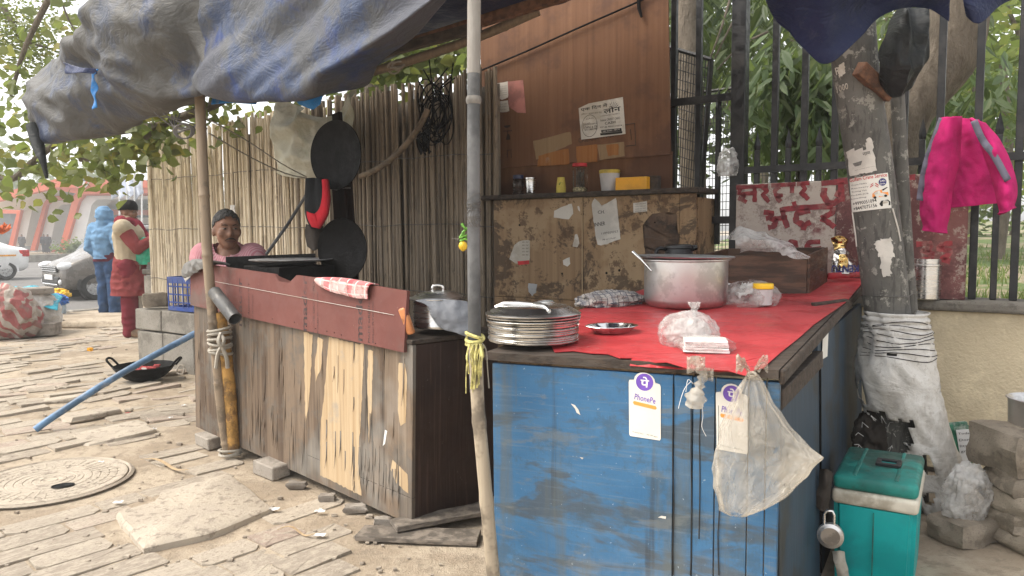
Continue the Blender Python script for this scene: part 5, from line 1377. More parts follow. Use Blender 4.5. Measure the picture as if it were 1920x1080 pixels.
# black thermos jug
tb = ont(1272, 545); tj = thing('thermos_jug', 'black thermos jug behind the large pot', 'jug', tb)
MT['blackplastic'] = simple('black_plastic', (.013, .013, .014), .38, 0, .15, 6, .03)
s_ = tb.y / 1400 * 1.0; R_ = 27 * s_; top = at(1272, 458, tb.y).z - tb.z
m = MB(); m.lathe([(0, 0), (R_ * 1.05, 0), (R_ * 1.15, .02), (R_ * 1.15, top * .55), (R_ * .98, top * .80), (R_ * .92, top * .90), (R_ * 1.0, top * .92), (R_ * .98, top * .97), (R_ * .8, top), (0, top)], Matrix.Translation(tb), 32); m.build('body', MT['blackplastic'], tj, sm=40)
a = tb + V(0, 0, top * .9); m = MB(); m.tube(dense([a + V(-R_ * .9, 0, 0), a + V(-R_ * 1.5, -.01, -.0), a + V(-R_ * 1.62, -.01, -.05), a + V(-R_ * 1.5, -.01, -.12), a + V(-R_ * 1.1, 0, -.15)]), .010, 8); m.build('handle', MT['blackplastic'], tj, sm=60)
m = MB(); m.tube([a + V(R_ * .7, 0, .0), a + V(R_ * 1.25, -.01, .008)], [.02, .012], 8); m.build('spout', MT['blackplastic'], tj, sm=60)
# drawer used as a tray
dbl = [ont(1366, 553), ont(1515, 552), ont(1561, 521)]
dq = thing('wooden_tray', 'dark walnut wooden drawer box used as a tray on the red counter', 'drawer', dbl[1])
ux = (dbl[1] - dbl[0]).normalized(); uy = (dbl[2] - dbl[1]); dep = min(.55, uy.length); uy = uy.normalized(); Lx = .52; hz_ = at(1515, 478, dbl[1].y).z - dbl[1].z
DM = frame(dbl[1], -ux, V(0, 0, 1))
def dwall(a, b, name, h0=0.0, t=.014):
    d = (b - a); m = MB(); m.box((d.length / 2, hz_ / 2 + .002, 0), (d.length, hz_ - h0, t), frame(a, d, V(0, 0, 1)), .002); return m.build(name, MT['drawer'], dq)
A_ = dbl[1]; B_ = A_ - ux * Lx; C_ = A_ + uy * dep; D_ = B_ + uy * dep
dwall(B_, A_ - ux * .008, 'front_board'); dwall(A_, C_, 'side_board'); dwall(C_ - ux * .008, D_, 'back_board'); dwall(D_ + ux * .001, B_ + uy * .008, 'side_board')
m = MB(); m.quad(A_ + V(0, 0, .012), C_ + V(0, 0, .012), D_ + V(0, 0, .012), B_ + V(0, 0, .012)); o = m.build('base_board', MT['drawer'], dq); solid(o, .006)
a = A_.lerp(C_, .55) + V(0, 0, hz_ * .5) + ux * .010; m = MB(); m.tube(dense([a - uy * .03, a - uy * .028 + ux * .012 - V(0, 0, .006), a + uy * .028 + ux * .012 - V(0, 0, .006), a + uy * .03]), .0022, 6); m.build('pull', MT['wire'], dq)
# cloudy bag spilling out of the drawer
net = [[at(1362, 448, 3.62), at(1375, 462, 3.55), at(1385, 476, 3.6)], [at(1382, 428, 3.62), at(1392, 452, 3.5), at(1400, 475, 3.55)], [at(1420, 438, 3.6), at(1425, 456, 3.48), at(1430, 474, 3.5)], [at(1452, 448, 3.6), at(1456, 462, 3.45), at(1456, 476, 3.42)], [at(1478, 462, 3.5), at(1476, 474, 3.36), at(1472, 486, 3.3)], [at(1512, 487, 3.35), at(1510, 488, 3.3), at(1508, 490, 3.28)]]
o = tarp('plastic_bag', net, MT['film_w'], 'crumpled cloudy plastic bag spilling over the wooden drawer', 44, 24, lambda u, v, p: V(.2, -1, .4) * (.035 * (1 - 2 * abs(nz(p, 7))) + .012 * nz(p, 22)), .0006, 'plastic bag')
# bag with a yellow-lidded tub
p = ont(1408, 574); bagblob('plastic_bag', p, (.115, .085, .105), .2, MT['film'], 'clear plastic bag with a white tub inside beside the pot', 'plastic bag', 3)
jb = thing('lidded_tub', 'small white tub with a bright yellow lid inside the clear bag', 'tub', p + V(.045, .05, .01))
MT['yellow'] = simple('yellow_plastic', (.80, .50, .02), .4, 0, .08, 5, .03); MT['tubwhite'] = simple('translucent_tub', (.5, .48, .47), .4, 0, .08, 5, .03)
q = at(1431, 533, p.y - .055); zt_ = q.z - .002; R_ = .042
m = MB(); m.lathe([(0, 0), (R_ * .85, 0), (R_ * .95, zt_ - p.z - .03), (0, zt_ - p.z - .03)], Matrix.Translation((q.x, q.y, p.z + .012)), 24); m.build('tub', MT['tubwhite'], jb, sm=40)
m = MB(); m.lathe([(0, 0), (R_, 0), (R_ * 1.02, .003), (R_ * 1.02, .018), (R_ * .96, .022), (0, .022)], Matrix.Translation((q.x, q.y, zt_ - .016)), 28); m.build('lid', MT['yellow'], jb, sm=35)
p = ont(1400, 566); heap('paper_napkins', p + V(0, 0, .004), (.07, .05, .05), .3, MT['white'], 'white folded paper inside the clear bag beside the drawer', 'paper', 8)
# front bags
p = ont(1290, 648); bagblob('plastic_bag', p, (.082, .066, .105), .1, MT['film_w'], 'clear bag knotted at its top and filled with smaller bags, at the counter front', 'plastic bag', 11, None, None, .12)
q = at(1302, 572, p.y); m = MB()
m.grid(lambda u, v: q + V((u - .5) * .035 * (1.2 - v) + .006 * nz((u * 4, v * 4, 0), 1), .012 * nz((u * 6, v * 3, 4), 1), -.05 * v + .01), 8, 8)
tag(m.build('bag_knot', MT['film_w'], sm=80), 'twisted top of the knotted clear bag', 'bag top'); solid(bpy.data.objects['bag_knot'], .001)
bagblob('rolled_bags', p + V(0, .0, .012), (.065, .05, .07), .5, MT['film_w'], 'bundle of white bags inside the knotted clear bag', 'plastic bag', 21, None, None, .16)
q = ont(1326, 664); nap = thing('napkin_pack', 'plastic-wrapped stack of white paper napkins at the counter front edge', 'napkins', q)
NM = rz(q + V(0, .02, .006), -.22)
for k in range(5):
    m = MB(); m.box((random.uniform(-.003, .003), random.uniform(-.003, .003), .004 + k * .0075), (.135 - .002 * k, .085, .0066), NM @ Matrix.Rotation(random.uniform(-.03, .03), 4, 'Z'), .002, 1, .0015); m.build('napkin', MT['white'], nap)
o = bagblob('wrapper', q + V(0, .02, .004), (.082, .055, .050), -.22, MT['film'], None, None, 31, None, nap, .05)
# shiny snack packet standing upside down behind the drawer
py_ = ont(1590, 524).y - .06
pk = thing('foil_packet', 'crumpled gold and silver foil packet with upside-down navy lettering behind the drawer', 'packet', at(1590, 520, py_))
MT['gold'] = m_metal('gold_foil', (.62, .42, .16), .22, False, .2); MT['silverf'] = m_metal('silver_foil', (.58, .55, .52), .25, False, .25); MT['redfoil'] = simple('red_packet_edge', (.35, .02, .03), .35)
net = [[at(1556, 446, py_), at(1562, 468, py_), at(1558, 490, py_ - .03), at(1560, 512, py_ - .05)], [at(1572, 442, py_ - .03), at(1576, 464, py_ - .03), at(1574, 490, py_ - .06), at(1576, 514, py_ - .08)], [at(1586, 446, py_ - .02), at(1584, 464, py_ - .03), at(1592, 490, py_ - .06), at(1596, 514, py_ - .08)], [at(1590, 450, py_ + .02), at(1586, 466, py_), at(1600, 488, py_ - .02), at(1610, 512, py_ - .03)]]
def pdisp(u, v, q): return V(0, -1, 0) * (.012 * (1 - 2 * abs(nz(q, 30))) + .006 * nz(q, 60))
m = MB(); m.grid(lambda u, v: catnet(net, u, v * .36) + pdisp(u, v, catnet(net, u, v * .36)), 16, 12); o = m.build('gold_top', MT['gold'], pk, sm=40); solid(o, .001)
m = MB(); m.grid(lambda u, v: catnet(net, u, .36 + v * .64) + pdisp(u, v, catnet(net, u, .36 + v * .64)), 16, 18); o = m.build('silver_body', MT['silverf'], pk, sm=40); solid(o, .001)
m = MB(); m.grid(lambda u, v: catnet(net, .25 + u * .35, .5 + v * .3) + pdisp(u, v, catnet(net, .25 + u * .35, .5 + v * .3)) + V(0, -.004, 0), 8, 8); o = m.build('gold_patch', MT['gold'], pk, sm=40); solid(o, .001)
KM = frame(at(1612, 497, py_ - .105), at(1562, 497, py_ - .085) - at(1612, 497, py_ - .105), V(0, 0, -1))
m = MB(); words(m, KM, .0, (0.004, 0.0), (.142, 0.0), .038, 'KENTU', .03, True); m.build('lettering', MT['ink_b'], pk)
m = MB(); a, b = at(1552, 518, py_ - .09), at(1617, 515, py_ - .07); m.box(((b - a).length / 2, 0, 0), ((b - a).length, .03, .018), frame(a, b - a, V(0, 0, 1)), .006, 2, .004); m.build('red_seam', MT['redfoil'], pk, sm=60)

# --- shelf things
SZ = zc + .0315
def sh(px, off=-.06): x = pp(CF, px, 350, off)[0]; q = CF @ Vector((x, SZ, off)); return q, q.y / 1400
def jar(name, px, prof, mat, lab, cat, off=-.06, n=24, parent=None):
    q, s = sh(px, off); m = MB(); m.lathe([(r * s, z * s) for r, z in prof], Matrix.Translation(q), n); o = m.build(name, mat, parent, sm=35)
    return tag(o, lab, cat) if parent is None else o
q, s = sh(972); t_ = thing('spice_jar', 'dark ribbed jar with a blue lid at the left end of the shelf', 'jar', q)
MT['darkjar'] = simple('dark_ribbed_glass', (.05, .035, .028), .3, 0, .4, 20, .05); MT['bluelid'] = simple('navy_lid', (.025, .03, .07), .4)
jar('body', 972, [(0, 0), (10, 0), (11, 3), (9.5, 6), (11, 9), (9.5, 12), (11, 15), (11, 22), (9.5, 26), (11, 29), (0, 30)], MT['darkjar'], None, None, parent=t_); jar('lid', 972, [(0, 30), (10, 30), (10, 36), (9, 37), (0, 37)], MT['bluelid'], None, None, parent=t_)
jar('steel_tumbler', 995, [(0, 0), (8, 0), (8.5, 3), (8, 4), (10, 28), (11, 29), (11, 31), (10, 31), (9.4, 28), (7.5, 4), (0, 2)], MT['steel'], 'small steel tumbler on the shelf beside the dark jar', 'tumbler')
q, s = sh(1052); t_ = thing('paper_cup_stack', 'stack of small yellow paper cups with a green leaf print on the shelf', 'cups', q)
MT['cupy'] = simple('yellow_paper_cup', (.62, .50, .10), .6, 0, .06, 5, .02); MT['leafp'] = simple('green_leaf_print', (.05, .16, .03), .6)
for k in range(4):
    m = MB(); z0 = k * 3.2 * s; m.lathe([(9 * s, z0), (9.4 * s, z0 + 1 * s), (9 * s, z0 + 2 * s), (6.6 * s, z0 + 20 * s), (0, z0 + 20 * s)], Matrix.Translation(q), 24); m.build('cup', MT['cupy'], t_, sm=35)
m = MB()
for a in (-1.1, -.55, 0, .55, 1.1):
    c0 = q + V(-.003, -7.9 * s, 15 * s); d = V(math.sin(a), 0, math.cos(a)); e = V(d.z, 0, -d.x); L = 6.5 * s * (1 - .2 * abs(a))
    m.poly([c0, c0 + d * L * .5 + e * 1.1 * s, c0 + d * L, c0 + d * L * .5 - e * 1.1 * s])
m.build('leaf_print', MT['leafp'], t_)
q, s = sh(1087); t_ = thing('glass_jar', 'tall clear jar with a red lid and dried sticks inside, on the shelf', 'jar', q)
g = N('jar_glass'); g.done((.9, .92, .9), .05, Transmission_Weight=1.0, IOR=1.1); MT['glass'] = g.m
jar('glass', 1087, [(0, 1), (12, 1), (14, 4), (14.5, 30), (14, 42), (11.5, 46), (11.5, 48)], MT['glass'], None, None, parent=t_)
jar('lid', 1087, [(0, 54), (13, 54), (13.5, 53), (13.5, 48), (0, 48)], MT['ink_r'], None, None, parent=t_)
jar('contents', 1087, [(0, 1.5), (11, 2), (12.5, 6), (9, 10), (0, 9)], simple('pale_grain', (.5, .42, .26), .8, 0, .4, 90, .5, 200), None, None, parent=t_)
m = MB(); random.seed(4)
for k in range(16):
    a = random.uniform(0, 6.3); r_ = random.uniform(3, 11) * s; m.tube([q + V(math.cos(a) * r_, math.sin(a) * r_, 8 * s), q + V(math.cos(a + .5) * r_, math.sin(a + .5) * r_, random.uniform(36, 45) * s)], .9 * s, 5)
m.build('dried_sticks', MT['woodgrey'], t_)
q, s = sh(1143, -.09); t_ = thing('plastic_tub', 'grey translucent plastic tub with a yellow lid on the shelf', 'tub', q)
jar('tub', 1143, [(0, 0), (15, 0), (15.5, 2), (18, 26), (18.5, 28), (19, 34), (0, 34)], MT['tubwhite'], None, None, -.09, parent=t_); jar('lid', 1143, [(0, 40), (18.5, 40), (19.6, 39), (19.6, 33.5), (0, 33.5)], simple('dull_yellow_lid', (.45, .33, .05), .5), None, None, -.09, parent=t_)
q, s = sh(1186, -.04); m = MB(); m.box((0, 0, 12 * s), (62 * s, .055, 24 * s), rz(q, math.atan2((CR - CL).y, (CR - CL).x) + .04), .002)
tag(m.build('yellow_carton', simple('orange_yellow_carton', (.72, .34, .02), .5, 0, .12, 5, .03)), 'flat bright orange-yellow carton lying on the shelf', 'carton')
q, s = sh(1222, -.10); m = MB(); m.box((0, 0, 13 * s), (30 * s, .05, 26 * s), rz(q, math.atan2((CR - CL).y, (CR - CL).x)), .002)
tag(m.build('dark_carton', MT['wooddark']), 'small dark box behind the yellow carton on the shelf', 'box')

# --- on the wooden counter
BT = HB + .025
def onb(px, py, z=BT): return gz(px, py, (BF @ Vector((1, z, 0))).z)
Yt = 4.22; tw = at(547, 489, Yt)
st = thing('stove', 'black iron stove box under the flat griddle', 'stove', (tw.x, tw.y, BF.translation.z + BT))
SMx = rz((tw.x, tw.y, 0), math.atan2(DB.y, DB.x)); zt_ = BT + .055
m = MB(); m.box((0, .02, (zt_ + tw.z - .02) / 2), (.40, .34, tw.z - .02 - zt_ - .01), SMx, .004); m.build('body', MT['black'], st)
for sx_ in (-.18, .18):
    for sy_ in (-.12, .15): m = MB(); m.box((sx_, sy_, zt_), (.03, .03, .10), SMx); m.build('leg', MT['black'], st)
m = MB(); m.tube([SMx @ Vector((.05, -.17, tw.z - .06)), SMx @ Vector((.05, -.20, tw.z - .06))], .012, 10); m.build('knob', MT['steel'], st)
m = MB(); R_ = .232; m.lathe([(0, -.006), (R_ * .7, -.004), (R_ * .98, .005), (R_, .009), (R_ * .985, .011), (R_ * .7, .002), (0, .0)], Matrix.Translation(tw), 64)
n = N('seasoned_griddle_iron'); c = n.mix(n.ramp(n.noise(9, None, 6, .7), .3, .7), (.16, .16, .165), (.34, .34, .35)); n.bump(n.noise(30), .2, .004); MT['griddle'] = n.done(c, .4, .2)
tag(m.build('griddle', MT['griddle'], sm=40), 'large flat round iron griddle on the stove', 'griddle')
m = MB(); a, b = at(424, 490, 4.62), at(592, 484, 4.45); zz = BF.translation.z + BT - .01
m.box(((b - a).length / 2, 0, 0), ((b - a).length, .008, .10), frame(V(a.x, a.y, a.z - .022), b - a, V(0, 1, 0)), .002); m.box(((b - a).length / 2, .02, -.07), ((b - a).length * .9, .03, .03), frame(V(a.x, a.y, a.z - .022), b - a, V(0, 1, 0)), .002)
for t in (.1, .9): q = a.lerp(b, t); m.box((q.x, q.y, (q.z - .05 + zz) / 2), (.02, .02, q.z - .05 - zz))
tag(m.build('wind_shield', MT['black']), 'long black metal wind guard standing behind the griddle', 'wind guard')
# two old griddles tied to a tall soot-dark plank
Yg = 4.25
pl = thing('dark_plank_post', 'tall soot-dark plank standing behind the counter', 'plank', at(656, 560, Yg))
A_, B_ = at(632, 212, Yg + .05), at(656, 590, Yg - .03); fx = V(.62, -.6, 0)
m = MB(); m.box((0, 0, 0), ((B_ - A_).length, .075, .024), frame((A_ + B_) / 2, B_ - A_, fx), .003); m.build('plank', MT['sootboard'], pl)
m = MB(); m.box((.02, -.02, -.016), ((B_ - A_).length * .62, .20, .012), frame((A_ * .45 + B_ * .55), B_ - A_, fx), .003); m.build('second_board', MT['sootboard'], pl)
nrm = (V(-.5, -.86, 0)).normalized()
def disc(px, py, ry, rx, lab, off):
    c = at(px, py, Yg + off); r = ry / 1400 * (Yg + off); view = Vector((c.x, c.y, 0)).normalized(); ang = math.acos(min(1, rx / ry))
    nn = Matrix.Rotation(-ang, 3, 'Z') @ (-view); M = frame(c, V(0, 0, 1).cross(nn), V(0, 0, 1))
    m = MB(); m.lathe([(0, -.004), (r * .9, -.004), (r, .012), (r * .99, .016), (r * .88, .002), (0, .002)], M, 64)
    return tag(m.build('old_griddle', MT['black'], sm=40), lab, 'griddle', 'griddles tied to the dark plank')
disc(632, 291, 64, 46, 'round black iron griddle tied high on the dark plank', -.06); disc(644, 467, 58, 45, 'round black iron griddle hanging low on the dark plank', -.06)
tw_ = thing('plank_wire', 'thin wire tied round the dark plank between the two griddles', 'wire', at(645, 352, Yg)); wraps((at(643, 350, Yg), at(644, 356, Yg)), .052, 3, .0015, MT['wire'], 'winding', tw_, .1)
# jackets hanging there
net = [[at(576, 336, 4.3), at(574, 380, 4.27), at(577, 408, 4.25), at(585, 428, 4.26)], [at(590, 334, 4.25), at(590, 380, 4.2), at(592, 415, 4.2), at(592, 428, 4.24)], [at(606, 336, 4.25), at(612, 370, 4.2), at(608, 405, 4.2), at(596, 426, 4.24)], [at(612, 338, 4.3), at(616, 370, 4.28), at(612, 400, 4.28), at(604, 420, 4.28)]]
MT['blackcloth'] = m_cloth('black_cloth', (.016, .017, .018), .3, 0); MT['redclothj'] = m_cloth('red_jacket_lining', (.40, .02, .03), .2, .1); MT['brownrag'] = m_cloth('sooty_brown_rag', (.05, .042, .036))
jk = thing('hanging_jacket', 'black jacket with red lining hanging beside the dark plank', 'jacket', at(594, 430, 4.25))
fd = lambda u, v, p: V(0, -1, 0) * (.02 * math.sin(u * 14) * (1 - v * .4) + .012 * nz(p, 9))
m = MB(); m.grid(lambda u, v: catnet(net, u, v) + fd(u, v, catnet(net, u, v)), 20, 24); o = m.build('black_shell', MT['blackcloth'], jk, sm=80); solid(o, .01)
for nt_ in ([[(605, 337, 4.19), (606, 365, 4.17), (600, 392, 4.16), (588, 404, 4.17)], [(611, 336, 4.16), (613, 370, 4.13), (610, 400, 4.12), (594, 426, 4.14)], [(615, 338, 4.2), (618, 370, 4.2), (614, 402, 4.19), (600, 427, 4.19)]], [[(577, 396, 4.2), (578, 408, 4.2), (586, 424, 4.2)], [(584, 400, 4.14), (588, 410, 4.13), (594, 427, 4.15)], [(594, 404, 4.17), (598, 414, 4.16), (602, 424, 4.17)]]):
    nt_ = [pxpath(r) for r in nt_]; m = MB(); m.grid(lambda u, v: catnet(nt_, u, v) + V(0, -1, 0) * (.008 * math.sin(u * 9) + .006 * nz(catnet(nt_, u, v), 22)), 12, 20); o = m.build('red_lining', MT['redclothj'], jk, sm=80); solid(o, .006)
net = [[at(574, 420, 4.3), at(572, 440, 4.3), at(576, 462, 4.3)], [at(588, 424, 4.26), at(588, 445, 4.26), at(590, 470, 4.26)], [at(606, 424, 4.3), at(606, 440, 4.3), at(602, 456, 4.3)]]
tarp('sooty_rag', net, MT['brownrag'], 'sooty brown rag hanging under the red-lined jacket', 12, 12, lambda u, v, p: V(0, -1, 0) * .02 * nz(p, 10), .004, 'rag')
# rod and wires leaning on the screen
m = MB(); m.tube(pxpath([(499, 477, 4.6), (540, 420, 4.75), (575, 364, 4.9)]), .010, 6); tag(m.build('thin_rod', MT['greypole']), 'thin dark rod leaning up towards the hanging jacket', 'rod')
# pot with lid and cloth at the right end of the counter
qb = onb(822, 612); sc_ = qb.y / 1400; p2 = thing('steel_pot', 'steel pot with a domed lid at the right end of the wooden counter', 'pot', qb)
R_ = 48 * sc_; h_ = 50 * sc_
m = MB(); m.lathe([(0, 0), (R_ * .98, 0), (R_, .006), (R_ * .98, .014), (R_ * .98, h_), (R_ * 1.06, h_ + .004), (0, h_ + .004)], Matrix.Translation(qb), 48); m.build('body', MT['steel'], p2, sm=40)
m = MB(); m.lathe([(R_ * 1.06, h_ + .005), (R_ * 1.18, h_ + .009), (R_ * 1.18, h_ + .012), (R_ * 1.0, h_ + .016), (R_ * .7, h_ + .035), (R_ * .3, h_ + .044), (0, h_ + .046)], Matrix.Translation(qb), 48); m.build('lid', MT['steel'], p2, sm=40)
a = qb + V(0, 0, h_ + .043); m = MB(); m.tube(dense([a + V(-.025, 0, 0), a + V(-.02, 0, .022), a + V(.02, 0, .022), a + V(.025, 0, 0)]), .006, 8); m.build('lid_handle', MT['steel'], p2, sm=60)
a = qb + V(-R_ * .2, -R_ * .98, h_ * .75); m = MB(); m.tube(dense([a + V(-.02, 0, 0), a + V(-.02, -.014, -.008), a + V(.02, -.014, -.008), a + V(.02, 0, 0)]), .003, 6); m.build('ring_handle', MT['steel'], p2, sm=60)
Yc = qb.y - R_ - .02
net = [[at(778, 563, Yc), at(800, 572, Yc - .01), at(808, 590, Yc - .01)], [at(812, 560, Yc + .02), at(822, 584, Yc - .02), at(826, 614, Yc - .02)], [at(842, 562, Yc), at(848, 590, Yc - .03), at(856, 624, Yc - .03)], [at(870, 564, Yc + .02), at(878, 595, Yc - .01), at(886, 634, Yc - .01)], [at(890, 570, Yc + .06), at(894, 596, Yc + .03), at(894, 625, Yc + .03)]]
MT['greyblue'] = m_cloth('grey_blue_rag', (.22, .23, .25), .25, .2)
tarp('grey_rag', net, MT['greyblue'], 'grey-blue rag draped over the side of the steel pot', 30, 24, lambda u, v, p: V(0, -1, 0) * (.012 * (1 - 2 * abs(nz(p, 14))) + .006 * nz(p, 40)), .003, 'rag')
a = onb(772, 624); m = MB(); M = frame(a + V(0, -.0, .0), V(1, -.3, .35), V(-.35, 0, 1)); m.box((0, .055, 0), (.035, .12, .03), M, .008, 2, .004); pk2 = m.build('spice_packet', simple('orange_spice_packet', (.42, .16, .06), .4, 0, .4, 18, .1), sm=60); tag(pk2, 'small orange and white packet squeezed beside the steel pot', 'packet')
# red checked cloth over the red board, pale cloth over its left end
def board_cloth(name, pxs, mat, lab, uvk=True, lift=.012, amp=.008, th=.004):
    Mo = BF; rows = []
    net = [[Mo @ Vector((*pp(Mo, *p, RO + lift), RO + lift + dz)) for (p, dz) in r] for r in pxs]
    m = MB(); nu, nv = 34, 20
    m.grid(lambda u, v: catnet(net, u, v) + Mo.col[2].xyz * (amp * (1 - 2 * abs(nz(catnet(net, u, v), 16))) + amp * .4 * nz(catnet(net, u, v), 40)), nu, nv)
    bm = m.b; uvl = bm.loops.layers.uv.new('uv'); idx = {v: i for i, v in enumerate(bm.verts)}
    for f in bm.faces:
        for l in f.loops: i = idx[l.vert]; l[uvl].uv = ((i // (nv + 1)) / nu, (i % (nv + 1)) / nv * .5)
    o = m.build(name, mat, sm=80); solid(o, th, 1); return tag(o, lab, 'cloth')
board_cloth('red_checked_cloth', [[((592, 526), -.05), ((594, 520), -.01), ((593, 524), .004), ((596, 532), .004)], [((620, 524), -.06), ((618, 520), .0), ((616, 534), .006), ((618, 545), .002)], [((650, 526), -.06), ((646, 522), .0), ((642, 540), .008), ((645, 553), .002)], [((672, 530), -.06), ((672, 527), .0), ((668, 545), .006), ((670, 559), .002)], [((696, 534), -.05), ((697, 532), .0), ((692, 545), .004), ((690, 561), .002)]], MT['check_r'], 'red and white checked cloth hung over the red board')
board_cloth('pale_rag', [[((352, 500), -.10), ((350, 494), .0), ((346, 512), .01), ((348, 522), .0)], [((368, 496), -.10), ((366, 486), .0), ((362, 504), .02), ((364, 516), .01)], [((384, 494), -.10), ((382, 486), .01), ((378, 498), .03), ((378, 508), .015)], [((405, 496), -.10), ((404, 488), .0), ((404, 492), .02), ((404, 498), .01)]], MT['greycloth'], 'greenish grey rag hung over the left end of the red board', True, .02, .015, .01)
# white sheet on the reed screen, bent bamboo, coil of cable, strings
net = [[onp(530, 186, 4.18), onp(526, 240, 4.18), onp(528, 290, 4.18), onp(530, 325, 4.18)], [onp(565, 200, 4.14), onp(560, 240, 4.12), onp(562, 290, 4.12), onp(565, 334, 4.16)], [onp(600, 220, 4.16), onp(605, 250, 4.1), onp(600, 300, 4.12), onp(602, 336, 4.16)], [onp(640, 205, 4.16), onp(640, 250, 4.1), onp(645, 300, 4.14), onp(640, 334, 4.16)], [onp(676, 160, 4.18), onp(672, 220, 4.14), onp(672, 280, 4.14), onp(676, 332, 4.18)]]
tarp('cream_sheet', net, MT['sheet'], 'dirty cream plastic sheet pinned on the reed screen', 44, 40, lambda u, v, p: OUT * (.07 * (1 - 2 * abs(nz(p, 2.6))) + .03 * (1 - 2 * abs(nz(p, 7))) + .008 * nz(p, 24)), .002, 'sheet')
bamboo('bent_bamboo', [onp(676, 331, 4.02), onp(715, 312, 4.02), onp(755, 278, 4.02), onp(786, 238, 4.02), onp(802, 205, 4.05)], .021, MT['bamboo'], 'bent bamboo stick slanting across the reed screen', 'pole', .4)
ck = thing('cable_coil', 'tangled coil of black cable hanging on the reed screen', 'cable', onp(810, 280, 4.1)); random.seed(9)
m = MB()
for k in range(13):
    c = onp(random.uniform(806, 836), random.uniform(196, 232), 4.16 + random.uniform(-.03, .03)); a_, b_ = random.uniform(.07, .15), random.uniform(.12, .22); t0 = random.uniform(-.35, .55); E = E1 * -1
    P = []
    for j in range(25):
        t = 2 * PI * j / 24; x, z_ = a_ * math.cos(t), b_ * math.sin(t); P.append(c + E * (x * math.cos(t0) + z_ * math.sin(t0)) + V(0, 0, z_ * math.cos(t0) - x * math.sin(t0)) + OUT * .02 * nz((t, k, 0), 1))
    m.tube(P, .0042, 5)
for k in range(9): m.tube(dense([onp(random.uniform(780, 860), random.uniform(105, 180), 4.1), onp(random.uniform(785, 850), random.uniform(180, 220), 4.07), onp(random.uniform(785, 830), random.uniform(230, 292), 4.09)]), .005, 5)
for k in range(14): m.tube(dense([onp(random.uniform(782, 805), 245 + random.uniform(0, 10), 4.1), onp(random.uniform(780, 812), 262, 4.05), onp(random.uniform(784, 808), random.uniform(272, 292), 4.09)]), .007, 5)
m.build('loops', MT['cable'], ck, sm=70)
for k, P in enumerate(([(392, 250), (470, 295), (535, 325), (575, 334)], [(388, 222), (460, 262), (530, 308), (575, 332)])):
    m = MB(); m.tube(dense([at(x, y, lerp(4.3, 5.9, (x - 388) / 190)) for x, y in P]), .0045, 5); tag(m.build('guy_string', MT['tiecloth']), ['lower', 'upper'][k] + ' of two thin strings running from the left pole to the cream sheet', 'string')
m = MB(); random.seed(14)
for k in range(7): m.tube(dense([at(290 + 8 * k, 214 + random.uniform(-4, 8), 4.4), at(330, 225 + random.uniform(-6, 25), 4.35), at(372, 240 + random.uniform(-8, 8), 4.3)]), .004, 5)
for k in range(3): m.tube([at(345 + 14 * math.cos(t * .4) * (1 + .2 * k), 246 + 14 * math.sin(t * .4), 4.3) for t in range(17)], .005, 5)
tag(m.build('wire_tangle', MT['wire'], sm=70), 'tangle of thin wires tied to the top of the left bamboo pole', 'wire')
# paper scrap on the screen
m = MB(); q = onp(436, 398, 4.24); m.grid(lambda u, v: q + E1 * ((u - .5) * -.07) + V(0, 0, (v - .5) * .13) + OUT * .02 * nz((u * 3, v * 3, 0), 1), 4, 4); o = m.build('paper_scrap', MT['white']); solid(o, .001); tag(o, 'small white scrap stuck on the reed screen behind the cook', 'paper')
# ------------------------------------------------------------------ ground things on the left of the stall
MT['crateblue'] = simple('blue_crate_plastic', (.022, .06, .26), .45, 0, .15, 6, .03, 40, .3, (.09, .1, .14))
cb = thing('plastic_crate', 'blue plastic crate on the block ledge behind the wooden counter', 'crate', onp(338, 575, 4.05))
CM = frame(xy(s1_at(315, 4.02, 550), 4.02, .58), -E1, V(0, 0, 1)); cw, ch, cdp = .50, .32, .3
def crbox(x, y, z, dx, dy, dz_, name='rib'): return MB().box((x, y, z), (dx, dy, dz_), CM, .003).build(name, MT['crateblue'], cb)
for zf, nm in ((0, 'front'), (-cdp, 'back')):
    crbox(cw / 2, ch - .03, zf, cw, .06, .014, 'top_band'); crbox(cw / 2, .02, zf, cw, .04, .014, 'bottom_band')
    for k in range(3): crbox(cw / 2, .08 + k * .075, zf, cw - .02, .014, .010)
    for k in range(7): crbox(.012 + k * (cw - .024) / 6, ch / 2, zf + .004, .016, ch - .05, .010)
for xx in (.006, cw - .006):
    crbox(xx, ch - .03, -cdp / 2, .014, .06, cdp - .014, 'top_band'); crbox(xx, .02, -cdp / 2, .014, .04, cdp - .014, 'bottom_band')
    for k in range(3): crbox(xx, ch / 2, -.07 - k * .08, .01, ch - .09, .014)
crbox(cw / 2, .008, -cdp / 2, cw - .02, .012, cdp - .02, 'floor')
heap('crate_paper', CM @ Vector((cw * .75, ch - .05, -.12)), (.13, .10, .07), .2, MT['paper'], 'crumpled white paper in the top of the blue crate', 'paper', 4)
# blue pipe leaning
A_, B_ = gz(66, 806, .02), at(366, 625, 5.5); m = MB(); P = dense([A_, A_.lerp(B_, .12) + V(0, 0, .015), A_.lerp(B_, .5) + V(0, 0, .03), B_]); m.tube(P, .024, 12)
tag(m.build('blue_pipe', MT['bluepipe'], sm=60), 'long dusty blue water pipe slanting from the path to the block ledge', 'pipe')
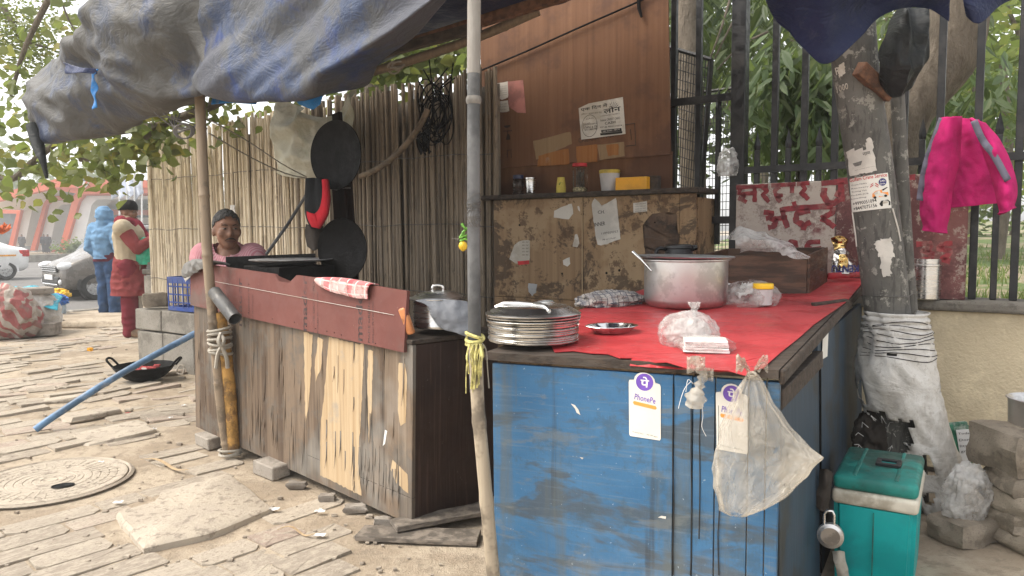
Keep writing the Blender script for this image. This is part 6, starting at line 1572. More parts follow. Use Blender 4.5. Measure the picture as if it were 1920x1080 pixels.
# wok with scraps
wc = gz(272, 716); wk = thing('wok', 'wide black iron wok holding vegetable scraps on the path', 'wok', wc); R_ = .255
m = MB(); M = Matrix.Translation(wc + V(0, 0, .004)); m.lathe([(0, 0), (R_ * .3, .006), (R_ * .62, .04), (R_ * .85, .09), (R_, .145), (R_ * .985, .148), (R_ * .83, .095), (R_ * .6, .046), (0, .012)], M, 40); m.build('bowl', MT['black'], wk, sm=50)
for sg_ in (1, -1):
    a = wc + V(sg_ * R_, 0, .15); m = MB(); m.tube(dense([a + V(0, -.05, -.005), a + V(sg_ * .05, -.045, .05), a + V(sg_ * .06, 0, .065), a + V(sg_ * .05, .045, .05), a + V(0, .05, -.005)]), .010, 7); m.build('handle', MT['black'], wk, sm=60)
random.seed(6); MT['scrap'] = simple('onion_peel', (.45, .2, .18), .7, 0, .6, 20, .2)
for k in range(26):
    a, r_ = random.uniform(0, 6.3), R_ * .75 * math.sqrt(random.random()); p = wc + V(math.cos(a) * r_, math.sin(a) * r_, .095 + .03 * random.random())
    m = MB(); m.rock(p, (.05, .035, .025), None, .3, k, 1); m.build('peelings', random.choice((MT['scrap'], MT['paper'], MT['r'], MT['brownrag'])), wk) if k < 9 else None
    if k >= 9: m.b.free()
m = MB(); a = gz(388 - 60, 703); a = at(331, 695, wc.y - .1); m.tube(dense([a, a + V(.03, 0, .05), a + V(.07, 0, .03), a + V(.05, 0, -.03), a + V(.0, 0, -.02)]), .006, 6); tag(m.build('white_ring', MT['tiecloth'], sm=60), 'small pale loop lying at the rim of the wok', 'loop')
# red plastic basket piece behind the counter end
rb = gz(340, 704); MT['redplastic'] = simple('red_plastic', (.42, .035, .035), .45, 0, .15, 6, .05, 40, .3, (.25, .1, .08))
m = MB(); m.lathe([(0, .004), (.12, .004), (.13, .01), (.165, .19), (.175, .195), (.17, .2), (.155, .19), (.12, .016), (0, .012)], Matrix.Translation(rb + V(.12, .1, .02)) @ Matrix.Rotation(.5, 4, 'Y') @ Matrix.Rotation(-.5, 4, 'X'), 28)
for v in m.b.verts: v.co += V(0, 0, .04) + .01 * V(nz(v.co, 6), nz(v.co, 6, 3), 0)
tag(m.build('red_basin', MT['redplastic'], sm=40), 'tilted red plastic basin behind the left foot of the wooden counter', 'basin')
# scattered broken slabs standing proud
random.seed(44)
for k, (px, py, dx, dy, an, lab) in enumerate(((85, 730, .34, .22, .6, 'loose broken paving slab lying by the far end of the blue pipe'), (215, 818, .42, .3, .8, 'raised broken paving slab beyond the manhole'), (120, 752, .3, .2, .3, 'tilted paving slab beside the blue pipe'), (330, 700, .3, .2, .5, 'broken paving slab under the black wok'), (170, 780, .35, .25, .9, 'long paving slab below the blue pipe'))):
    p = gz(px, py); m = MB(); m.rock((0, 0, 0), (dx, dy, .05), rz((p.x, p.y, .008), an, (random.uniform(-.08, .08), random.uniform(-.08, .08))), .1, k * 3, 4)
    tag(m.build('broken_slab', MT['paver'], sm=30), lab, 'slab', 'broken slabs on the path')
# ------------------------------------------------------------------ utility pole and the right-hand side
UA = [(1590, -60, 3.35), (1604, 130, 3.36), (1633, 330, 3.38), (1661, 560, 3.40), (1678, 760, 3.40), (1692, 985, 3.40)]
UR = .096
ut = thing('utility_pole', 'thick leaning grey utility pole pasted with torn posters', 'pole', gz(1690, 965))
UP = dense(pxpath(UA), 6)
n = N('sooty_painted_pole'); o_ = n.vec(); s_ = n.vec(scale=(9, 9, 1.2))
c = n.mix(n.noise(4, o_, 6, .65), (.07, .066, .058), (.14, .132, .118)); c = n.mix(n.ramp(n.noise(5, s_, 6, .7), .55, .7, 0, .7), c, (.045, .042, .038)); c = n.mix(n.ramp(n.noise(13, o_, 6, .75), .62, .7, 0, .8), c, (.30, .285, .25)); n.bump(n.noise(25, o_, 5), .35, .006)
MT['upole'] = n.done(c, .75)
m = MB(); m.tube(UP, [UR * (1 + .02 * nz(p, 4)) for p in UP], 28); m.build('shaft', MT['upole'], ut, sm=50)
def uc(py):
    for i in range(len(UA) - 1):
        if UA[i][1] <= py <= UA[i + 1][1] or i == len(UA) - 2:
            t = (py - UA[i][1]) / (UA[i + 1][1] - UA[i][1]); return lerp(UA[i][0], UA[i + 1][0], t), lerp(UA[i][2], UA[i + 1][2], t)
def upt(px, py, lift=.002):
    cx, Y = uc(py); c = at(cx, py, Y); w = Vector((-c.x, -c.y, 0)).normalized(); sd_ = Vector((-w.y, w.x, 0)) * 1
    rp_ = UR * 1400 / Y; sn = max(-.985, min(.985, (px - cx) / rp_)); cs = math.sqrt(1 - sn * sn)
    return c + (w * cs + sd_ * sn) * (UR * 1.02 + lift)
def upatch(name, px, mat, lift=.002, rag=0.0, nu=12, parent=ut, hole=None):
    """px: tl, tr, br, bl pixels"""
    tl, tr, br, bl = [Vector(q) for q in px]; m = MB()
    def fn(u, v):
        q = tl.lerp(tr, u).lerp(bl.lerp(br, u), v)
        if rag and (u in (0, 1) or v in (0, 1)): q = q + Vector((rag * nz((q.x * .3, q.y * .3, 0), 1), rag * nz((q.x * .3, q.y * .3, 7), 1)))
        return upt(q.x, q.y, lift)
    m.grid(fn, nu, 10); bmesh.ops.recalc_face_normals(m.b, faces=m.b.faces)
    if hole:
        dl = [f for f in m.b.faces if hole(f.calc_center_median())]; bmesh.ops.delete(m.b, geom=dl, context='FACES')
    o = m.build(name, mat, parent); solid(o, .0008, 0); return o
def uwords(m, a, b, h, body, bold=0.0, lift=.004):
    t = MB(); words(t, Matrix.Identity(4), 0, a, b, h, body, bold, True)
    bmesh.ops.triangulate(t.b, faces=t.b.faces[:])
    for v in t.b.verts:
        ux_ = Vector((b[0] - a[0], b[1] - a[1])).normalized(); dy = (Vector((v.co.x - a[0], v.co.y - a[1])).dot(Vector((-ux_.y, ux_.x))))
        q = Vector((v.co.x, v.co.y)) - Vector((-ux_.y, ux_.x)) * dy * 2     # pixel rows count downwards
        v.co = upt(q.x, q.y, lift)
    me = bpy.data.meshes.new('w'); t.b.to_mesh(me); t.b.free(); m.b.from_mesh(me); bpy.data.meshes.remove(me)
s = upatch('crane_poster', ((1599, 336), (1659, 327), (1666, 391), (1604, 398)), MT['sticker'], .003); tag(s, 'white printed poster with red heading and a small tow truck')
m = MB(); uwords(m, (1600, 342), (1658, 334), 7, 'Gulfam Crane Service', .012); m.build('heading', MT['ink_r'], s)
m = MB(); uwords(m, (1606, 386), (1643, 380), 6.5, '+9990051094', .01); uwords(m, (1607, 395), (1644, 389), 6.5, '+8447075156', .01)
m.build('phone_numbers', MT['ink'], s)
m = MB()
for k in range(5): uwords(m, (1603, 350 + k * 6.3), (1627 + (k % 2) * 3, 347 + k * 6.3), 3.2, ['Crane Hydra', 'Recovery', 'Towing Van', 'Forklift JCB', 'Loading'][k], .01)
m.build('small_print', MT['ink_l'], s)
for c, r_, mt in (((1651, 344), 6, 'ink_b'),):
    m = MB(); m.poly([upt(c[0] + r_ * math.cos(t), c[1] + r_ * 1.15 * math.sin(t), .0045) for t in [2 * PI * k / 20 for k in range(20)]]); m.build('round_badge', MT[mt], s)
    m = MB(); uwords(m, (1647, 344), (1655, 343), 3.5, '24h', .01, .006); uwords(m, (1647, 349), (1655, 348), 3.5, 'Service', .01, .006); m.build('badge_print', MT['white'], s)
def upoly(name, px, mt, lift=.0045, par=None): m = MB(); m.poly([upt(*q, lift) for q in px]); return m.build(name, MT[mt], par or s)
for px in ([(1632, 352), (1637, 348), (1637, 350), (1632, 354)], [(1633, 348), (1637, 345), (1637, 346), (1633, 350)], [(1640, 345), (1645, 349), (1645, 351), (1640, 347)], [(1640, 349), (1645, 353), (1645, 354), (1640, 351)]): upoly('hook_mark', px, 'ink_r')
upoly('truck_body', [(1636, 372), (1636, 365), (1641, 360), (1650, 358), (1651, 363), (1660, 362), (1661, 368), (1650, 371)], 'ink_o'); upoly('truck_boom', [(1650, 358), (1658, 353), (1659, 354), (1652, 360)], 'ink'); upoly('truck_cab', [(1637, 366), (1641, 361), (1644, 361), (1644, 366)], 'paper', .006)
for q in ((1640, 372), (1656, 369)): upoly('truck_wheel', [(q[0] + 2.3 * math.cos(t), q[1] + 2.3 * math.sin(t)) for t in [2 * PI * k / 12 for k in range(12)]], 'ink', .0065)
upoly('car_sketch', [(1647, 384), (1650, 378), (1660, 376), (1664, 380), (1664, 386), (1650, 388)], 'ink'); upoly('car_sketch_window', [(1652, 380), (1659, 378), (1660, 382), (1652, 384)], 'paper', .006)
s = upatch('torn_poster', ((1592, 280), (1632, 262), (1641, 323), (1600, 331)), MT['paper'], .0025, 3, 16, ut, lambda q: q.z > upt(1612, 283).z and abs((q - upt(1611, 272)).x) < .028 and q.z > upt(1611, 288).z)
m = MB(); uwords(m, (1620, 296), (1632, 293), 6, 'नाम', .01); uwords(m, (1608, 322), (1638, 316), 2, 'lines of small print here', 0); m.build('print', MT['ink_l'], s); upoly('dark_blot', [(1604, 308), (1612, 306), (1619, 304), (1617, 312), (1608, 314)], 'ink_l', .005, s)
upatch('torn_scrap', ((1640, 452), (1668, 446), (1672, 480), (1648, 482)), MT['paper'], .003, 5); upatch('torn_scrap', ((1650, 480), (1668, 478), (1667, 515), (1655, 518)), MT['paper'], .003, 6); upatch('torn_scrap', ((1576, 128), (1586, 122), (1588, 140), (1578, 150)), MT['paper'], .003, 4)
m = MB(); uwords(m, (1576, 175), (1594, 172), 12, '1000', .01, .003); uwords(m, (1574, 143), (1588, 140), 14, 'RL', .01, .003); m.build('painted_number', MT['paper'], ut)
for P in ([(1604, 398), (1610, 440), (1612, 462)], [(1668, 392), (1678, 430), (1682, 452)]): m = MB(); m.tube([upt(*q, .002) for q in P], .0035, 5); m.build('glue_streak', MT['paper'], ut)
# a thinner pipe strapped behind it
m = MB(); P = dense(pxpath([(1676, 90, 3.5), (1684, 200, 3.5), (1696, 420, 3.5), (1710, 620, 3.5), (1724, 860, 3.5), (1732, 985, 3.5)])); m.tube(P, .031, 14)
tag(m.build('thin_pipe', MT['upole'], sm=50), 'thinner grey pipe strapped along the right side of the utility pole', 'pipe')
m = MB(); m.tube([upt(px, 552 + .02 * (px - 1640), .004) for px in range(1624, 1700, 6)] + pxpath([(1712, 550, 3.45), (1722, 550, 3.47)]), .0018, 5); m.build('strap_wire', MT['wire'], ut)
# wooden brace and dark plank up there
m = MB(); a, b = at(1610, 128, 3.22), at(1668, 180, 3.3); m.box(((b - a).length / 2, 0, 0), ((b - a).length, .05, .06), frame(a, b - a, V(0, 1, 0)), .004, 1, .003); tag(m.build('wood_brace', MT['woodred']), 'rough wooden brace near the top of the utility pole', 'brace')
# woven sack wrapped round its foot
rows = [(584, 1628, 1730), (600, 1624, 1734), (630, 1622, 1736), (665, 1615, 1739), (700, 1612, 1743), (750, 1620, 1752), (790, 1634, 1764), (830, 1652, 1778), (870, 1672, 1790), (910, 1692, 1794), (950, 1712, 1782), (988, 1728, 1760)]
sk = thing('sack_wrapping', 'dirty white woven sack wrapped and tied round the foot of the utility pole', 'sack', gz(1735, 985))
def sfn(u, v):
    k = v * (len(rows) - 1); i = min(len(rows) - 2, int(k)); t = k - i
    y = lerp(rows[i][0], rows[i + 1][0], t); a = lerp(rows[i][1], rows[i + 1][1], t); b = lerp(rows[i][2], rows[i + 1][2], t)
    an = lerp(-PI * .62, PI * .62, u); cx, hw = (a + b) / 2, (b - a) / 2
    Y0 = 3.385; w = hw / 1400 * Y0
    p = at(cx + hw * math.sin(an) * (1 if abs(an) < PI / 2 else .96), y, Y0); p.y -= math.cos(an) * max(w, .118) * 1.02
    cinch = smooth(640, 600, y)
    f = .016 * (1 - 2 * abs(nz((u * 5 - v * 3, v * 4, 0), 1.5))) * (1 - cinch * .6) + .006 * nz((u * 14, v * 18, 2), 1) + (.006 * math.sin(y * .55) * smooth(680, 590, y))
    return p + (p - at(cx, y, Y0)).normalized() * f
m = MB(); m.grid(sfn, 46, 90)
bmesh.ops.delete(m.b, geom=[f for f in m.b.faces if (lambda q: nz(q, 11) > .44 and q.z < .75 or ((q - at(1642, 818, 3.3)).length < .13 + .05 * nz(q, 20)))(f.calc_center_median())], context='FACES')
o = m.build('sack', MT['sack'], sk, sm=80); solid(o, .003)
m = MB(); random.seed(17)
for k in range(9):
    y = 600 + k * 8; m.tube([sfn(u / 20, (y + 5 * math.sin(u * .7 + k) - 584) / (988 - 584) * 0 + ([i for i in range(len(rows) - 1) if rows[i + 1][0] >= y][0] + (y + 4 * math.sin(u * .5 + k) - rows[[i for i in range(len(rows) - 1) if rows[i + 1][0] >= y][0]][0]) / (rows[[i for i in range(len(rows) - 1) if rows[i + 1][0] >= y][0] + 1][0] - rows[[i for i in range(len(rows) - 1) if rows[i + 1][0] >= y][0]][0])) / (len(rows) - 1)) + V(0, -.006, 0) for u in range(2, 19)], .0018, 4)
m.build('tie_wires', MT['cable'], sk)
m = MB()
for k in range(110):
    if k % 4 == 1: c = at(1642 + 34 * math.cos(k), 818 + 40 * math.sin(k), 3.29)
    else: c = at(1728 + random.uniform(-14, 30), 985 + random.uniform(-10, 4), 3.36)
    m.tube([c, c + V(random.uniform(-.025, .025), random.uniform(-.02, 0), random.uniform(-.035, .01))], .0012, 3)
tag(m.build('frayed_threads', MT['sack'], sk), kind='stuff')
bagblob('dark_stuffing', at(1645, 850, 3.42), (.09, .07, .2), .2, MT['brownrag'], 'dark rag stuffed behind the torn woven sack', 'rag', 12, None, None, .2)
# ---- cool box
z_ = .42
cq = [gz(1562, 888, z_), gz(1722, 912, z_), gz(1730, 850, z_), gz(1603, 835, z_)]
cx_ = (cq[1] - cq[0]).normalized(); cxl = (cq[1] - cq[0]).length; cyd = (cq[3] - cq[0]); cyd = (cyd - cx_ * cyd.dot(cx_)); cyl = cyd.length; cyd.normalize()
KM_ = Matrix.Translation(V(cq[0].x, cq[0].y, 0)) @ frame(V(0, 0, 0), cx_, cyd)
cl = thing('cool_box', 'teal plastic cool box with a white rim and black lid handle', 'cool box', V(cq[0].x, cq[0].y, 0))
MT['teal'] = simple('bright_teal_plastic', (.0, .30, .30), .42, 0, .12, 4, .05, 30, .25, (.02, .12, .11)); MT['teal_l'] = simple('dirty_teal_lid', (.012, .17, .145), .45, 0, .25, 6, .06, 30, .75, (.03, .06, .045)); MT['rimwhite'] = simple('grimy_white_rim', (.58, .54, .45), .5, 0, .1, 6, .05, 30, .55, (.2, .16, .10))
m = MB(); B = []
for (z0, k) in ((.005, .90), (.02, .93), (.30, .985), (.312, .985)): B.append([m.b.verts.new(KM_ @ Vector((cxl / 2 + sx_ * cxl / 2 * k, cyl / 2 + sy_ * cyl / 2 * k, z0))) for sx_, sy_ in ((-1, -1), (1, -1), (1, 1), (-1, 1))])
for R1, R2 in zip(B, B[1:]):
    for i in range(4): m.b.faces.new((R1[i], R1[(i + 1) % 4], R2[(i + 1) % 4], R2[i]))
m.b.faces.new(B[0][::-1]); m.b.faces.new(B[-1]); es = [e for e in m.b.edges if abs((e.verts[0].co - e.verts[1].co).z) > .008]; bmesh.ops.bevel(m.b, geom=es, offset=.022, segments=3, affect='EDGES')
m.build('body', MT['teal'], cl, sm=40)
m = MB(); m.box((cxl / 2, cyl / 2, .340), (cxl * 1.03, cyl * 1.02, .054), KM_, .016, 3); m.build('white_rim', MT['rimwhite'], cl, sm=40)
m = MB(); m.box((cxl / 2, cyl / 2, .392), (cxl * 1.01, cyl * 1.0, .052), KM_, .018, 3); m.build('lid', MT['teal_l'], cl, sm=40)
for k in (.25, .75): m = MB(); m.box((cxl * k, cyl / 2, .4185), (.012, cyl * .9, .005), KM_, .002); m.build('lid_rib', MT['teal_l'], cl)
hx, hy = .5, .56
m = MB(); 
for dx_, dy_, a, b in ((0, -.03, .085, .018), (0, .03, .085, .018), (-.034, 0, .018, .044), (.034, 0, .018, .044)): m.box((cxl * .60 + dx_, cyl * .52 + dy_, .424), (a, b, .014), KM_, .003)
m.build('lid_handle', MT['blackplastic'], cl)
m = MB(); m.box((cxl * .60, cyl * .52, .4195), (.05, .042, .004), KM_); m.build('handle_recess', MT['teal'], cl)
m = MB(); m.box((cxl * .5, -.001, .16), (.004, .004, .28), KM_); m.build('moulding_line', MT['teal_l'], cl)
# ---- padlock, rag and hasp on the counter side
a = at(1557, 1004, 2.42); lk = thing('padlock', 'round steel padlock hanging on the side of the blue counter', 'padlock', a)
r_ = 24 / 1400 * a.y; w = Vector((-a.x, -a.y, 0)).normalized(); LM = frame(a, V(0, 0, 1).cross(w), V(0, 0, 1))
m = MB(); m.lathe([(0, .012), (r_ * .75, .012), (r_ * .82, .010), (r_, .008), (r_, -.010), (r_ * .9, -.012), (0, -.012)], LM, 40); m.build('lock_body', MT['alum'], lk, sm=35)
m = MB(); m.lathe([(0, .0135), (r_ * .72, .0135), (r_ * .72, .012)], LM, 40); m.build('face_plate', m_metal('speckled_face', (.35, .32, .29), .5, False, .6), lk)
m = MB(); m.tube([LM @ Vector(q) for q in ((-.020, r_ * .8, 0), (-.020, r_ + .03, 0), (-.012, r_ + .042, 0), (.004, r_ + .042, 0), (.010, r_ + .03, 0), (.010, r_ * .8, 0))], .0045, 8); m.build('shackle', MT['steel'], lk, sm=60)
def hang(name, px, Y, mat, lab, cat, th=.002, amp=.012, fr=14, nu=16, nv=24):
    net = [[at(x, y, Y + d) for x, y, d in r] for r in px]
    return tarp(name, net, mat, lab, nu, nv, lambda u, v, p: V(.1, -1, 0) * (amp * (1 - 2 * abs(nz(p, fr))) + amp * .4 * nz(p, fr * 3)), th, cat)
Y = (SB @ Vector((*pp(SB, 1545, 920, .02), .02))).y
hang('dark_rag', [[(1538, 880, 0), (1532, 910, -.02), (1520, 935, -.01)], [(1548, 878, -.03), (1545, 910, -.04), (1535, 955, -.03)], [(1558, 884, 0), (1556, 915, -.02), (1552, 962, -.01)]], Y, MT['brownrag'], 'grimy dark rag knotted on the counter hasp', 'rag')
hang('tan_rag', [[(1558, 1032, 0), (1562, 1055, -.02), (1572, 1085, -.01)], [(1570, 1030, -.02), (1574, 1055, -.03), (1582, 1090, -.02)], [(1580, 1032, 0), (1586, 1060, -.01), (1592, 1085, 0)]], Y - .1, MT['tiecloth'], 'torn tan rag hanging under the padlock', 'rag')
# ---- hanging plastic bag on the front corner
Yb = 1.93
bgt = thing('hanging_bag', 'large cloudy plastic bag tied and hanging from the front corner of the blue counter', 'plastic bag', at(1420, 960, Yb))
rw_ = [(700, 1404, 1416), (715, 1396, 1424), (760, 1380, 1445), (800, 1364, 1470), (840, 1354, 1510), (855, 1350, 1529), (880, 1348, 1508), (910, 1350, 1478), (940, 1353, 1440), (958, 1360, 1402), (965, 1376, 1392)]
def bfn(u, v):
    k = v * (len(rw_) - 1); i = min(len(rw_) - 2, int(k)); t = k - i
    y, a, b = [lerp(rw_[i][q], rw_[i + 1][q], t) for q in range(3)]
    an = 2 * PI * u; cx, hw = (a + b) / 2, (b - a) / 2; dp = min(hw, 62) * .75 / 1400 * Yb
    p = at(cx + hw * math.sin(an), y, Yb); p.y -= math.cos(an) * dp
    f = .005 * math.sin(an * 11 + 4 * nz((an, v * 2, 0), 1)) * (1.1 - v) * smooth(0, .15, v) + .012 * (1 - 2 * abs(nz((math.sin(an) * 3, math.cos(an) * 3, v * .8), 1.6))) * smooth(0, .25, v) + .007 * (1 - 2 * abs(nz(p, 17)))
    return p + Vector((math.sin(an), -math.cos(an), 0)) * f
m = MB(); m.grid(bfn, 72, 64); m.build('bag_body', MT['film_d'], bgt, sm=85)
m = MB()
for sx_ in (-1, 1):
    m.grid(lambda u, v: at(1410 + sx_ * (4 + 26 * u), 698 - 18 * math.sin(u * 2.2) + 22 * (v - .5) * (.5 + u) + 8 * nz((u * 4, v * 4, sx_), 1), Yb - .01 - .02 * nz((u * 3, v * 5, 2), 1)), 12, 10)
o = m.build('tied_ears', MT['film_d'], bgt, sm=85); solid(o, .0008)
m = MB(); m.tube([at(1410 + 7 * math.cos(t), 702 + 4 * math.sin(t), Yb - .012 * math.cos(t)) for t in [2 * PI * k / 12 for k in range(13)]], .004, 6); m.build('knot', MT['film_d'], bgt, sm=60)
# small knotted scrap of bag with loose threads
kb = thing('knotted_bag_scrap', 'knotted scrap of cloudy plastic hanging on the blue counter front', 'plastic scrap', at(1312, 762, 1.99))
Yk = 2.0
m = MB(); P = dense(pxpath([(1300, 672, Yk + .03), (1318, 700, Yk), (1312, 722, Yk - .01), (1306, 740, Yk - .01), (1302, 760, Yk)]), 6); m.tube(P, [.012 + .014 * smooth(.5, .8, i / len(P)) * smooth(1.05, .85, i / len(P)) + .004 * math.sin(i * 1.7) for i in range(len(P))], 10, True, None, .12); m.build('twisted_bag', MT['film_d'], kb, sm=70)
m = MB(); m.grid(lambda u, v: at(1288 + 34 * u, 668 + 34 * v * (1 - .4 * u) + 6 * nz((u * 4, v * 4, 3), 1), Yk - .01 + .03 * nz((u * 4, v * 3, 8), 1)), 12, 10); m.grid(lambda u, v: at(1318 + 20 * u, 690 + 24 * v + 6 * nz((u * 4, v * 4, 3), 1), Yk - .01 + .03 * nz((u * 4, v * 3, 5), 1)), 10, 8); o = m.build('torn_flap', MT['film_d'], kb, sm=70); solid(o, .0008)
m = MB()
for P in ([(1296, 715, Yk), (1284, 728, Yk), (1276, 750, Yk), (1272, 766, Yk)], [(1316, 755, Yk), (1318, 780, Yk), (1316, 800, Yk), (1324, 818, Yk)], [(1300, 720, Yk), (1290, 712, Yk), (1286, 735, Yk)]): m.tube(dense(P and pxpath(P)), .0008, 4)
m.build('loose_threads', MT['white'], kb)
# ---- steel jug with a spoon on the coping
jp = onp(1736, 568, FENCE - .125); jp.z = CT; s = jp.y / 1400
jg = thing('steel_jug', 'tall steel jug standing on the wall coping beside the utility pole', 'jug', jp)
m = MB(); m.lathe([(0, 0), (22 * s, 0), (24 * s, 2 * s), (24 * s, 62 * s), (26 * s, 63 * s), (26 * s, 66 * s), (23 * s, 67 * s), (23 * s, 76 * s), (22 * s, 76 * s), (22 * s, 60 * s), (0, 55 * s)], Matrix.Translation(jp), 36); m.build('body', MT['steel'], jg, sm=35)
a = jp + V(25 * s, 0, 0); m = MB(); m.tube(dense([a + V(0, 0, 58 * s), a + V(10 * s, 0, 54 * s), a + V(14 * s, 0, 36 * s), a + V(8 * s, 0, 18 * s), a + V(-1 * s, 0, 14 * s)]), .0045, 8); m.build('handle', MT['steel'], jg, sm=60)
m = MB(); m.tube([jp + V(.02, 0, 50 * s), at(1787, 454, jp.y)], [.007, .005], 8); tag(m.build('spoon', MT['steel'], sm=60), 'long steel spoon standing in the jug', 'spoon')
# ---- pink jacket hung on the fence
MT['pink'] = m_cloth('bright_pink_quilting', (.46, .02, .135), .2, .3); MT['greyviolet'] = m_cloth('grey_violet_stripe', (.15, .145, .19), .12, .1)
Yj = s1_at(1800, 4.25); 
def J(px, py, d=0.0): return onp(px, py, 4.22 + d)
pj = thing('pink_jacket', 'bright pink child\'s jacket with grey stripes hung over the fence', 'jacket', J(1800, 440))
JN = {'sleeve': [[(1765, 222), (1802, 220)], [(1746, 268), (1800, 262)], [(1734, 310), (1796, 308)], [(1729, 360), (1785, 352)], [(1727, 400), (1780, 400)], [(1733, 422), (1774, 426)], [(1731, 433), (1775, 438)]],
      'back_panel': [[(1788, 221), (1834, 225)], [(1790, 270), (1850, 268)], [(1786, 320), (1864, 318)], [(1782, 360), (1870, 352)], [(1780, 390), (1868, 380)]],
      'sleeve_': [[(1820, 222), (1846, 230)], [(1836, 262), (1870, 260)], [(1850, 300), (1890, 298)], [(1864, 345), (1903, 338)], [(1871, 376), (1905, 364)], [(1876, 398), (1900, 386)], [(1872, 404), (1904, 392)]]}
jparts = []
for nm, R_ in JN.items():
    dp_ = .10 if nm == 'back_panel' else 0.0; bul = .04 if nm == 'back_panel' else .075
    net = [[J(lerp(a[0], b[0], t), lerp(a[1], b[1], t), dp_ - bul * math.sin(PI * t)) for t in (0, .25, .5, .75, 1)] for a, b in R_]
    def jd(u, v, p):
        l = p.dot(E1); return -E2 * (.022 * (1 - 2 * abs(nz((l * 7 + p.z * 2.6, p.z * 1.8, dp_ * 9), 1))) + .012 * (1 - 2 * abs(nz((l * 16 - p.z * 9, p.z * 8, 3), 1))) + .006 * nz(p, 30)) * (.35 + .65 * math.sin(PI * v)) + V(0, 0, .01 * nz(p, 12))
    m = MB(); m.grid(lambda u, v: catnet(net, u, v) + jd(u, v, catnet(net, u, v)), 54, 30); bmesh.ops.recalc_face_normals(m.b, faces=m.b.faces)
    o = m.build(nm.strip('_'), MT['pink'], pj, sm=80); solid(o, .012, 0); jparts.append(o)
def strip(name, P, w, mat, d0):
    m = MB(); Q = dense([Vector((x, y, 0)) for x, y in P], 6); L, Rr = [], []
    for i, q in enumerate(Q):
        t = (Q[min(i + 1, len(Q) - 1)] - Q[max(i - 1, 0)]).normalized(); nn = Vector((-t.y, t.x, 0)) * w
        L.append(J(q.x - nn.x, q.y - nn.y, d0 + .012 * nz((i * .4, 0, w), 1))); Rr.append(J(q.x + nn.x, q.y + nn.y, d0 - .012 * nz((i * .4, 4, w), 1)))
    for i in range(len(Q) - 1): m.quad(L[i], Rr[i], Rr[i + 1], L[i + 1])
    bmesh.ops.remove_doubles(m.b, verts=m.b.verts, dist=.0005); o = m.build(name, mat, pj, sm=80); solid(o, .006); return o
strip('grey_stripe', [(1766, 222), (1752, 260), (1738, 300), (1729, 340), (1724, 376)], 6, MT['greyviolet'], -.045); strip('grey_stripe', [(1826, 226), (1842, 262), (1864, 292), (1890, 338)], 7, MT['greyviolet'], -.105)
# ---- rubble stones, packets, crumpled plastic, pot
random.seed(23)
def stone(px, py, d, ang, lab, Y=None, z=0.0, seed=0, mat='stone'):
    p = gz(px, py, z) if Y is None else at(px, py, Y); m = MB(); m.rock((0, 0, d[2] / 2), d, rz((p.x, p.y, p.z), ang), .10, seed, 5)
    return tag(m.build('stone', MT[mat], sm=35), lab, 'stone', 'rough stones piled before the wall')
stone(1945, 1022, (.30, .24, .09), .2, 'lowest rough stone of the pile at the right edge', None, 0, 1); Ys = gz(1945, 1022).y
stone(1938, 990, (.31, .25, .09), -.1, 'second stone from the bottom of the right-hand pile', Ys + .02, 0, 2); stone(1940, 955, (.33, .25, .09), .15, 'third stone from the bottom of the right-hand pile', Ys + .03, 0, 3); stone(1936, 922, (.30, .25, .10), -.05, 'fourth stone from the bottom of the right-hand pile', Ys + .05, 0, 4); stone(1936, 880, (.38, .28, .18), .1, 'large top block of the stone pile under the metal pot', Ys + .08, 0, 6)
stone(1806, 1012, (.22, .17, .10), .35, 'flat stone on the floor under the crumpled white plastic', None, 0, 7)
bagblob('crumpled_plastic', at(1812, 968, gz(1812, 1005).y - .02), (.085, .06, .20), .2, MT['film_w'], 'crumpled white plastic sheet heaped on the flat stone', 'plastic', 5, None, None, .2)
MT['greenpack'] = simple('green_print_packet', (.03, .16, .09), .4, 0, .4, 14, .1, 40, .5, (.5, .5, .45))
a = at(1792, 868, 3.45); m = MB(); m.box((0, .09, 0), (.15, .20, .04), frame(a, V(1, -.2, .12), V(-.1, .2, 1)), .012, 2, .008); pg = thing('green_packet', 'green and white printed packet tucked behind the stones', 'packet', a); m.build('packet', MT['greenpack'], pg, sm=60)
m = MB(); m.box((.05, .08, .024), (.07, .15, .004), frame(a, V(1, -.2, .12), V(-.1, .2, 1)), .001); m.build('white_panel', MT['white'], pg)
GP = frame(a, V(1, -.2, .12), V(-.1, .2, 1)); m = MB()
for k in range(4): words(m, GP, .028, (.02, .13 - k * .028), (.08, .13 - k * .028), .012, ['Today', "Don't", 'litter', 'green'][k], .01, True)
m.build('print', MT['ink_l'], pg)
m = MB(); a = at(1800, 806, 3.5); m.box((0, 0, 0), (.18, .02, .05), frame(a, V(1, 0, -.08), V(0, 1, .4)), .004, 1, .006); tag(m.build('green_board', MT['greenpack']), 'flat green board wedged on top of the printed packet', 'board')
tpz = at(1896, 800, Ys + .08); q = at(1948, 806, Ys + .1); s = q.y / 1400
mp_ = thing('metal_pot', 'deep grey metal pot on the stone pile, cut by the right edge', 'pot', q); m = MB(); m.lathe([(0, 0), (40 * s, 0), (50 * s, 8 * s), (52 * s, 55 * s), (56 * s, 60 * s), (54 * s, 61 * s), (49 * s, 54 * s), (47 * s, 10 * s), (0, 4 * s)], Matrix.Translation(q), 40); m.build('pot_body', MT['alum'], mp_, sm=40)
# white bag caught on the fence
bagblob('caught_bag', onp(1365, 330, 4.5), (.05, .04, .15), .1, MT['film_w'], 'small white plastic bag caught on the fence post', 'plastic bag', 15, None, None, .25)
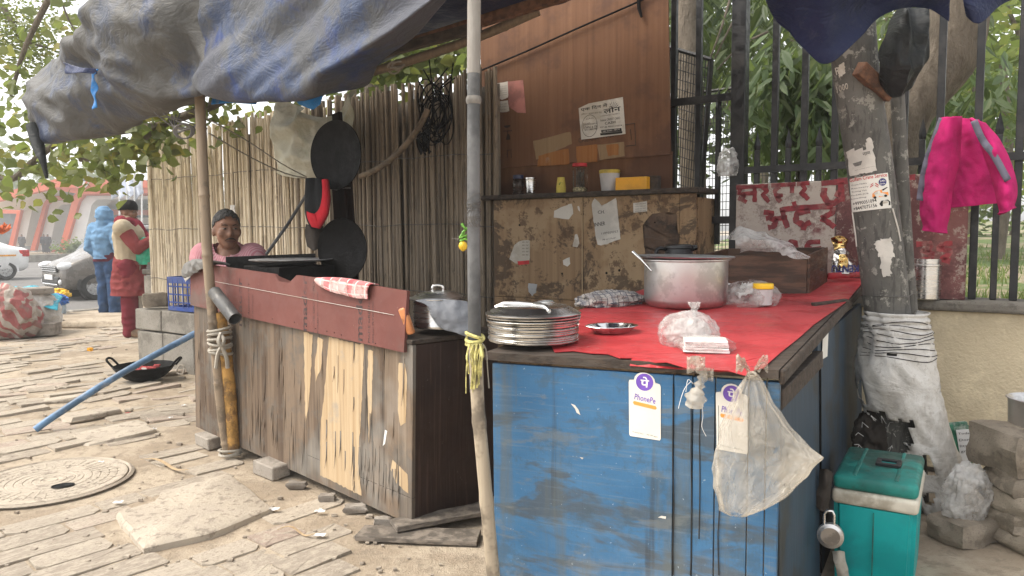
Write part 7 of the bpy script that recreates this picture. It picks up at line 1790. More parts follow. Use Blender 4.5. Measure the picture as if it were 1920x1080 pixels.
# ------------------------------------------------------------------ people
def person(label, base, ang, J, fit, vox, skin, clothes, hair, sc=1.0, extra=None, face=False, headrot=0.0, bulk=1.0):
    """J: joints in the figure's own frame (it faces -y); clothes: (name, material, {segment: swell}, options)"""
    M = Matrix.Translation(Vector(base)) @ Matrix.Rotation(ang, 4, 'Z') @ Matrix.Diagonal((sc, sc, sc, 1))
    J = {k: Vector(v) for k, v in J.items()}
    hd = J['head']
    HM = M @ Matrix.Translation(hd) @ Matrix.Rotation(headrot, 4, 'Z')
    seg = [('torso', 'pelvis', .125, 'waist', .125), ('torso', 'waist', .125, 'chest', .150), ('torso', 'chest', .150, 'neck', .075),
           ('neck', 'neck', .055, 'head', .052)]
    for s in 'LR':
        seg += [('torso', 'chest', .13, 'sh' + s, .072), ('armU', 'sh' + s, .066, 'el' + s, .050), ('armL', 'el' + s, .048, 'wr' + s, .033),
                ('hip', 'pelvis', .12, 'hip' + s, .105), ('legU', 'hip' + s, .100, 'kn' + s, .066), ('legL', 'kn' + s, .064, 'an' + s, .042), ('foot', 'an' + s, .045, 'toe' + s, .036)]
    def capsule(m, a, ra, b, rb, n=14):
        P = [M @ a.lerp(b, i / 5) for i in range(6)]; m.tube(P, [lerp(ra, rb, i / 5) * sc for i in range(6)], n); m.ball(M @ a, ra * sc, None, n, 8); m.ball(M @ b, rb * sc, None, n, 8)
    def flat(bm_, tags=None):
        pass
    m = MB()
    for t, a, ra, b, rb in seg: capsule(m, J[a], ra * (bulk if t == 'torso' else 1), J[b], rb * (bulk if t == 'torso' and b != 'neck' else 1))
    # head: skull, face, jaw, nose, ears
    m.ball((0, .012, .03), .095, HM, 20, 14, (.82, 1.0, 1.0)); m.ball((0, -.022, -.028), .074, HM, 18, 12, (.90, .95, 1.15)); m.ball((0, -.052, -.085), .036, HM, 12, 8, (1.1, .9, .8))
    m.ball((0, -.098, -.022), .017, HM, 10, 8, (.95, 1.0, 1.0)); m.ball((0, -.088, .002), .013, HM, 10, 8, (.8, 1, 1.6)); m.ball((-.045, -.062, -.02), .026, HM, 10, 8); m.ball((.045, -.062, -.02), .026, HM, 10, 8)
    m.ball((0, -.075, .043), .03, HM, 12, 8, (1.8, .6, .55))
    for s in (-1, 1): m.ball((s * .080, .012, -.012), .026, HM, 10, 8, (.35, .7, 1.15))
    # hands with five fingers
    for s in 'LR':
        w = J['wr' + s]; d = (w - J['el' + s]).normalized(); sd_ = d.cross(Vector((0, 0, 1))); sd_ = sd_.normalized() if sd_.length > .1 else Vector((1, 0, 0)); up = sd_.cross(d)
        capsule(m, w, .032, w + d * .075, .034, 10)
        for k in range(4):
            a = w + d * .09 + sd_ * (.024 - .016 * k); L = (.055, .066, .062, .046)[k]; b = a + d * L * .55 - up * .008; c = b + d * L * .4 - up * .022; capsule(m, a, .0105, b, .0095, 8); capsule(m, b, .0095, c, .0085, 8)
        a = w + d * .03 + sd_ * .028; b = a + d * .03 + sd_ * .022 - up * .01; c = b + d * .026 - up * .012; capsule(m, a, .013, b, .0115, 8); capsule(m, b, .0115, c, .0095, 8)
    body = remeshed(m, 'person', vox, skin, None, 3, None, M.translation)
    tag(body, label, 'person')
    for nm, mat, parts, opt in clothes:
        m = MB()
        for t, a, ra, b, rb in seg:
            if t in parts:
                g = parts[t]; A_, B_ = J[a], J[b]
                k = opt.get('cut', {}).get(t, 1.0); B_ = A_.lerp(B_, k)
                capsule(m, A_, ra * (bulk if t == 'torso' else 1) + g, B_, lerp(ra, rb, k) * (bulk if t == 'torso' and b != 'neck' else 1) + g * opt.get('taper', 1.0))
        for q in opt.get('caps', ()): capsule(m, Vector(q[0]), q[1], Vector(q[2]), q[3])
        if opt.get('hood'): m.ball((0, .03, .03), .135, HM, 20, 14, (.9, 1.02, 1.05)); m.ball((0, .06, -.09), .10, HM, 16, 10, (1.25, .9, .8))
        am = opt.get('fold', .010); fs = opt.get('fs', 7)
        def fold(bm_):
            I = M.inverted()
            for v in bm_.verts:
                q = I @ v.co
                for z0, keep in opt.get('trim', ()): pass
                f = am * (1 - 2 * abs(nz((q.x * 1.2, q.y * 1.2, q.z * 2.2), fs / 3.0))) + am * .5 * nz(q, fs * 1.4)
                v.co += v.normal * f
            if 'zmax' in opt:
                I = M.inverted(); bmesh.ops.delete(bm_, geom=[f for f in bm_.faces if (lambda q: q.z > opt['zmax'] - .05 * smooth(.02, -.09, q.y) and math.hypot(q.x, q.y + .01) < .088)(I @ f.calc_center_median())], context='FACES')
            if 'zmin' in opt: bmesh.ops.bisect_plane(bm_, geom=bm_.verts[:] + bm_.edges[:] + bm_.faces[:], plane_co=M @ Vector((0, 0, opt['zmin'])), plane_no=(0, 0, -1), clear_outer=True)
        remeshed(m, nm, vox * opt.get('vk', 1.0), mat, body, 2, fold)
    # hair as a thick cap
    if hair:
        m = MB(); t = bmesh.new(); bmesh.ops.create_icosphere(t, subdivisions=5, radius=1)
        keep = []
        for v in t.verts:
            q = v.co.copy(); back = q.y; lim = -.16 - .6 * max(0, back) + (.74 - .25 * abs(q.x)) * max(0, -back) + .25 * nz(q, 14)
            n_ = .10 * nz(q, 6) + .05 * nz(q, 17)
            v.co = HM @ Vector((q.x * .081 * (1 + n_ * .4), .014 + q.y * .099 * (1 + n_ * .4), .034 + q.z * .098 * (1 + n_ * .6)))
            v.tag = q.z > lim
        bmesh.ops.delete(t, geom=[v for v in t.verts if not v.tag], context='VERTS')
        me = bpy.data.meshes.new('h'); t.to_mesh(me); t.free(); m.b.from_mesh(me); bpy.data.meshes.remove(me)
        o = m.build('hair', hair, body, sm=80); solid(o, .004 * sc, 0)
    if face:
        for s in (-1, 1):
            m = MB(); m.ball((s * .031, -.0815, .010), .0115, HM, 12, 8, (1.2, .8, .45)); m.build('eye', MT['eyewhite'], body, sm=60)
            m = MB(); m.ball((s * .031 + .002, -.0885, .010), .0062, HM, 10, 8, (1, .6, .8)); m.build('iris', MT['hair'], body, sm=60)
            m = MB(); m.tube([HM @ Vector(q) for q in ((s * .014, -.0945, .016), (s * .031, -.0965, .0215), (s * .047, -.085, .016))], [.003, .0035, .002], 6); m.build('eyelid', skin, body, sm=60)
            m = MB(); m.tube([HM @ Vector(q) for q in ((s * .014, -.0945, .029), (s * .031, -.0935, .034), (s * .050, -.080, .029))], [.0028, .0032, .0015], 6); m.build('eyebrow', MT['hair'], body, sm=60)
        m = MB(); m.tube([HM @ Vector(q) for q in ((-.032, -.089, -.062), (-.015, -.100, -.052), (0, -.103, -.050), (.015, -.100, -.052), (.032, -.089, -.062))], [.002, .0045, .004, .0045, .002], 8); m.build('moustache', MT['hair'], body, sm=60)
        m = MB(); m.tube([HM @ Vector(q) for q in ((-.024, -.091, -.070), (0, -.101, -.068), (.024, -.091, -.070))], [.003, .0055, .003], 8); m.build('lips', MT['lips'], body, sm=60)
    return body, M, HM
MT['eyewhite'] = simple('eye_white', (.26, .21, .18), .25, 0, .03, 5, 0); MT['lips'] = simple('dark_lips', (.12, .05, .04), .45, 0, .1, 9, 0)
def stand():
    J = dict(pelvis=(0, 0, .93), waist=(0, .005, 1.08), chest=(0, .0, 1.27), neck=(0, .01, 1.44), head=(0, -.015, 1.575))
    for s, k in (('L', 1), ('R', -1)):
        J['sh' + s] = (k * .175, .01, 1.375); J['el' + s] = (k * .235, .02, 1.10); J['wr' + s] = (k * .24, -.03, .87)
        J['hip' + s] = (k * .085, 0, .90); J['kn' + s] = (k * .095, -.01, .50); J['an' + s] = (k * .10, .01, .085); J['toe' + s] = (k * .115, -.14, .04)
    return J
SH = {'torso': .018, 'armU': .016, 'armL': .016}
# the cook, seated behind the far end of the counter
MT['pinkshirt'] = None
n = N('pink_striped_shirt'); u = n.vec(); w = n.wave(26, n.vec(rot=(0, 0, .8)), .6, 'X'); c = n.mix(n.ramp(w, .35, .65), (.50, .20, .24), (.60, .36, .38)); c = n.mix(n.ramp(n.noise(8, u, 5), .45, .7, 0, .5), c, (.40, .17, .19)); n.bump(n.noise(30, u, 4), .3, .006); MT['pinkshirt'] = n.done(c, .9, Specular_IOR_Level=.1)
hp_ = at(425, 432, 5.0)
J = stand(); dz = hp_.z / 1.07 - 1.575
for k in list(J): v = Vector(J[k]); v.z += dz; J[k] = v
for s, k in (('L', 1), ('R', -1)):
    J['kn' + s] = J['hip' + s] + V(0, -.10, -.2); J['an' + s] = J['kn' + s] + V(0, .06, -.30); J['toe' + s] = J['an' + s] + V(0, -.14, -.04)
    J['sh' + s] = J['sh' + s] + V(-k * .035, -.01, .035); J['el' + s] = J['sh' + s] + V(-k * .02, .02, -.27); J['wr' + s] = J['el' + s] + V(-k * .10, -.12, -.03)
J['head'] = J['head'] + V(0, -.02, 0)
cook, CKM, HMc = person('man with a moustache in a pink striped shirt seated behind the counter', (hp_.x, hp_.y + .02, 0), .22, J, None, .0085, MT['skin_d'],
    [('shirt', MT['pinkshirt'], {'torso': .020, 'armU': .024}, {'cut': {'armU': .95}, 'fold': .007, 'fs': 8, 'zmax': J['neck'].z - .035}), ('trousers', simple('grey_trousers', (.09, .09, .1)), {'hip': .02, 'legU': .02, 'legL': .025}, {'vk': 1.6})], MT['hair_g'], 1.07, None, True, .35, .86)
for s in (-1, 1):                           # shirt collar
    m = MB(); nk = J['neck']
    m.grid(lambda u, v: CKM @ (nk + V(s * (.022 + .075 * math.sin(u * 1.9)), -.085 + .115 * u ** 1.3, .005 - .045 * v * (1 - .2 * u) + .028 * u - .055 * (1 - u) * v - .03 * (1 - u)) + V(s * .014 * v, -.012 * v, 0)), 10, 5); o = m.build('collar', MT['pinkshirt'], cook, sm=70); solid(o, .004)
stool = thing('stool', 'plain wooden stool under the seated cook', 'stool', (hp_.x, hp_.y + .05, 0)); sz_ = (CKM @ J['pelvis']).z - .15
m = MB(); m.box((hp_.x, hp_.y + .05, sz_ - .02), (.34, .34, .035), None, .004); m.build('seat', MT['wooddark'], stool)
for sx_ in (-.13, .13):
    for sy_ in (-.13, .13): m = MB(); m.box((hp_.x + sx_, hp_.y + .05 + sy_, (sz_ - .04) / 2), (.035, .035, sz_ - .04)); m.build('leg', MT['wooddark'], stool)
# man in the blue hooded jacket, seen from behind
MT['bluejkt'] = m_cloth('blue_jacket_cloth', (.15, .27, .42), .2, .25); MT['jeans'] = m_cloth('blue_denim', (.04, .075, .15), .35, .3); MT['shoe'] = simple('dark_shoe', (.03, .026, .024), .6); MT['maroon'] = m_cloth('maroon_band', (.10, .02, .035))
JEANS = ('jeans', MT['jeans'], {'hip': .022, 'legU': .022, 'legL': .030, }, {'fold': .013, 'fs': 14}); SHOES = lambda m_: ('shoes', m_, {'foot': .018}, {'fold': .002, 'vk': .8})
J = stand(); J['elR'] = V(-.30, .06, 1.12); J['wrR'] = V(-.20, -.08, .93); J['elL'] = V(.27, .04, 1.12); J['wrL'] = V(.18, -.08, .95)
base = at(206, 588, 11.8); base.z = G(base.x, base.y)
person('man in a light blue hooded jacket and jeans standing with his back turned', base, PI - .25, J, None, .014, MT['skin'], [JEANS, SHOES(MT['shoe']), ('hooded_jacket', MT['bluejkt'], {'torso': .055, 'armU': .045, 'armL': .042, }, {'hood': True, 'zmin': .93, 'fold': .016, 'fs': 15}), ('waistband', MT['maroon'], {}, {'caps': [((-.05, 0, .96), .165, (.05, 0, .90), .165)], 'zmin': .89, 'fold': .004})], MT['hair'], 1.0)
# companion, mostly hidden behind the man in red
base = at(238, 578, 12.4); base.z = G(base.x, base.y)
person('person in dark blue trousers mostly hidden behind the man in red', base, PI - .1, stand(), None, .016, MT['skin'], [('trousers', MT['jeans'], {'hip': .022, 'legU': .02, 'legL': .026}, {}), SHOES(MT['shoe']), ('top', m_cloth('dark_green_top', (.02, .10, .07)), {'torso': .03, 'armU': .03, 'armL': .03}, {'zmin': .9})], MT['hair'], .92)
# man in red with a beige waistcoat, in profile
MT['redkurta'] = m_cloth('dull_red_kurta', (.22, .05, .05), .14, .15); MT['redtr'] = m_cloth('dark_red_trousers', (.17, .028, .038), .15, .2); MT['beige'] = m_cloth('beige_tweed', (.42, .35, .25), .14, .1); MT['scarf'] = m_cloth('red_black_scarf', (.22, .03, .045), .9, .8); MT['tanshoe'] = simple('tan_shoe', (.25, .16, .1), .7)
J = stand(); J['elL'] = V(.20, -.20, 1.16); J['wrL'] = V(.15, -.46, 1.16); J['elR'] = V(-.19, -.16, 1.13); J['wrR'] = V(-.12, -.43, 1.30)
J['anL'] = V(.09, .05, .085); J['toeL'] = V(.10, -.10, .04)
base = at(250, 628, 9.4); base.z = G(base.x, base.y)
red, RM, RH = person('man in a dull red kurta and beige waistcoat standing in profile by the screen', base, PI / 2 + .15, J, None, .011, MT['skin_d'],
    [('trousers', MT['redtr'], {'hip': .015, 'legU': .022, 'legL': .03}, {'fold': .014, 'fs': 14}), SHOES(MT['tanshoe']), ('sleeves', MT['redkurta'], {'torso': .012, 'armU': .022, 'armL': .022}, {'cut': {'armL': .93}}),
     ('kurta_skirt', MT['redkurta'], {}, {'caps': [((0, 0, 1.0), .16, (0, .02, .86), .185), ((0, .01, .9), .185, (.02, .03, .56), .21), ((0, .01, .9), .18, (-.02, -.02, .58), .20)], 'zmin': .54, 'fold': .018, 'fs': 13}),
     ('waistcoat', MT['beige'], {'torso': .040}, {'zmin': .93, 'fold': .006, 'caps': [((0, .01, 1.05), .16, (0, .01, .90), .165)]}),
     ('scarf', MT['scarf'], {}, {'caps': [((-.06, .06, 1.46), .07, (.06, .06, 1.46), .07), ((.07, -.04, 1.44), .07, (-.07, -.04, 1.43), .065), ((.08, -.08, 1.42), .06, (.10, -.18, 1.22), .06), ((.10, -.18, 1.22), .055, (.08, -.2, .98), .05)], 'fold': .02})], None, 1.0, None, True, -.15)
m = MB(); t = bmesh.new(); bmesh.ops.create_icosphere(t, subdivisions=4, radius=1)
for v in t.verts:
    q = v.co.copy(); v.co = RH @ Vector((q.x * .098, .012 + q.y * .118 - .02 * max(0, q.z) , .045 + q.z * .112 + .012 * nz(q, 3)))
    v.tag = q.z > -.25
bmesh.ops.delete(t, geom=[v for v in t.verts if not v.tag], context='VERTS'); me = bpy.data.meshes.new('h'); t.to_mesh(me); t.free(); m.b.from_mesh(me); bpy.data.meshes.remove(me)
o = m.build('knit_cap', m_cloth('black_wool', (.014, .013, .013)), red, sm=80); solid(o, .012)
gb = at(272, 478, 9.35); bagblob('green_bag', gb + V(0, 0, -.12), (.10, .07, .32), .2, simple('green_carrier_bag', (.03, .32, .20), .4, 0, .2, 8, .3, 20), 'green carrier bag on the neighbouring stall table by the man in red', 'bag', 9)
tb_ = thing('street_table', 'small dark table of the neighbouring stall behind the reed screen', 'table', at(284, 585, 9.6)); q = at(288, 492, 9.6)
m = MB(); m.box((q.x + .22, q.y, q.z), (.62, .6, .03), None, .003); m.build('table_top', MT['woodgrey'], tb_)
for dx_ in (-.06, .5):
    for dy_ in (-.26, .26): m = MB(); m.box((q.x + dx_, q.y + dy_, q.z / 2 - .01), (.035, .035, q.z - .03)); m.build('leg', MT['tiecloth'] if dx_ < 0 else MT['wooddark'], tb_)
m = MB(); m.box((q.x + .2, q.y + .1, q.z / 2 + .1), (.45, .02, q.z * .7)); m.build('skirt_board', MT['sideply'], tb_)
# three far figures on the filling-station forecourt
for px, lab, c in ((152, 'distant person standing at the left leg of the filling station', (.08, .08, .09)), (301, 'distant person in black, left of a pair at the filling station', (.03, .03, .04)), (327, 'distant person in black, right of a pair at the filling station', (.04, .04, .05))):
    px = px / 3.6; base = gz(px, 474, -.15 + 0.0); base = at(px, 474.5, 60); base.z = max(base.z, -.15); mt = m_cloth('dark_clothes', c)
    person(lab, base, random.uniform(-.5, .5), stand(), None, .034, MT['skin_d'], [('trousers', mt, {'hip': .03, 'legU': .03, 'legL': .03}, {}), ('jacket', mt, {'torso': .04, 'armU': .035, 'armL': .035}, {'zmin': .88})], MT['hair'], .88)
# ------------------------------------------------------------------ street on the left: cars, roadside goods, filling station
def car(label, wheel, heading, which, st, glass, paint, lowpaint, wx, wr, half, cat, group, front=True):
    h = Vector((*heading, 0)).normalized(); l = Vector((-h.y, h.x, 0))
    c0 = Vector((wheel.x, wheel.y, -.15)) - h * (wx[0] if which == 'f' else wx[1]) - l * half
    M = frame(c0, h, l)
    root = thing('car', label, cat, c0, group)
    def P(x, y, z): return M @ Vector((x, y, z))
    ring = []
    m = MB()
    for (x, zb, zs, zk, zr, wl, wb, wt) in st:
        pts = [(-wl * .9, zb), (-wl, zs), (-wb, (zs + zk) / 2), (-wb * .99, zk), (-(wb + wt) / 2 * .985, lerp(zk, zr, .5)), (-wt, zr - .035), (-wt * .8, zr)]
        pts = pts + [(-a, b) for a, b in pts[::-1]]
        ring.append([m.b.verts.new(P(x, a, b)) for a, b in pts])
    n = len(ring[0])
    for i in range(len(ring) - 1):
        for k in range(n): m.b.faces.new((ring[i][k], ring[i][(k + 1) % n], ring[i + 1][(k + 1) % n], ring[i + 1][k]))
    m.b.faces.new(ring[0][::-1]); m.b.faces.new(ring[-1]); bmesh.ops.recalc_face_normals(m.b, faces=m.b.faces)
    body = m.build('body', paint, root, sm=38)
    sb = body.modifiers.new('s', 'SUBSURF'); sb.levels = 1; sb.render_levels = 1
    # windows, both sides
    for pts in glass:
        for s in (-1, 1):
            m = MB(); V_ = []
            for (x, t) in pts:
                for i in range(len(st) - 1):
                    if st[i][0] <= x <= st[i + 1][0] or st[i][0] >= x >= st[i + 1][0]:
                        u = (x - st[i][0]) / (st[i + 1][0] - st[i][0]); q = [lerp(st[i][k], st[i + 1][k], u) for k in range(8)]; break
                zk, zr, wb, wt = q[3], q[4], q[6], q[7]; V_.append(P(x, s * (lerp(wb * .99, wt, t) + .006), lerp(zk, zr - .035, t)))
            m.poly(V_); m.build('side_window', MT['glassy'], root)
    for x in wx:
        for s in (-1, 1):
            c = P(x, s * (half - .02), wr); W_ = frame(c, h, V(0, 0, 1)); k = -s
            m = MB(); m.lathe([(wr * .62, .09), (wr * .9, .10), (wr, .07), (wr, -.07), (wr * .9, -.10), (wr * .62, -.09)], W_, 36); wh = m.build('wheel', MT['rubber'], root, sm=40)
            m = MB(); m.lathe([(0, .055), (wr * .16, .06), (wr * .2, .05), (wr * .56, .045), (wr * .63, .085), (wr * .66, .08)], W_ @ Matrix.Rotation(PI if s > 0 else 0, 4, 'Y'), 36); m.build('rim', MT['rimsilver'], wh, sm=40)
            for q in range(9):
                m = MB(); m.box((0, wr * .38, .056), (.045, wr * .42, .012), W_ @ Matrix.Rotation(PI if s > 0 else 0, 4, 'Y') @ Matrix.Rotation(q * 2 * PI / 9, 4, 'Z'), .003); m.build('spoke', MT['rimsilver'], wh)
            m = MB(); m.lathe([(wr * 1.02, .0), (wr * 1.22, .0), (wr * 1.22, .02), (wr * 1.02, .02)], frame(P(x, s * (half + .055), wr), h, V(0, 0, 1)), 30, 1, 1, -.15, PI + .15); m.build('wheel_arch', lowpaint, root)
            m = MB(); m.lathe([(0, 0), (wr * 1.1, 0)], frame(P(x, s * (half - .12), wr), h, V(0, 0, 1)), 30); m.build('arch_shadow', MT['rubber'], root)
    return root, P, M
MT['rimsilver'] = simple('silver_wheel_cover', (.45, .45, .45), .35, .5, .08, 6, 0); MT['cargrey'] = simple('grey_brown_car_paint', (.17, .155, .14), .28, .3, .06, 3, 0); MT['carwhite'] = simple('white_car_paint', (.72, .72, .71), .25, 0, .04, 3, 0); MT['cardark'] = simple('dark_car_trim', (.05, .05, .05), .6); MT['lamp'] = simple('clear_headlamp', (.72, .72, .72), .12, .2, .05, 6, 0); MT['tail'] = simple('red_tail_lamp', (.5, .03, .03), .2); MT['chrome'] = m_metal('chrome', (.8, .8, .8), .12, False, .0)
HD = (-.66, -.75)
hat = [(-1.62, .35, .45, .95, 1.30, .70, .76, .58), (-1.55, .28, .40, 1.0, 1.55, .74, .79, .62), (-1.2, .20, .35, 1.0, 1.66, .76, .80, .64), (-.4, .20, .35, .99, 1.68, .77, .80, .65), (.35, .20, .35, .98, 1.66, .77, .80, .65), (.72, .20, .35, .98, 1.52, .77, .80, .62), (1.12, .20, .36, .97, 1.02, .77, .79, .66), (1.60, .20, .38, .84, .90, .75, .77, .64), (1.78, .22, .38, .70, .80, .71, .73, .62), (1.85, .26, .40, .62, .70, .62, .64, .55)]
root, P, M = car('grey-brown hatchback driving past behind the man in blue', gz(178, 562, -.15), HD, 'f', hat, [[(.28, .12), (.28, .9), (-.5, .92), (-.5, .1)], [(-.56, .1), (-.56, .92), (-1.2, .9), (-1.3, .12)], [(.34, .12), (.34, .88), (.98, .12)]], MT['cargrey'], MT['cardark'], (1.2, -1.2), .30, .70, 'car', 'cars on the road')
m = MB(); m.poly([P(.76, -.58, 1.50), P(.76, .58, 1.50), P(1.14, .62, 1.04), P(1.14, -.62, 1.04)]); m.build('windscreen', MT['glassy'], root)
m = MB(); m.box((0, 0, 0), (.04, .95, .14), frame(P(1.855, 0, .70), M.col[0].xyz, M.col[1].xyz), .01); g_ = m.build('grille', MT['cardark'], root)
for k in range(3): m = MB(); m.box((0, 0, 0), (.03, .9, .018), frame(P(1.878, 0, .655 + k * .045), M.col[0].xyz, M.col[1].xyz), .004); m.build('grille_bar', MT['chrome'], g_)
for s in (-1, 1):
    m = MB(); m.ball((0, 0, 0), 1, frame(P(1.72, s * .60, .76), M.col[0].xyz, M.col[1].xyz) @ Matrix.Diagonal((.18, .14, .10, 1)), 16, 10); m.build('headlight', MT['lamp'], root, sm=60)
    m = MB(); m.ball((0, 0, 0), 1, frame(P(1.83, s * .55, .42), M.col[0].xyz, M.col[1].xyz) @ Matrix.Diagonal((.04, .06, .06, 1)), 12, 8); m.build('fog_lamp', MT['lamp'], root, sm=60)
    m = MB(); m.box((0, 0, 0), (.12, .05, .10), frame(P(.86, s * .92, 1.04), M.col[0].xyz, M.col[1].xyz), .03, 2); m.build('side_mirror', MT['cargrey'], root)
m = MB(); m.box((0, 0, 0), (.06, 1.1, .16), frame(P(1.84, 0, .46), M.col[0].xyz, M.col[1].xyz), .03, 2); m.build('bumper_mouth', MT['cardark'], root); m = MB(); m.box((0, 0, 0), (.02, .5, .11), frame(P(1.885, 0, .52), M.col[0].xyz, M.col[1].xyz), .004); m.build('number_plate', MT['white'], root); m = MB(); m.box((0, 0, 0), (.05, .9, .04), frame(P(1.86, 0, .36), M.col[0].xyz, M.col[1].xyz), .012); m.build('bumper_strip', MT['chrome'], root)
sed = [(-1.98, .35, .45, .90, 1.0, .66, .74, .60), (-1.9, .26, .40, .98, 1.06, .74, .80, .64), (-1.45, .2, .35, .98, 1.10, .77, .82, .64), (-1.0, .2, .35, .97, 1.38, .78, .83, .60), (-.5, .2, .35, .96, 1.47, .78, .83, .62), (.2, .2, .35, .95, 1.46, .78, .83, .62), (.7, .2, .35, .95, 1.22, .78, .83, .64), (1.05, .2, .36, .92, .98, .77, .82, .68), (1.7, .22, .38, .78, .86, .73, .77, .62), (1.9, .28, .40, .6, .68, .62, .64, .52)]
root, P, M = car('white saloon car farther along the road at the left edge', gz(11, 525, -.15), HD, 'r', sed, [[(.6, .1), (.25, .85), (-.3, .9), (-.3, .1)], [(-.36, .1), (-.36, .9), (-.8, .86), (-1.05, .1)]], MT['carwhite'], MT['carwhite'], (1.25, -1.25), .31, .72, 'car', 'cars on the road')
for s in (-1, 1): m = MB(); m.box((0, 0, 0), (.30, .05, .22), frame(P(-1.80, s * .77, .86), M.col[0].xyz, M.col[1].xyz), .02, 2); m.build('tail_light', MT['tail'], root)
m = MB(); m.box((0, 0, 0), (.5, .006, .05), frame(P(-1.3, .835, .80), M.col[0].xyz, M.col[1].xyz), .002); m.build('yellow_stripe', MT['y'], root)

# --- roadside goods at the far left
random.seed(50)
n = N('striped_sack'); u = n.vec(rot=(0, .5, .3)); c = n.mix(n.ramp(n.wave(3.2, u, 1.5), .45, .6), (.33, .10, .095), (.40, .35, .30)); c = n.mix(n.ramp(n.noise(9, None, 5), .5, .7, 0, .5), c, (.2, .17, .14)); n.bump(n.noise(16, None, 5), .6, .02); MT['ssack'] = n.done(c, .85)
p = gz(12, 632); bagblob('bundle', p, (.34, .28, .62), .2, MT['ssack'], 'large red and cream striped sack bundle at the left edge', 'sack', 3, None, None, .14)
p = gz(42, 628); bagblob('bundle', p + V(.05, .25, 0), (.24, .22, .52), .5, MT['sack'], 'pale grey sack beside the striped bundle', 'sack', 6, None, None, .14)
q = gz(70, 622); bx_ = thing('goods_box', 'open wooden box under a turquoise plastic sheet by the kerb', 'box', q); BM_ = rz(q, .25)
for x_, y_, dx_, dy_ in ((-.22, 0, .03, .36), (.22, 0, .03, .36), (0, .17, .41, .03)): m = MB(); m.box((x_, y_, .2), (dx_, dy_, .4), BM_, .004); m.build('side_board', MT['woodgrey'], bx_)
m = MB(); m.box((0, 0, .02), (.44, .36, .03), BM_); m.build('base_board', MT['wooddark'], bx_)
MT['turq'] = simple('turquoise_plastic', (.02, .30, .40), .35, 0, .2, 8, .3, 20)
net = [[BM_ @ Vector((-.30, .2, .62)), BM_ @ Vector((-.30, -.05, .52)), BM_ @ Vector((-.28, -.22, .30))], [BM_ @ Vector((0, .2, .60)), BM_ @ Vector((0, -.05, .48)), BM_ @ Vector((.0, -.24, .40))], [BM_ @ Vector((.28, .2, .44)), BM_ @ Vector((.30, -.05, .40)), BM_ @ Vector((.34, -.26, .30))]]
tarp('turquoise_sheet', net, MT['turq'], 'turquoise plastic sheet draped over the roadside box', 16, 14, lambda u, v, p: V(0, 0, 1) * .04 * nz(p, 5), .002, 'sheet')
q = gz(108, 588); bk = thing('marigold_bucket', 'pale bucket heaped with yellow marigold flowers by the kerb', 'bucket', q); s = q.y / 1400
m = MB(); m.lathe([(0, 0), (14 * s, 0), (16.5 * s, 30 * s), (17.5 * s, 31 * s), (16 * s, 31 * s), (13 * s, 2 * s)], Matrix.Translation(q), 28); m.build('bucket', simple('pale_blue_bucket', (.36, .42, .46), .5, 0, .3, 5, .05), bk, sm=40)
MT['mari'] = simple('marigold_petals', (.80, .50, .06), .8, 0, .35, 40, .6, 90)
for k in range(60):
    a, r_ = random.uniform(0, 6.3), 23 * s * math.sqrt(random.random()); m = MB(); z0 = (33 + 11 * (1 - (r_ / (24 * s)) ** 2) + random.uniform(-2, 2)) * s
    m.rock(q + V(math.cos(a) * r_, math.sin(a) * r_ * .9, z0), (8 * s, 8 * s, 6 * s), None, .3, k, 2); m.build('marigold', MT['mari'], bk, sm=60)
q = gz(86, 600); bagblob('blue_bundle', q + V(.05, .1, .22), (.17, .14, .16), .2, simple('blue_plastic_wrap', (.03, .12, .40), .4, 0, .4, 10, .4, 20), 'bunched blue plastic beside the marigold bucket', 'plastic', 7, None, None, .25)
for k, (px, py, d, lab) in enumerate(((78, 628, (.42, .2, .16), 'grey brick in front of the roadside box'), (30, 628, (.44, .24, .09), 'flat brick before the striped sack bundle, lower'), (22, 614, (.32, .22, .09), 'flat brick before the striped sack bundle, upper'), (112, 612, (.12, .1, .1), 'small brick piece right of the roadside box'), (32, 534, (.5, .3, .08), 'flat board on top of the pale sack'))):
    p = gz(px, py) if k != 2 and k != 4 else (gz(24, 626) + V(0, .05, .10) if k == 2 else gz(42, 628) + V(0, .2, .52)); m = MB(); m.box((0, 0, d[2] / 2), d, rz(p, .1 + .2 * k), .008, 1, .006); tag(m.build('brick', MT['brick']), lab, 'brick', 'bricks around the roadside goods')
m = MB(); random.seed(3)
q = at(4, 438, 11)
for k in range(40): a = random.uniform(0, 6.3); m.tube([q, q + V(math.cos(a) * .12, math.sin(a) * .1, random.uniform(.02, .16))], .012, 4)
tag(m.build('orange_blooms', simple('orange_red_blooms', (.6, .14, .04), .7)), 'spray of orange blooms at the left edge', 'flowers')
p = gz(150, 612); m = MB(); m.rock((p.x - .1, p.y + .5, .0), (2.2, 1.3, .16), None, .06, 4, 6); tag(m.build('earth_mound', MT['dirt'], sm=60), 'low smooth mound of dusty cement by the kerb', 'mound')

# --- median
md = thing('road_median', 'low concrete road median with grass beyond the cars', 'median', at(90, 480, 40))
mc = at(40, 482, 40); s1c = s12(mc)[0]
for k in range(12):
    m = MB(); m.box((0, 0, .2), (.35, 2.9, .42), rz(xy(s1c, s12(mc)[1] - 14 + k * 3, -.15), math.atan2(E2.y, E2.x) - PI / 2), .03); m.build('kerb_block', MT['concrete'] if k % 2 else MT['coping'], md)
m = MB(); m.box((0, 0, .1), (2.5, 40, .3), rz(xy(s1c + 1.6, s12(mc)[1], -.1), math.atan2(E2.y, E2.x) - PI / 2)); m.build('turf_strip', MT['parkground'], md)
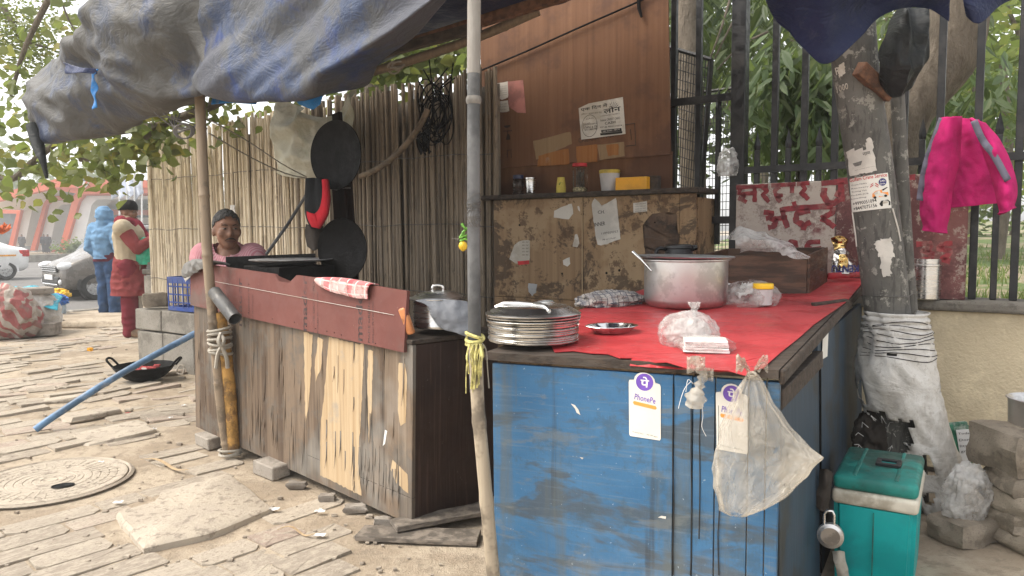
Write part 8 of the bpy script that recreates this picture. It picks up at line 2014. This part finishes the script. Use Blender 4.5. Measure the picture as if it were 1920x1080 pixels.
# --- filling station across the road
YS = 60.0
MT['orange'] = simple('orange_red_cladding', (.62, .12, .05), .5, 0, .06, .3, 0); MT['stwhite'] = simple('white_cladding', (.68, .67, .65), .5, 0, .04, .3, 0); MT['stglass'] = simple('dark_shopfront', (.10, .11, .12), .3, 0, .2, .5, 0)
fs_ = thing('filling_station', 'hazy filling station with an orange-edged canopy on slanting white legs', 'building', at(120, 480, YS))
def stp(name, px, Y, dep, mat):
    P_ = [at(x, y, Y) for x, y in px]; m = MB(); A = [m.b.verts.new(p) for p in P_]; B = [m.b.verts.new(p + V(.25 * dep * 0, dep, 0)) for p in P_]; n = len(P_)
    m.b.faces.new(A); m.b.faces.new(B[::-1])
    for i in range(n): m.b.faces.new((A[i], B[i], B[(i + 1) % n], A[(i + 1) % n]))
    bmesh.ops.recalc_face_normals(m.b, faces=m.b.faces); return m.build(name, mat, fs_)
stp('canopy_fascia', [(-60, 376), (-60, 392), (0, 376), (104, 352), (300, 352), (300, 338), (104, 336), (0, 362)], YS, .6, MT['orange'])
stp('canopy_edge', [(104, 352), (300, 352), (300, 362), (150, 364), (104, 356)], YS + .3, 1, MT['orange'])
stp('canopy_roof', [(-60, 378), (0, 364), (104, 340), (300, 340), (300, 351), (104, 351), (0, 375), (-60, 390)], YS + .61, 24, MT['stwhite'])
for a in ([(108, 475), (118, 475), (148, 378), (158, 366), (300, 366), (300, 359), (150, 355), (138, 366)], [(56, 470), (65, 470), (88, 384), (96, 376), (132, 373), (132, 366), (92, 368), (82, 380)], [(15, 462), (24, 462), (40, 390), (46, 384), (76, 380), (76, 374), (42, 376), (34, 388)]):
    stp('slanting_leg', a, YS + (1 if a[0][0] > 100 else 4 if a[0][0] > 50 else 7), 1.2, MT['orange'])
for a in ([(120, 475), (152, 470), (172, 384), (182, 374), (300, 372), (300, 367), (160, 367), (150, 378)], [(66, 470), (92, 468), (108, 392), (116, 384), (134, 382), (134, 375), (98, 377), (90, 386)], [(25, 462), (46, 460), (60, 394), (68, 388), (76, 388), (76, 382), (48, 385), (42, 392)]):
    stp('white_leg_face', a, YS + (1.4 if a[0][0] > 100 else 4.4 if a[0][0] > 50 else 7.4), 2.2, MT['stwhite'])
stp('sales_building', [(-20, 470), (-20, 395), (300, 400), (300, 474)], YS + 16, 6, MT['stglass']); stp('sign_band', [(-20, 400), (300, 404), (300, 394), (-20, 390)], YS + 15.6, .3, MT['orange']); stp('white_band', [(160, 420), (300, 420), (300, 408), (160, 408)], YS + 15.5, .3, MT['stwhite'])
for px in (58, 86, 96, 190): stp('fuel_pump', [(px, 473), (px + 9, 473), (px + 9, 432), (px, 432)], YS + 9, .8, MT['stwhite'] if px % 4 else MT['orange'])
for k in range(7): stp('window_mullion', [(100 + k * 12, 440), (101 + k * 12, 440), (101 + k * 12, 406), (100 + k * 12, 406)], YS + 15.8, .1, MT['stwhite'])
c = at(152, 338, YS - .3); m = MB(); m.lathe([(0, .1), (.62, .1), (.66, 0), (0, 0)], frame(c, V(1, 0, 0), V(0, 0, 1)), 30); em = m.build('round_emblem', MT['stwhite'], fs_); m = MB(); m.lathe([(.42, .12), (.60, .12)], frame(c, V(1, 0, 0), V(0, 0, 1)), 30); m.build('emblem_ring', MT['orange'], em); m = MB(); m.box((0, 0, .13), (.9, .14, .02), frame(c, V(1, 0, 0), V(0, 0, 1))); m.build('emblem_bar', MT['ink_b'], em)
MT['flag'] = simple('white_blue_flag', (.6, .64, .75), .7, 0, .3, 1.5, 0)
for k, px in enumerate((224, 238, 252, 266)):
    a, b = at(px, 480, 46), at(px, 325, 46); f_ = thing('flag_pole', ['first', 'second', 'third', 'fourth'][k] + ' white flag pole from the left before the filling station', 'flag', a, 'flags before the filling station'); m = MB(); m.tube([V(a.x, a.y, -.15), b], .05, 6); m.build('pole', MT['stwhite'], f_)
    m = MB(); m.grid(lambda u, v: b + V(-.05 - .55 * u + .1 * v, .1 * math.sin(u * 5 + k), -.1 - 1.1 * v - .6 * u * (1 - .3 * v)), 8, 8); o = m.build('flag', MT['flag'], f_, sm=60); solid(o, .02)
# forecourt shrub
# ------------------------------------------------------------------ trees and shrubs
MT['bark'] = m_bark('grey_brown_bark', (.10, .082, .062), (.24, .20, .155)); MT['bark_d'] = m_bark('dark_bark', (.045, .036, .028), (.11, .09, .07))
MT['lf_round'] = m_leaf('dusty_round_leaves', (.10, .125, .035), (.19, .20, .075), (.30, .25, .06), .45); MT['lf_long'] = m_leaf('long_drooping_leaves', (.045, .085, .03), (.12, .165, .075), (.16, .19, .10), .35); MT['lf_far'] = m_leaf('hazy_far_leaves', (.06, .10, .03), (.13, .17, .05), (.2, .2, .06), .4); MT['lf_dark'] = m_leaf('dark_park_leaves', (.02, .04, .015), (.06, .085, .03), (.09, .12, .04), .3); MT['lf_light'] = m_leaf('yellow_green_leaves', (.14, .20, .04), (.25, .30, .07), (.34, .32, .08), .5)
def frnd(a, b): return random.uniform(a, b)
def leaf_round(m, p, s, dr):
    a = frnd(0, 2 * PI); t = V(math.cos(a), math.sin(a), frnd(-.9, .1) + dr).normalized(); n = t.cross(V(frnd(-1, 1), frnd(-1, 1), frnd(-.4, 1))).normalized(); w = n * s; k = t.cross(n) * s * .12
    m.poly((p, p + t * s * .25 + w * .42 + k, p + t * s * .62 + w * .46 + k, p + t * s * 1.0 + w * .14, p + t * s * 1.22, p + t * s * 1.0 - w * .14, p + t * s * .62 - w * .46 + k, p + t * s * .25 - w * .42 + k))
def leaf_long(m, p, s, dr):
    a = frnd(0, 2 * PI); t = V(math.cos(a), math.sin(a), -.9 + frnd(-.6, .7)).normalized(); n = t.cross(V(frnd(-1, 1), frnd(-1, 1), frnd(0, 1))).normalized(); w = n * s * .13; k = t.cross(n) * s * .08; e = V(0, 0, -s * .2)
    m.poly((p, p + t * s * .3 + w, p + t * s * .62 + w * .9 + e * .5, p + t * s + e)); m.poly((p, p + t * s + e, p + t * s * .62 - w * .9 + e * .5 + k, p + t * s * .3 - w + k))
def leaf_small(m, p, s, dr):
    a = frnd(0, 2 * PI); t = V(math.cos(a), math.sin(a), frnd(-.8, .5)).normalized(); n = t.cross(V(frnd(-1, 1), frnd(-1, 1), frnd(-1, 1))).normalized() * s * .3
    m.poly((p, p + t * s * .5 + n, p + t * s, p + t * s * .5 - n))
def cluster(m, c, r, n, s, fn, dr=0.0, sq=1.0):
    for k in range(n):
        q = V(random.gauss(0, .5), random.gauss(0, .5), random.gauss(0, .5) * sq); fn(m, c + q * r, s * frnd(.65, 1.25), dr)
def tree(name, lab, base, trunk, limbs, crowns, bark, leafmat, cat='tree', grp=None):
    t = thing(name, lab, cat, base, grp)
    if trunk: m = MB(); P = dense(trunk[0], 5); m.tube(P, [lerp(trunk[1], trunk[2], i / (len(P) - 1)) * (1 + .05 * nz(p, 3)) for i, p in enumerate(P)], 14); m.build('trunk', bark, t, sm=60)
    for L in limbs: m = MB(); P = dense(L[0], 5); m.tube(P, [lerp(L[1], L[2], i / (len(P) - 1)) for i in range(len(P))], 7); m.build('limb', bark, t, sm=60)
    m = MB()
    for c in crowns: cluster(m, *c)
    m.build('crown', leafmat, t); return t
random.seed(77)
# tree behind the reed screen whose leafy branches hang over the street
b = onp(703, 500, 5.4); b.z = .45
def T(px, py, Y): return at(px, py, Y)
cr = []
for px, py, Y, r, n_, s in ((30, 300, 7.2, .5, 36, .14), (60, 230, 7.4, .5, 40, .14), (20, 180, 7.4, .5, 34, .14), (15, 100, 7.5, .5, 26, .12), (120, 300, 7.0, .35, 26, .13), (130, 255, 7.2, .35, 20, .13), (180, 258, 7.0, .4, 44, .14), (230, 250, 6.8, .35, 52, .13), (270, 255, 6.7, .3, 46, .13), (215, 285, 6.8, .3, 30, .13), (190, 320, 7.0, .16, 5, .11), (290, 235, 6.6, .25, 34, .12), (340, 215, 6.6, .25, 26, .12), (430, 210, 6.8, .25, 26, .12), (140, 30, 7.5, .3, 16, .13), (150, 75, 7.3, .25, 14, .12), (70, 330, 7.2, .25, 14, .12), (520, 180, 6.9, .3, 34, .11), (600, 165, 6.8, .3, 40, .11)):
    cr.append((T(px, py, Y), r * 1.1, int(n_ * 1.6), s * .82, leaf_round, -.2))
for px in range(660, 900, 22): cr.append((T(px, 118 - (px - 660) * .10 + frnd(-14, 10), 6.7), .28, 46, .10, leaf_round, -.2))
for px in range(660, 900, 30): cr.append((T(px, 40, 7.6), .5, 60, .12, leaf_round, -.2))
tree('overhanging_tree', 'tree behind the reed screen with round dusty leaves hanging over the street', b, ([b, b + V(.0, 0, .9), T(703, 140, b.y), T(690, -40, b.y + .1), T(640, -200, b.y + .2)], .17, .12),
     [([T(690, -20, b.y), T(560, 60, 6.8), T(420, 185, 6.7), T(300, 235, 6.7), T(230, 290, 6.9), T(150, 300, 7.0)], .06, .02), ([T(300, 235, 6.7), T(200, 250, 7), T(120, 260, 7.2), T(60, 305, 7.3), T(20, 336, 7.3), T(-30, 318, 7.4)], .035, .03), ([T(640, -150, 7), T(380, -100, 7.2), T(150, -60, 7.3), T(60, 60, 7.4), T(20, 180, 7.5)], .06, .015), ([T(105, -30, 7.3), T(130, 40, 7.3), T(160, 80, 7.3)], .012, .005), ([T(690, -20, b.y), T(780, 60, 6.9), T(860, 100, 6.8), T(900, 110, 6.8)], .04, .012)],
     cr, MT['bark'], MT['lf_round'])
m_c = []
for k in range(16): m_c.append((T(frnd(0, 110), frnd(20, 110), 8.2), .4, 170, .05, leaf_small, 0))
tree('feathery_tree', 'tree with fine feathery leaves high at the top left', T(-120, 560, 8.4), ([T(-120, 600, 8.4), T(-100, 300, 8.4), T(-40, 40, 8.4)], .12, .06), [([T(-40, 40, 8.4), T(0, 10, 8.3), T(40, 70, 8.2), T(90, 90, 8.2)], .05, .01)], m_c, MT['bark'], MT['lf_round'])
# behind the fence: long-leaved trees
cr = []
for k in range(30): cr.append((onp(frnd(1400, 1590), frnd(110, 300), frnd(5.1, 6.0)), .22, 34, .17, leaf_long))
tree('drooping_tree', 'bushy young tree with long drooping leaves just behind the fence', onp(1500, 420, 5.6), ([onp(1500, 430, 5.6), onp(1500, 250, 5.6), onp(1490, 100, 5.6)], .04, .02), [([onp(1500, 300, 5.6), onp(1450, 180, 5.5)], .015, .008), ([onp(1500, 300, 5.6), onp(1560, 200, 5.5)], .015, .008)], cr, MT['bark_d'], MT['lf_long'])
cr = []
for k in range(22): cr.append((onp(frnd(1720, 1880), frnd(170, 330), frnd(6.0, 7.5)), .28, 40, .15, leaf_long))
tree('drooping_tree', 'long-leaved shrub behind the fence beside the pink jacket', onp(1790, 440, 6.6), ([onp(1790, 450, 6.6), onp(1790, 250, 6.6)], .03, .02), [], cr, MT['bark_d'], MT['lf_long'])
cr = []
for k in range(34): cr.append((onp(frnd(1230, 1470), frnd(-60, 150), frnd(6.2, 8.2)), .45, 44, .18, leaf_long))
tree('park_tree', 'pale-trunked park tree with dark foliage behind the fence post', onp(1290, 420, 5.7), ([onp(1302, 430, 5.7), onp(1293, 120, 5.7), onp(1288, 40, 5.7), onp(1298, -80, 5.7)], .10, .085), [([onp(1293, 110, 5.7), onp(1270, 40, 5.8), onp(1258, -40, 5.9)], .03, .02), ([onp(1380, -40, 6.2), onp(1350, 60, 6.0), onp(1325, 125, 6.0)], .012, .006), ([onp(1440, 60, 6.2), onp(1390, 85, 6.0), onp(1345, 130, 6.0)], .012, .006), ([onp(1420, -30, 6.2), onp(1375, 40, 6.0), onp(1340, 110, 6.0)], .012, .006)], cr, MT['bark'], MT['lf_dark'])
# thick leaning trunk at the right
cr = [(onp(1850, -160, 6.5), 1.2, 300, .16, leaf_long), (onp(1700, -220, 6.5), 1.2, 300, .16, leaf_long)]
tree('leaning_tree', 'thick grey leaning tree trunk behind the fence at the right', onp(1640, 440, 5.4), ([onp(1640, 450, 5.4), onp(1690, 240, 5.3), onp(1730, 175, 5.3), onp(1785, 100, 5.3), onp(1798, 0, 5.3), onp(1790, -120, 5.4)], .15, .16), [], cr, MT['bark'], MT['lf_dark'])
# park trees farther back
random.seed(91); k_ = 0
for (px, py, s2, r, n_, mt, w) in ((1880, 120, 14, 2.0, 1500, 'lf_light', .10), (1960, 220, 17, 2.2, 1500, 'lf_light', .12), (1830, 60, 19, 2.6, 1400, 'lf_far', .14), (1690, 150, 12, 1.8, 1200, 'lf_far', .09), (1560, 60, 13, 2.2, 1300, 'lf_dark', .11), (1420, 150, 12, 2.2, 1400, 'lf_dark', .11), (1290, 180, 12, 2.0, 1100, 'lf_dark', .11), (1900, 330, 26, 2.6, 1000, 'lf_far', .12), (1760, 330, 24, 2.4, 900, 'lf_far', .12), (1990, 60, 15, 2.2, 900, 'lf_light', .12)):
    c = onp(px, py, s2); b = V(c.x, c.y, .7); cr = [(c + V(frnd(-1, 1) * r * .7, frnd(-1, 1) * r * .5, frnd(-.8, .8) * r * .7), r * .42, n_ // 9, .11 + .010 * s2 * .6, leaf_small, 0) for q in range(9)]
    where = ['at the right edge, nearest', 'beyond the right edge of the picture', 'high above the pink jacket', 'behind the utility pole', 'behind the hanging tarp', 'behind the drooping leaves', 'behind the fence post', 'low and hazy at the far right', 'low and hazy behind the painted sign', 'at the top right corner'][k_]; k_ += 1
    tree('park_tree', 'leafy park tree ' + where, b, ([b - V(0, 0, .4), b.lerp(c, .5) + V(frnd(-.2, .2), 0, 0), c], w, w * .5), [([b.lerp(c, .6), c + V(r * .5, 0, r * .3)], w * .5, .02), ([b.lerp(c, .6), c + V(-r * .5, 0, r * .4)], w * .5, .02)], cr, MT['bark'], MT[mt], 'tree', 'trees in the park')
# hazy trees behind the filling station
for k, (px, py, Y, r) in enumerate(((-40, 400, 84, 8), (25, 380, 88, 9), (110, 395, 92, 8), (190, 390, 90, 8), (270, 385, 86, 9), (350, 390, 88, 8), (-20, 330, 95, 9))):
    c = at(px, py, Y); b = V(c.x, c.y, -.2); cr = [(c + V(frnd(-1, 1) * r * .7, frnd(-1, 1) * r * .4, frnd(-.9, .8) * r * .6), r * .36, 130, 1.0, leaf_small, 0) for q in range(9)]
    tree('far_tree', 'hazy tree behind the filling station, %s from the left' % ['second', 'third', 'fourth', 'fifth', 'sixth', 'seventh', 'first'][k], b, ([b, c], .4, .2), [], cr, MT['bark'], MT['lf_far'], 'tree', 'trees behind the filling station')
for k, px in enumerate((128, 140)):
    c = at(px, 462, 52); m_ = [(c + V(frnd(-.6, .6), 0, frnd(-.3, .3)), .5, 60, .28, leaf_small, 0) for q in range(4)]
    tree('forecourt_shrub', ['left', 'right'][k] + ' of two small shrubs before the filling station', V(c.x, c.y, -.15), ([V(c.x, c.y, -.15), c], .04, .02), [], m_, MT['bark'], MT['lf_far'], 'shrub', 'shrubs before the filling station')
# ------------------------------------------------------------------ haze
hz = MB(); hz.box((-40, 50, 12), (300, 150, 27)); ho = hz.build('haze', None, origin=(-40, 50, -1.5)); tag(ho, 'pale winter haze filling the air', 'haze', None, 'stuff')
hm = bpy.data.materials.new('haze_air'); hm.use_nodes = True; nt = hm.node_tree; nt.nodes.remove(nt.nodes['Principled BSDF'])
pv = nt.nodes.new('ShaderNodeVolumePrincipled'); pv.inputs['Color'].default_value = (.95, .95, .93, 1); pv.inputs['Density'].default_value = .0038; pv.inputs['Anisotropy'].default_value = .3
nt.links.new(pv.outputs[0], nt.nodes['Material Output'].inputs['Volume']); ho.data.materials.append(hm)
bpy.data.scenes.remove(TMP)
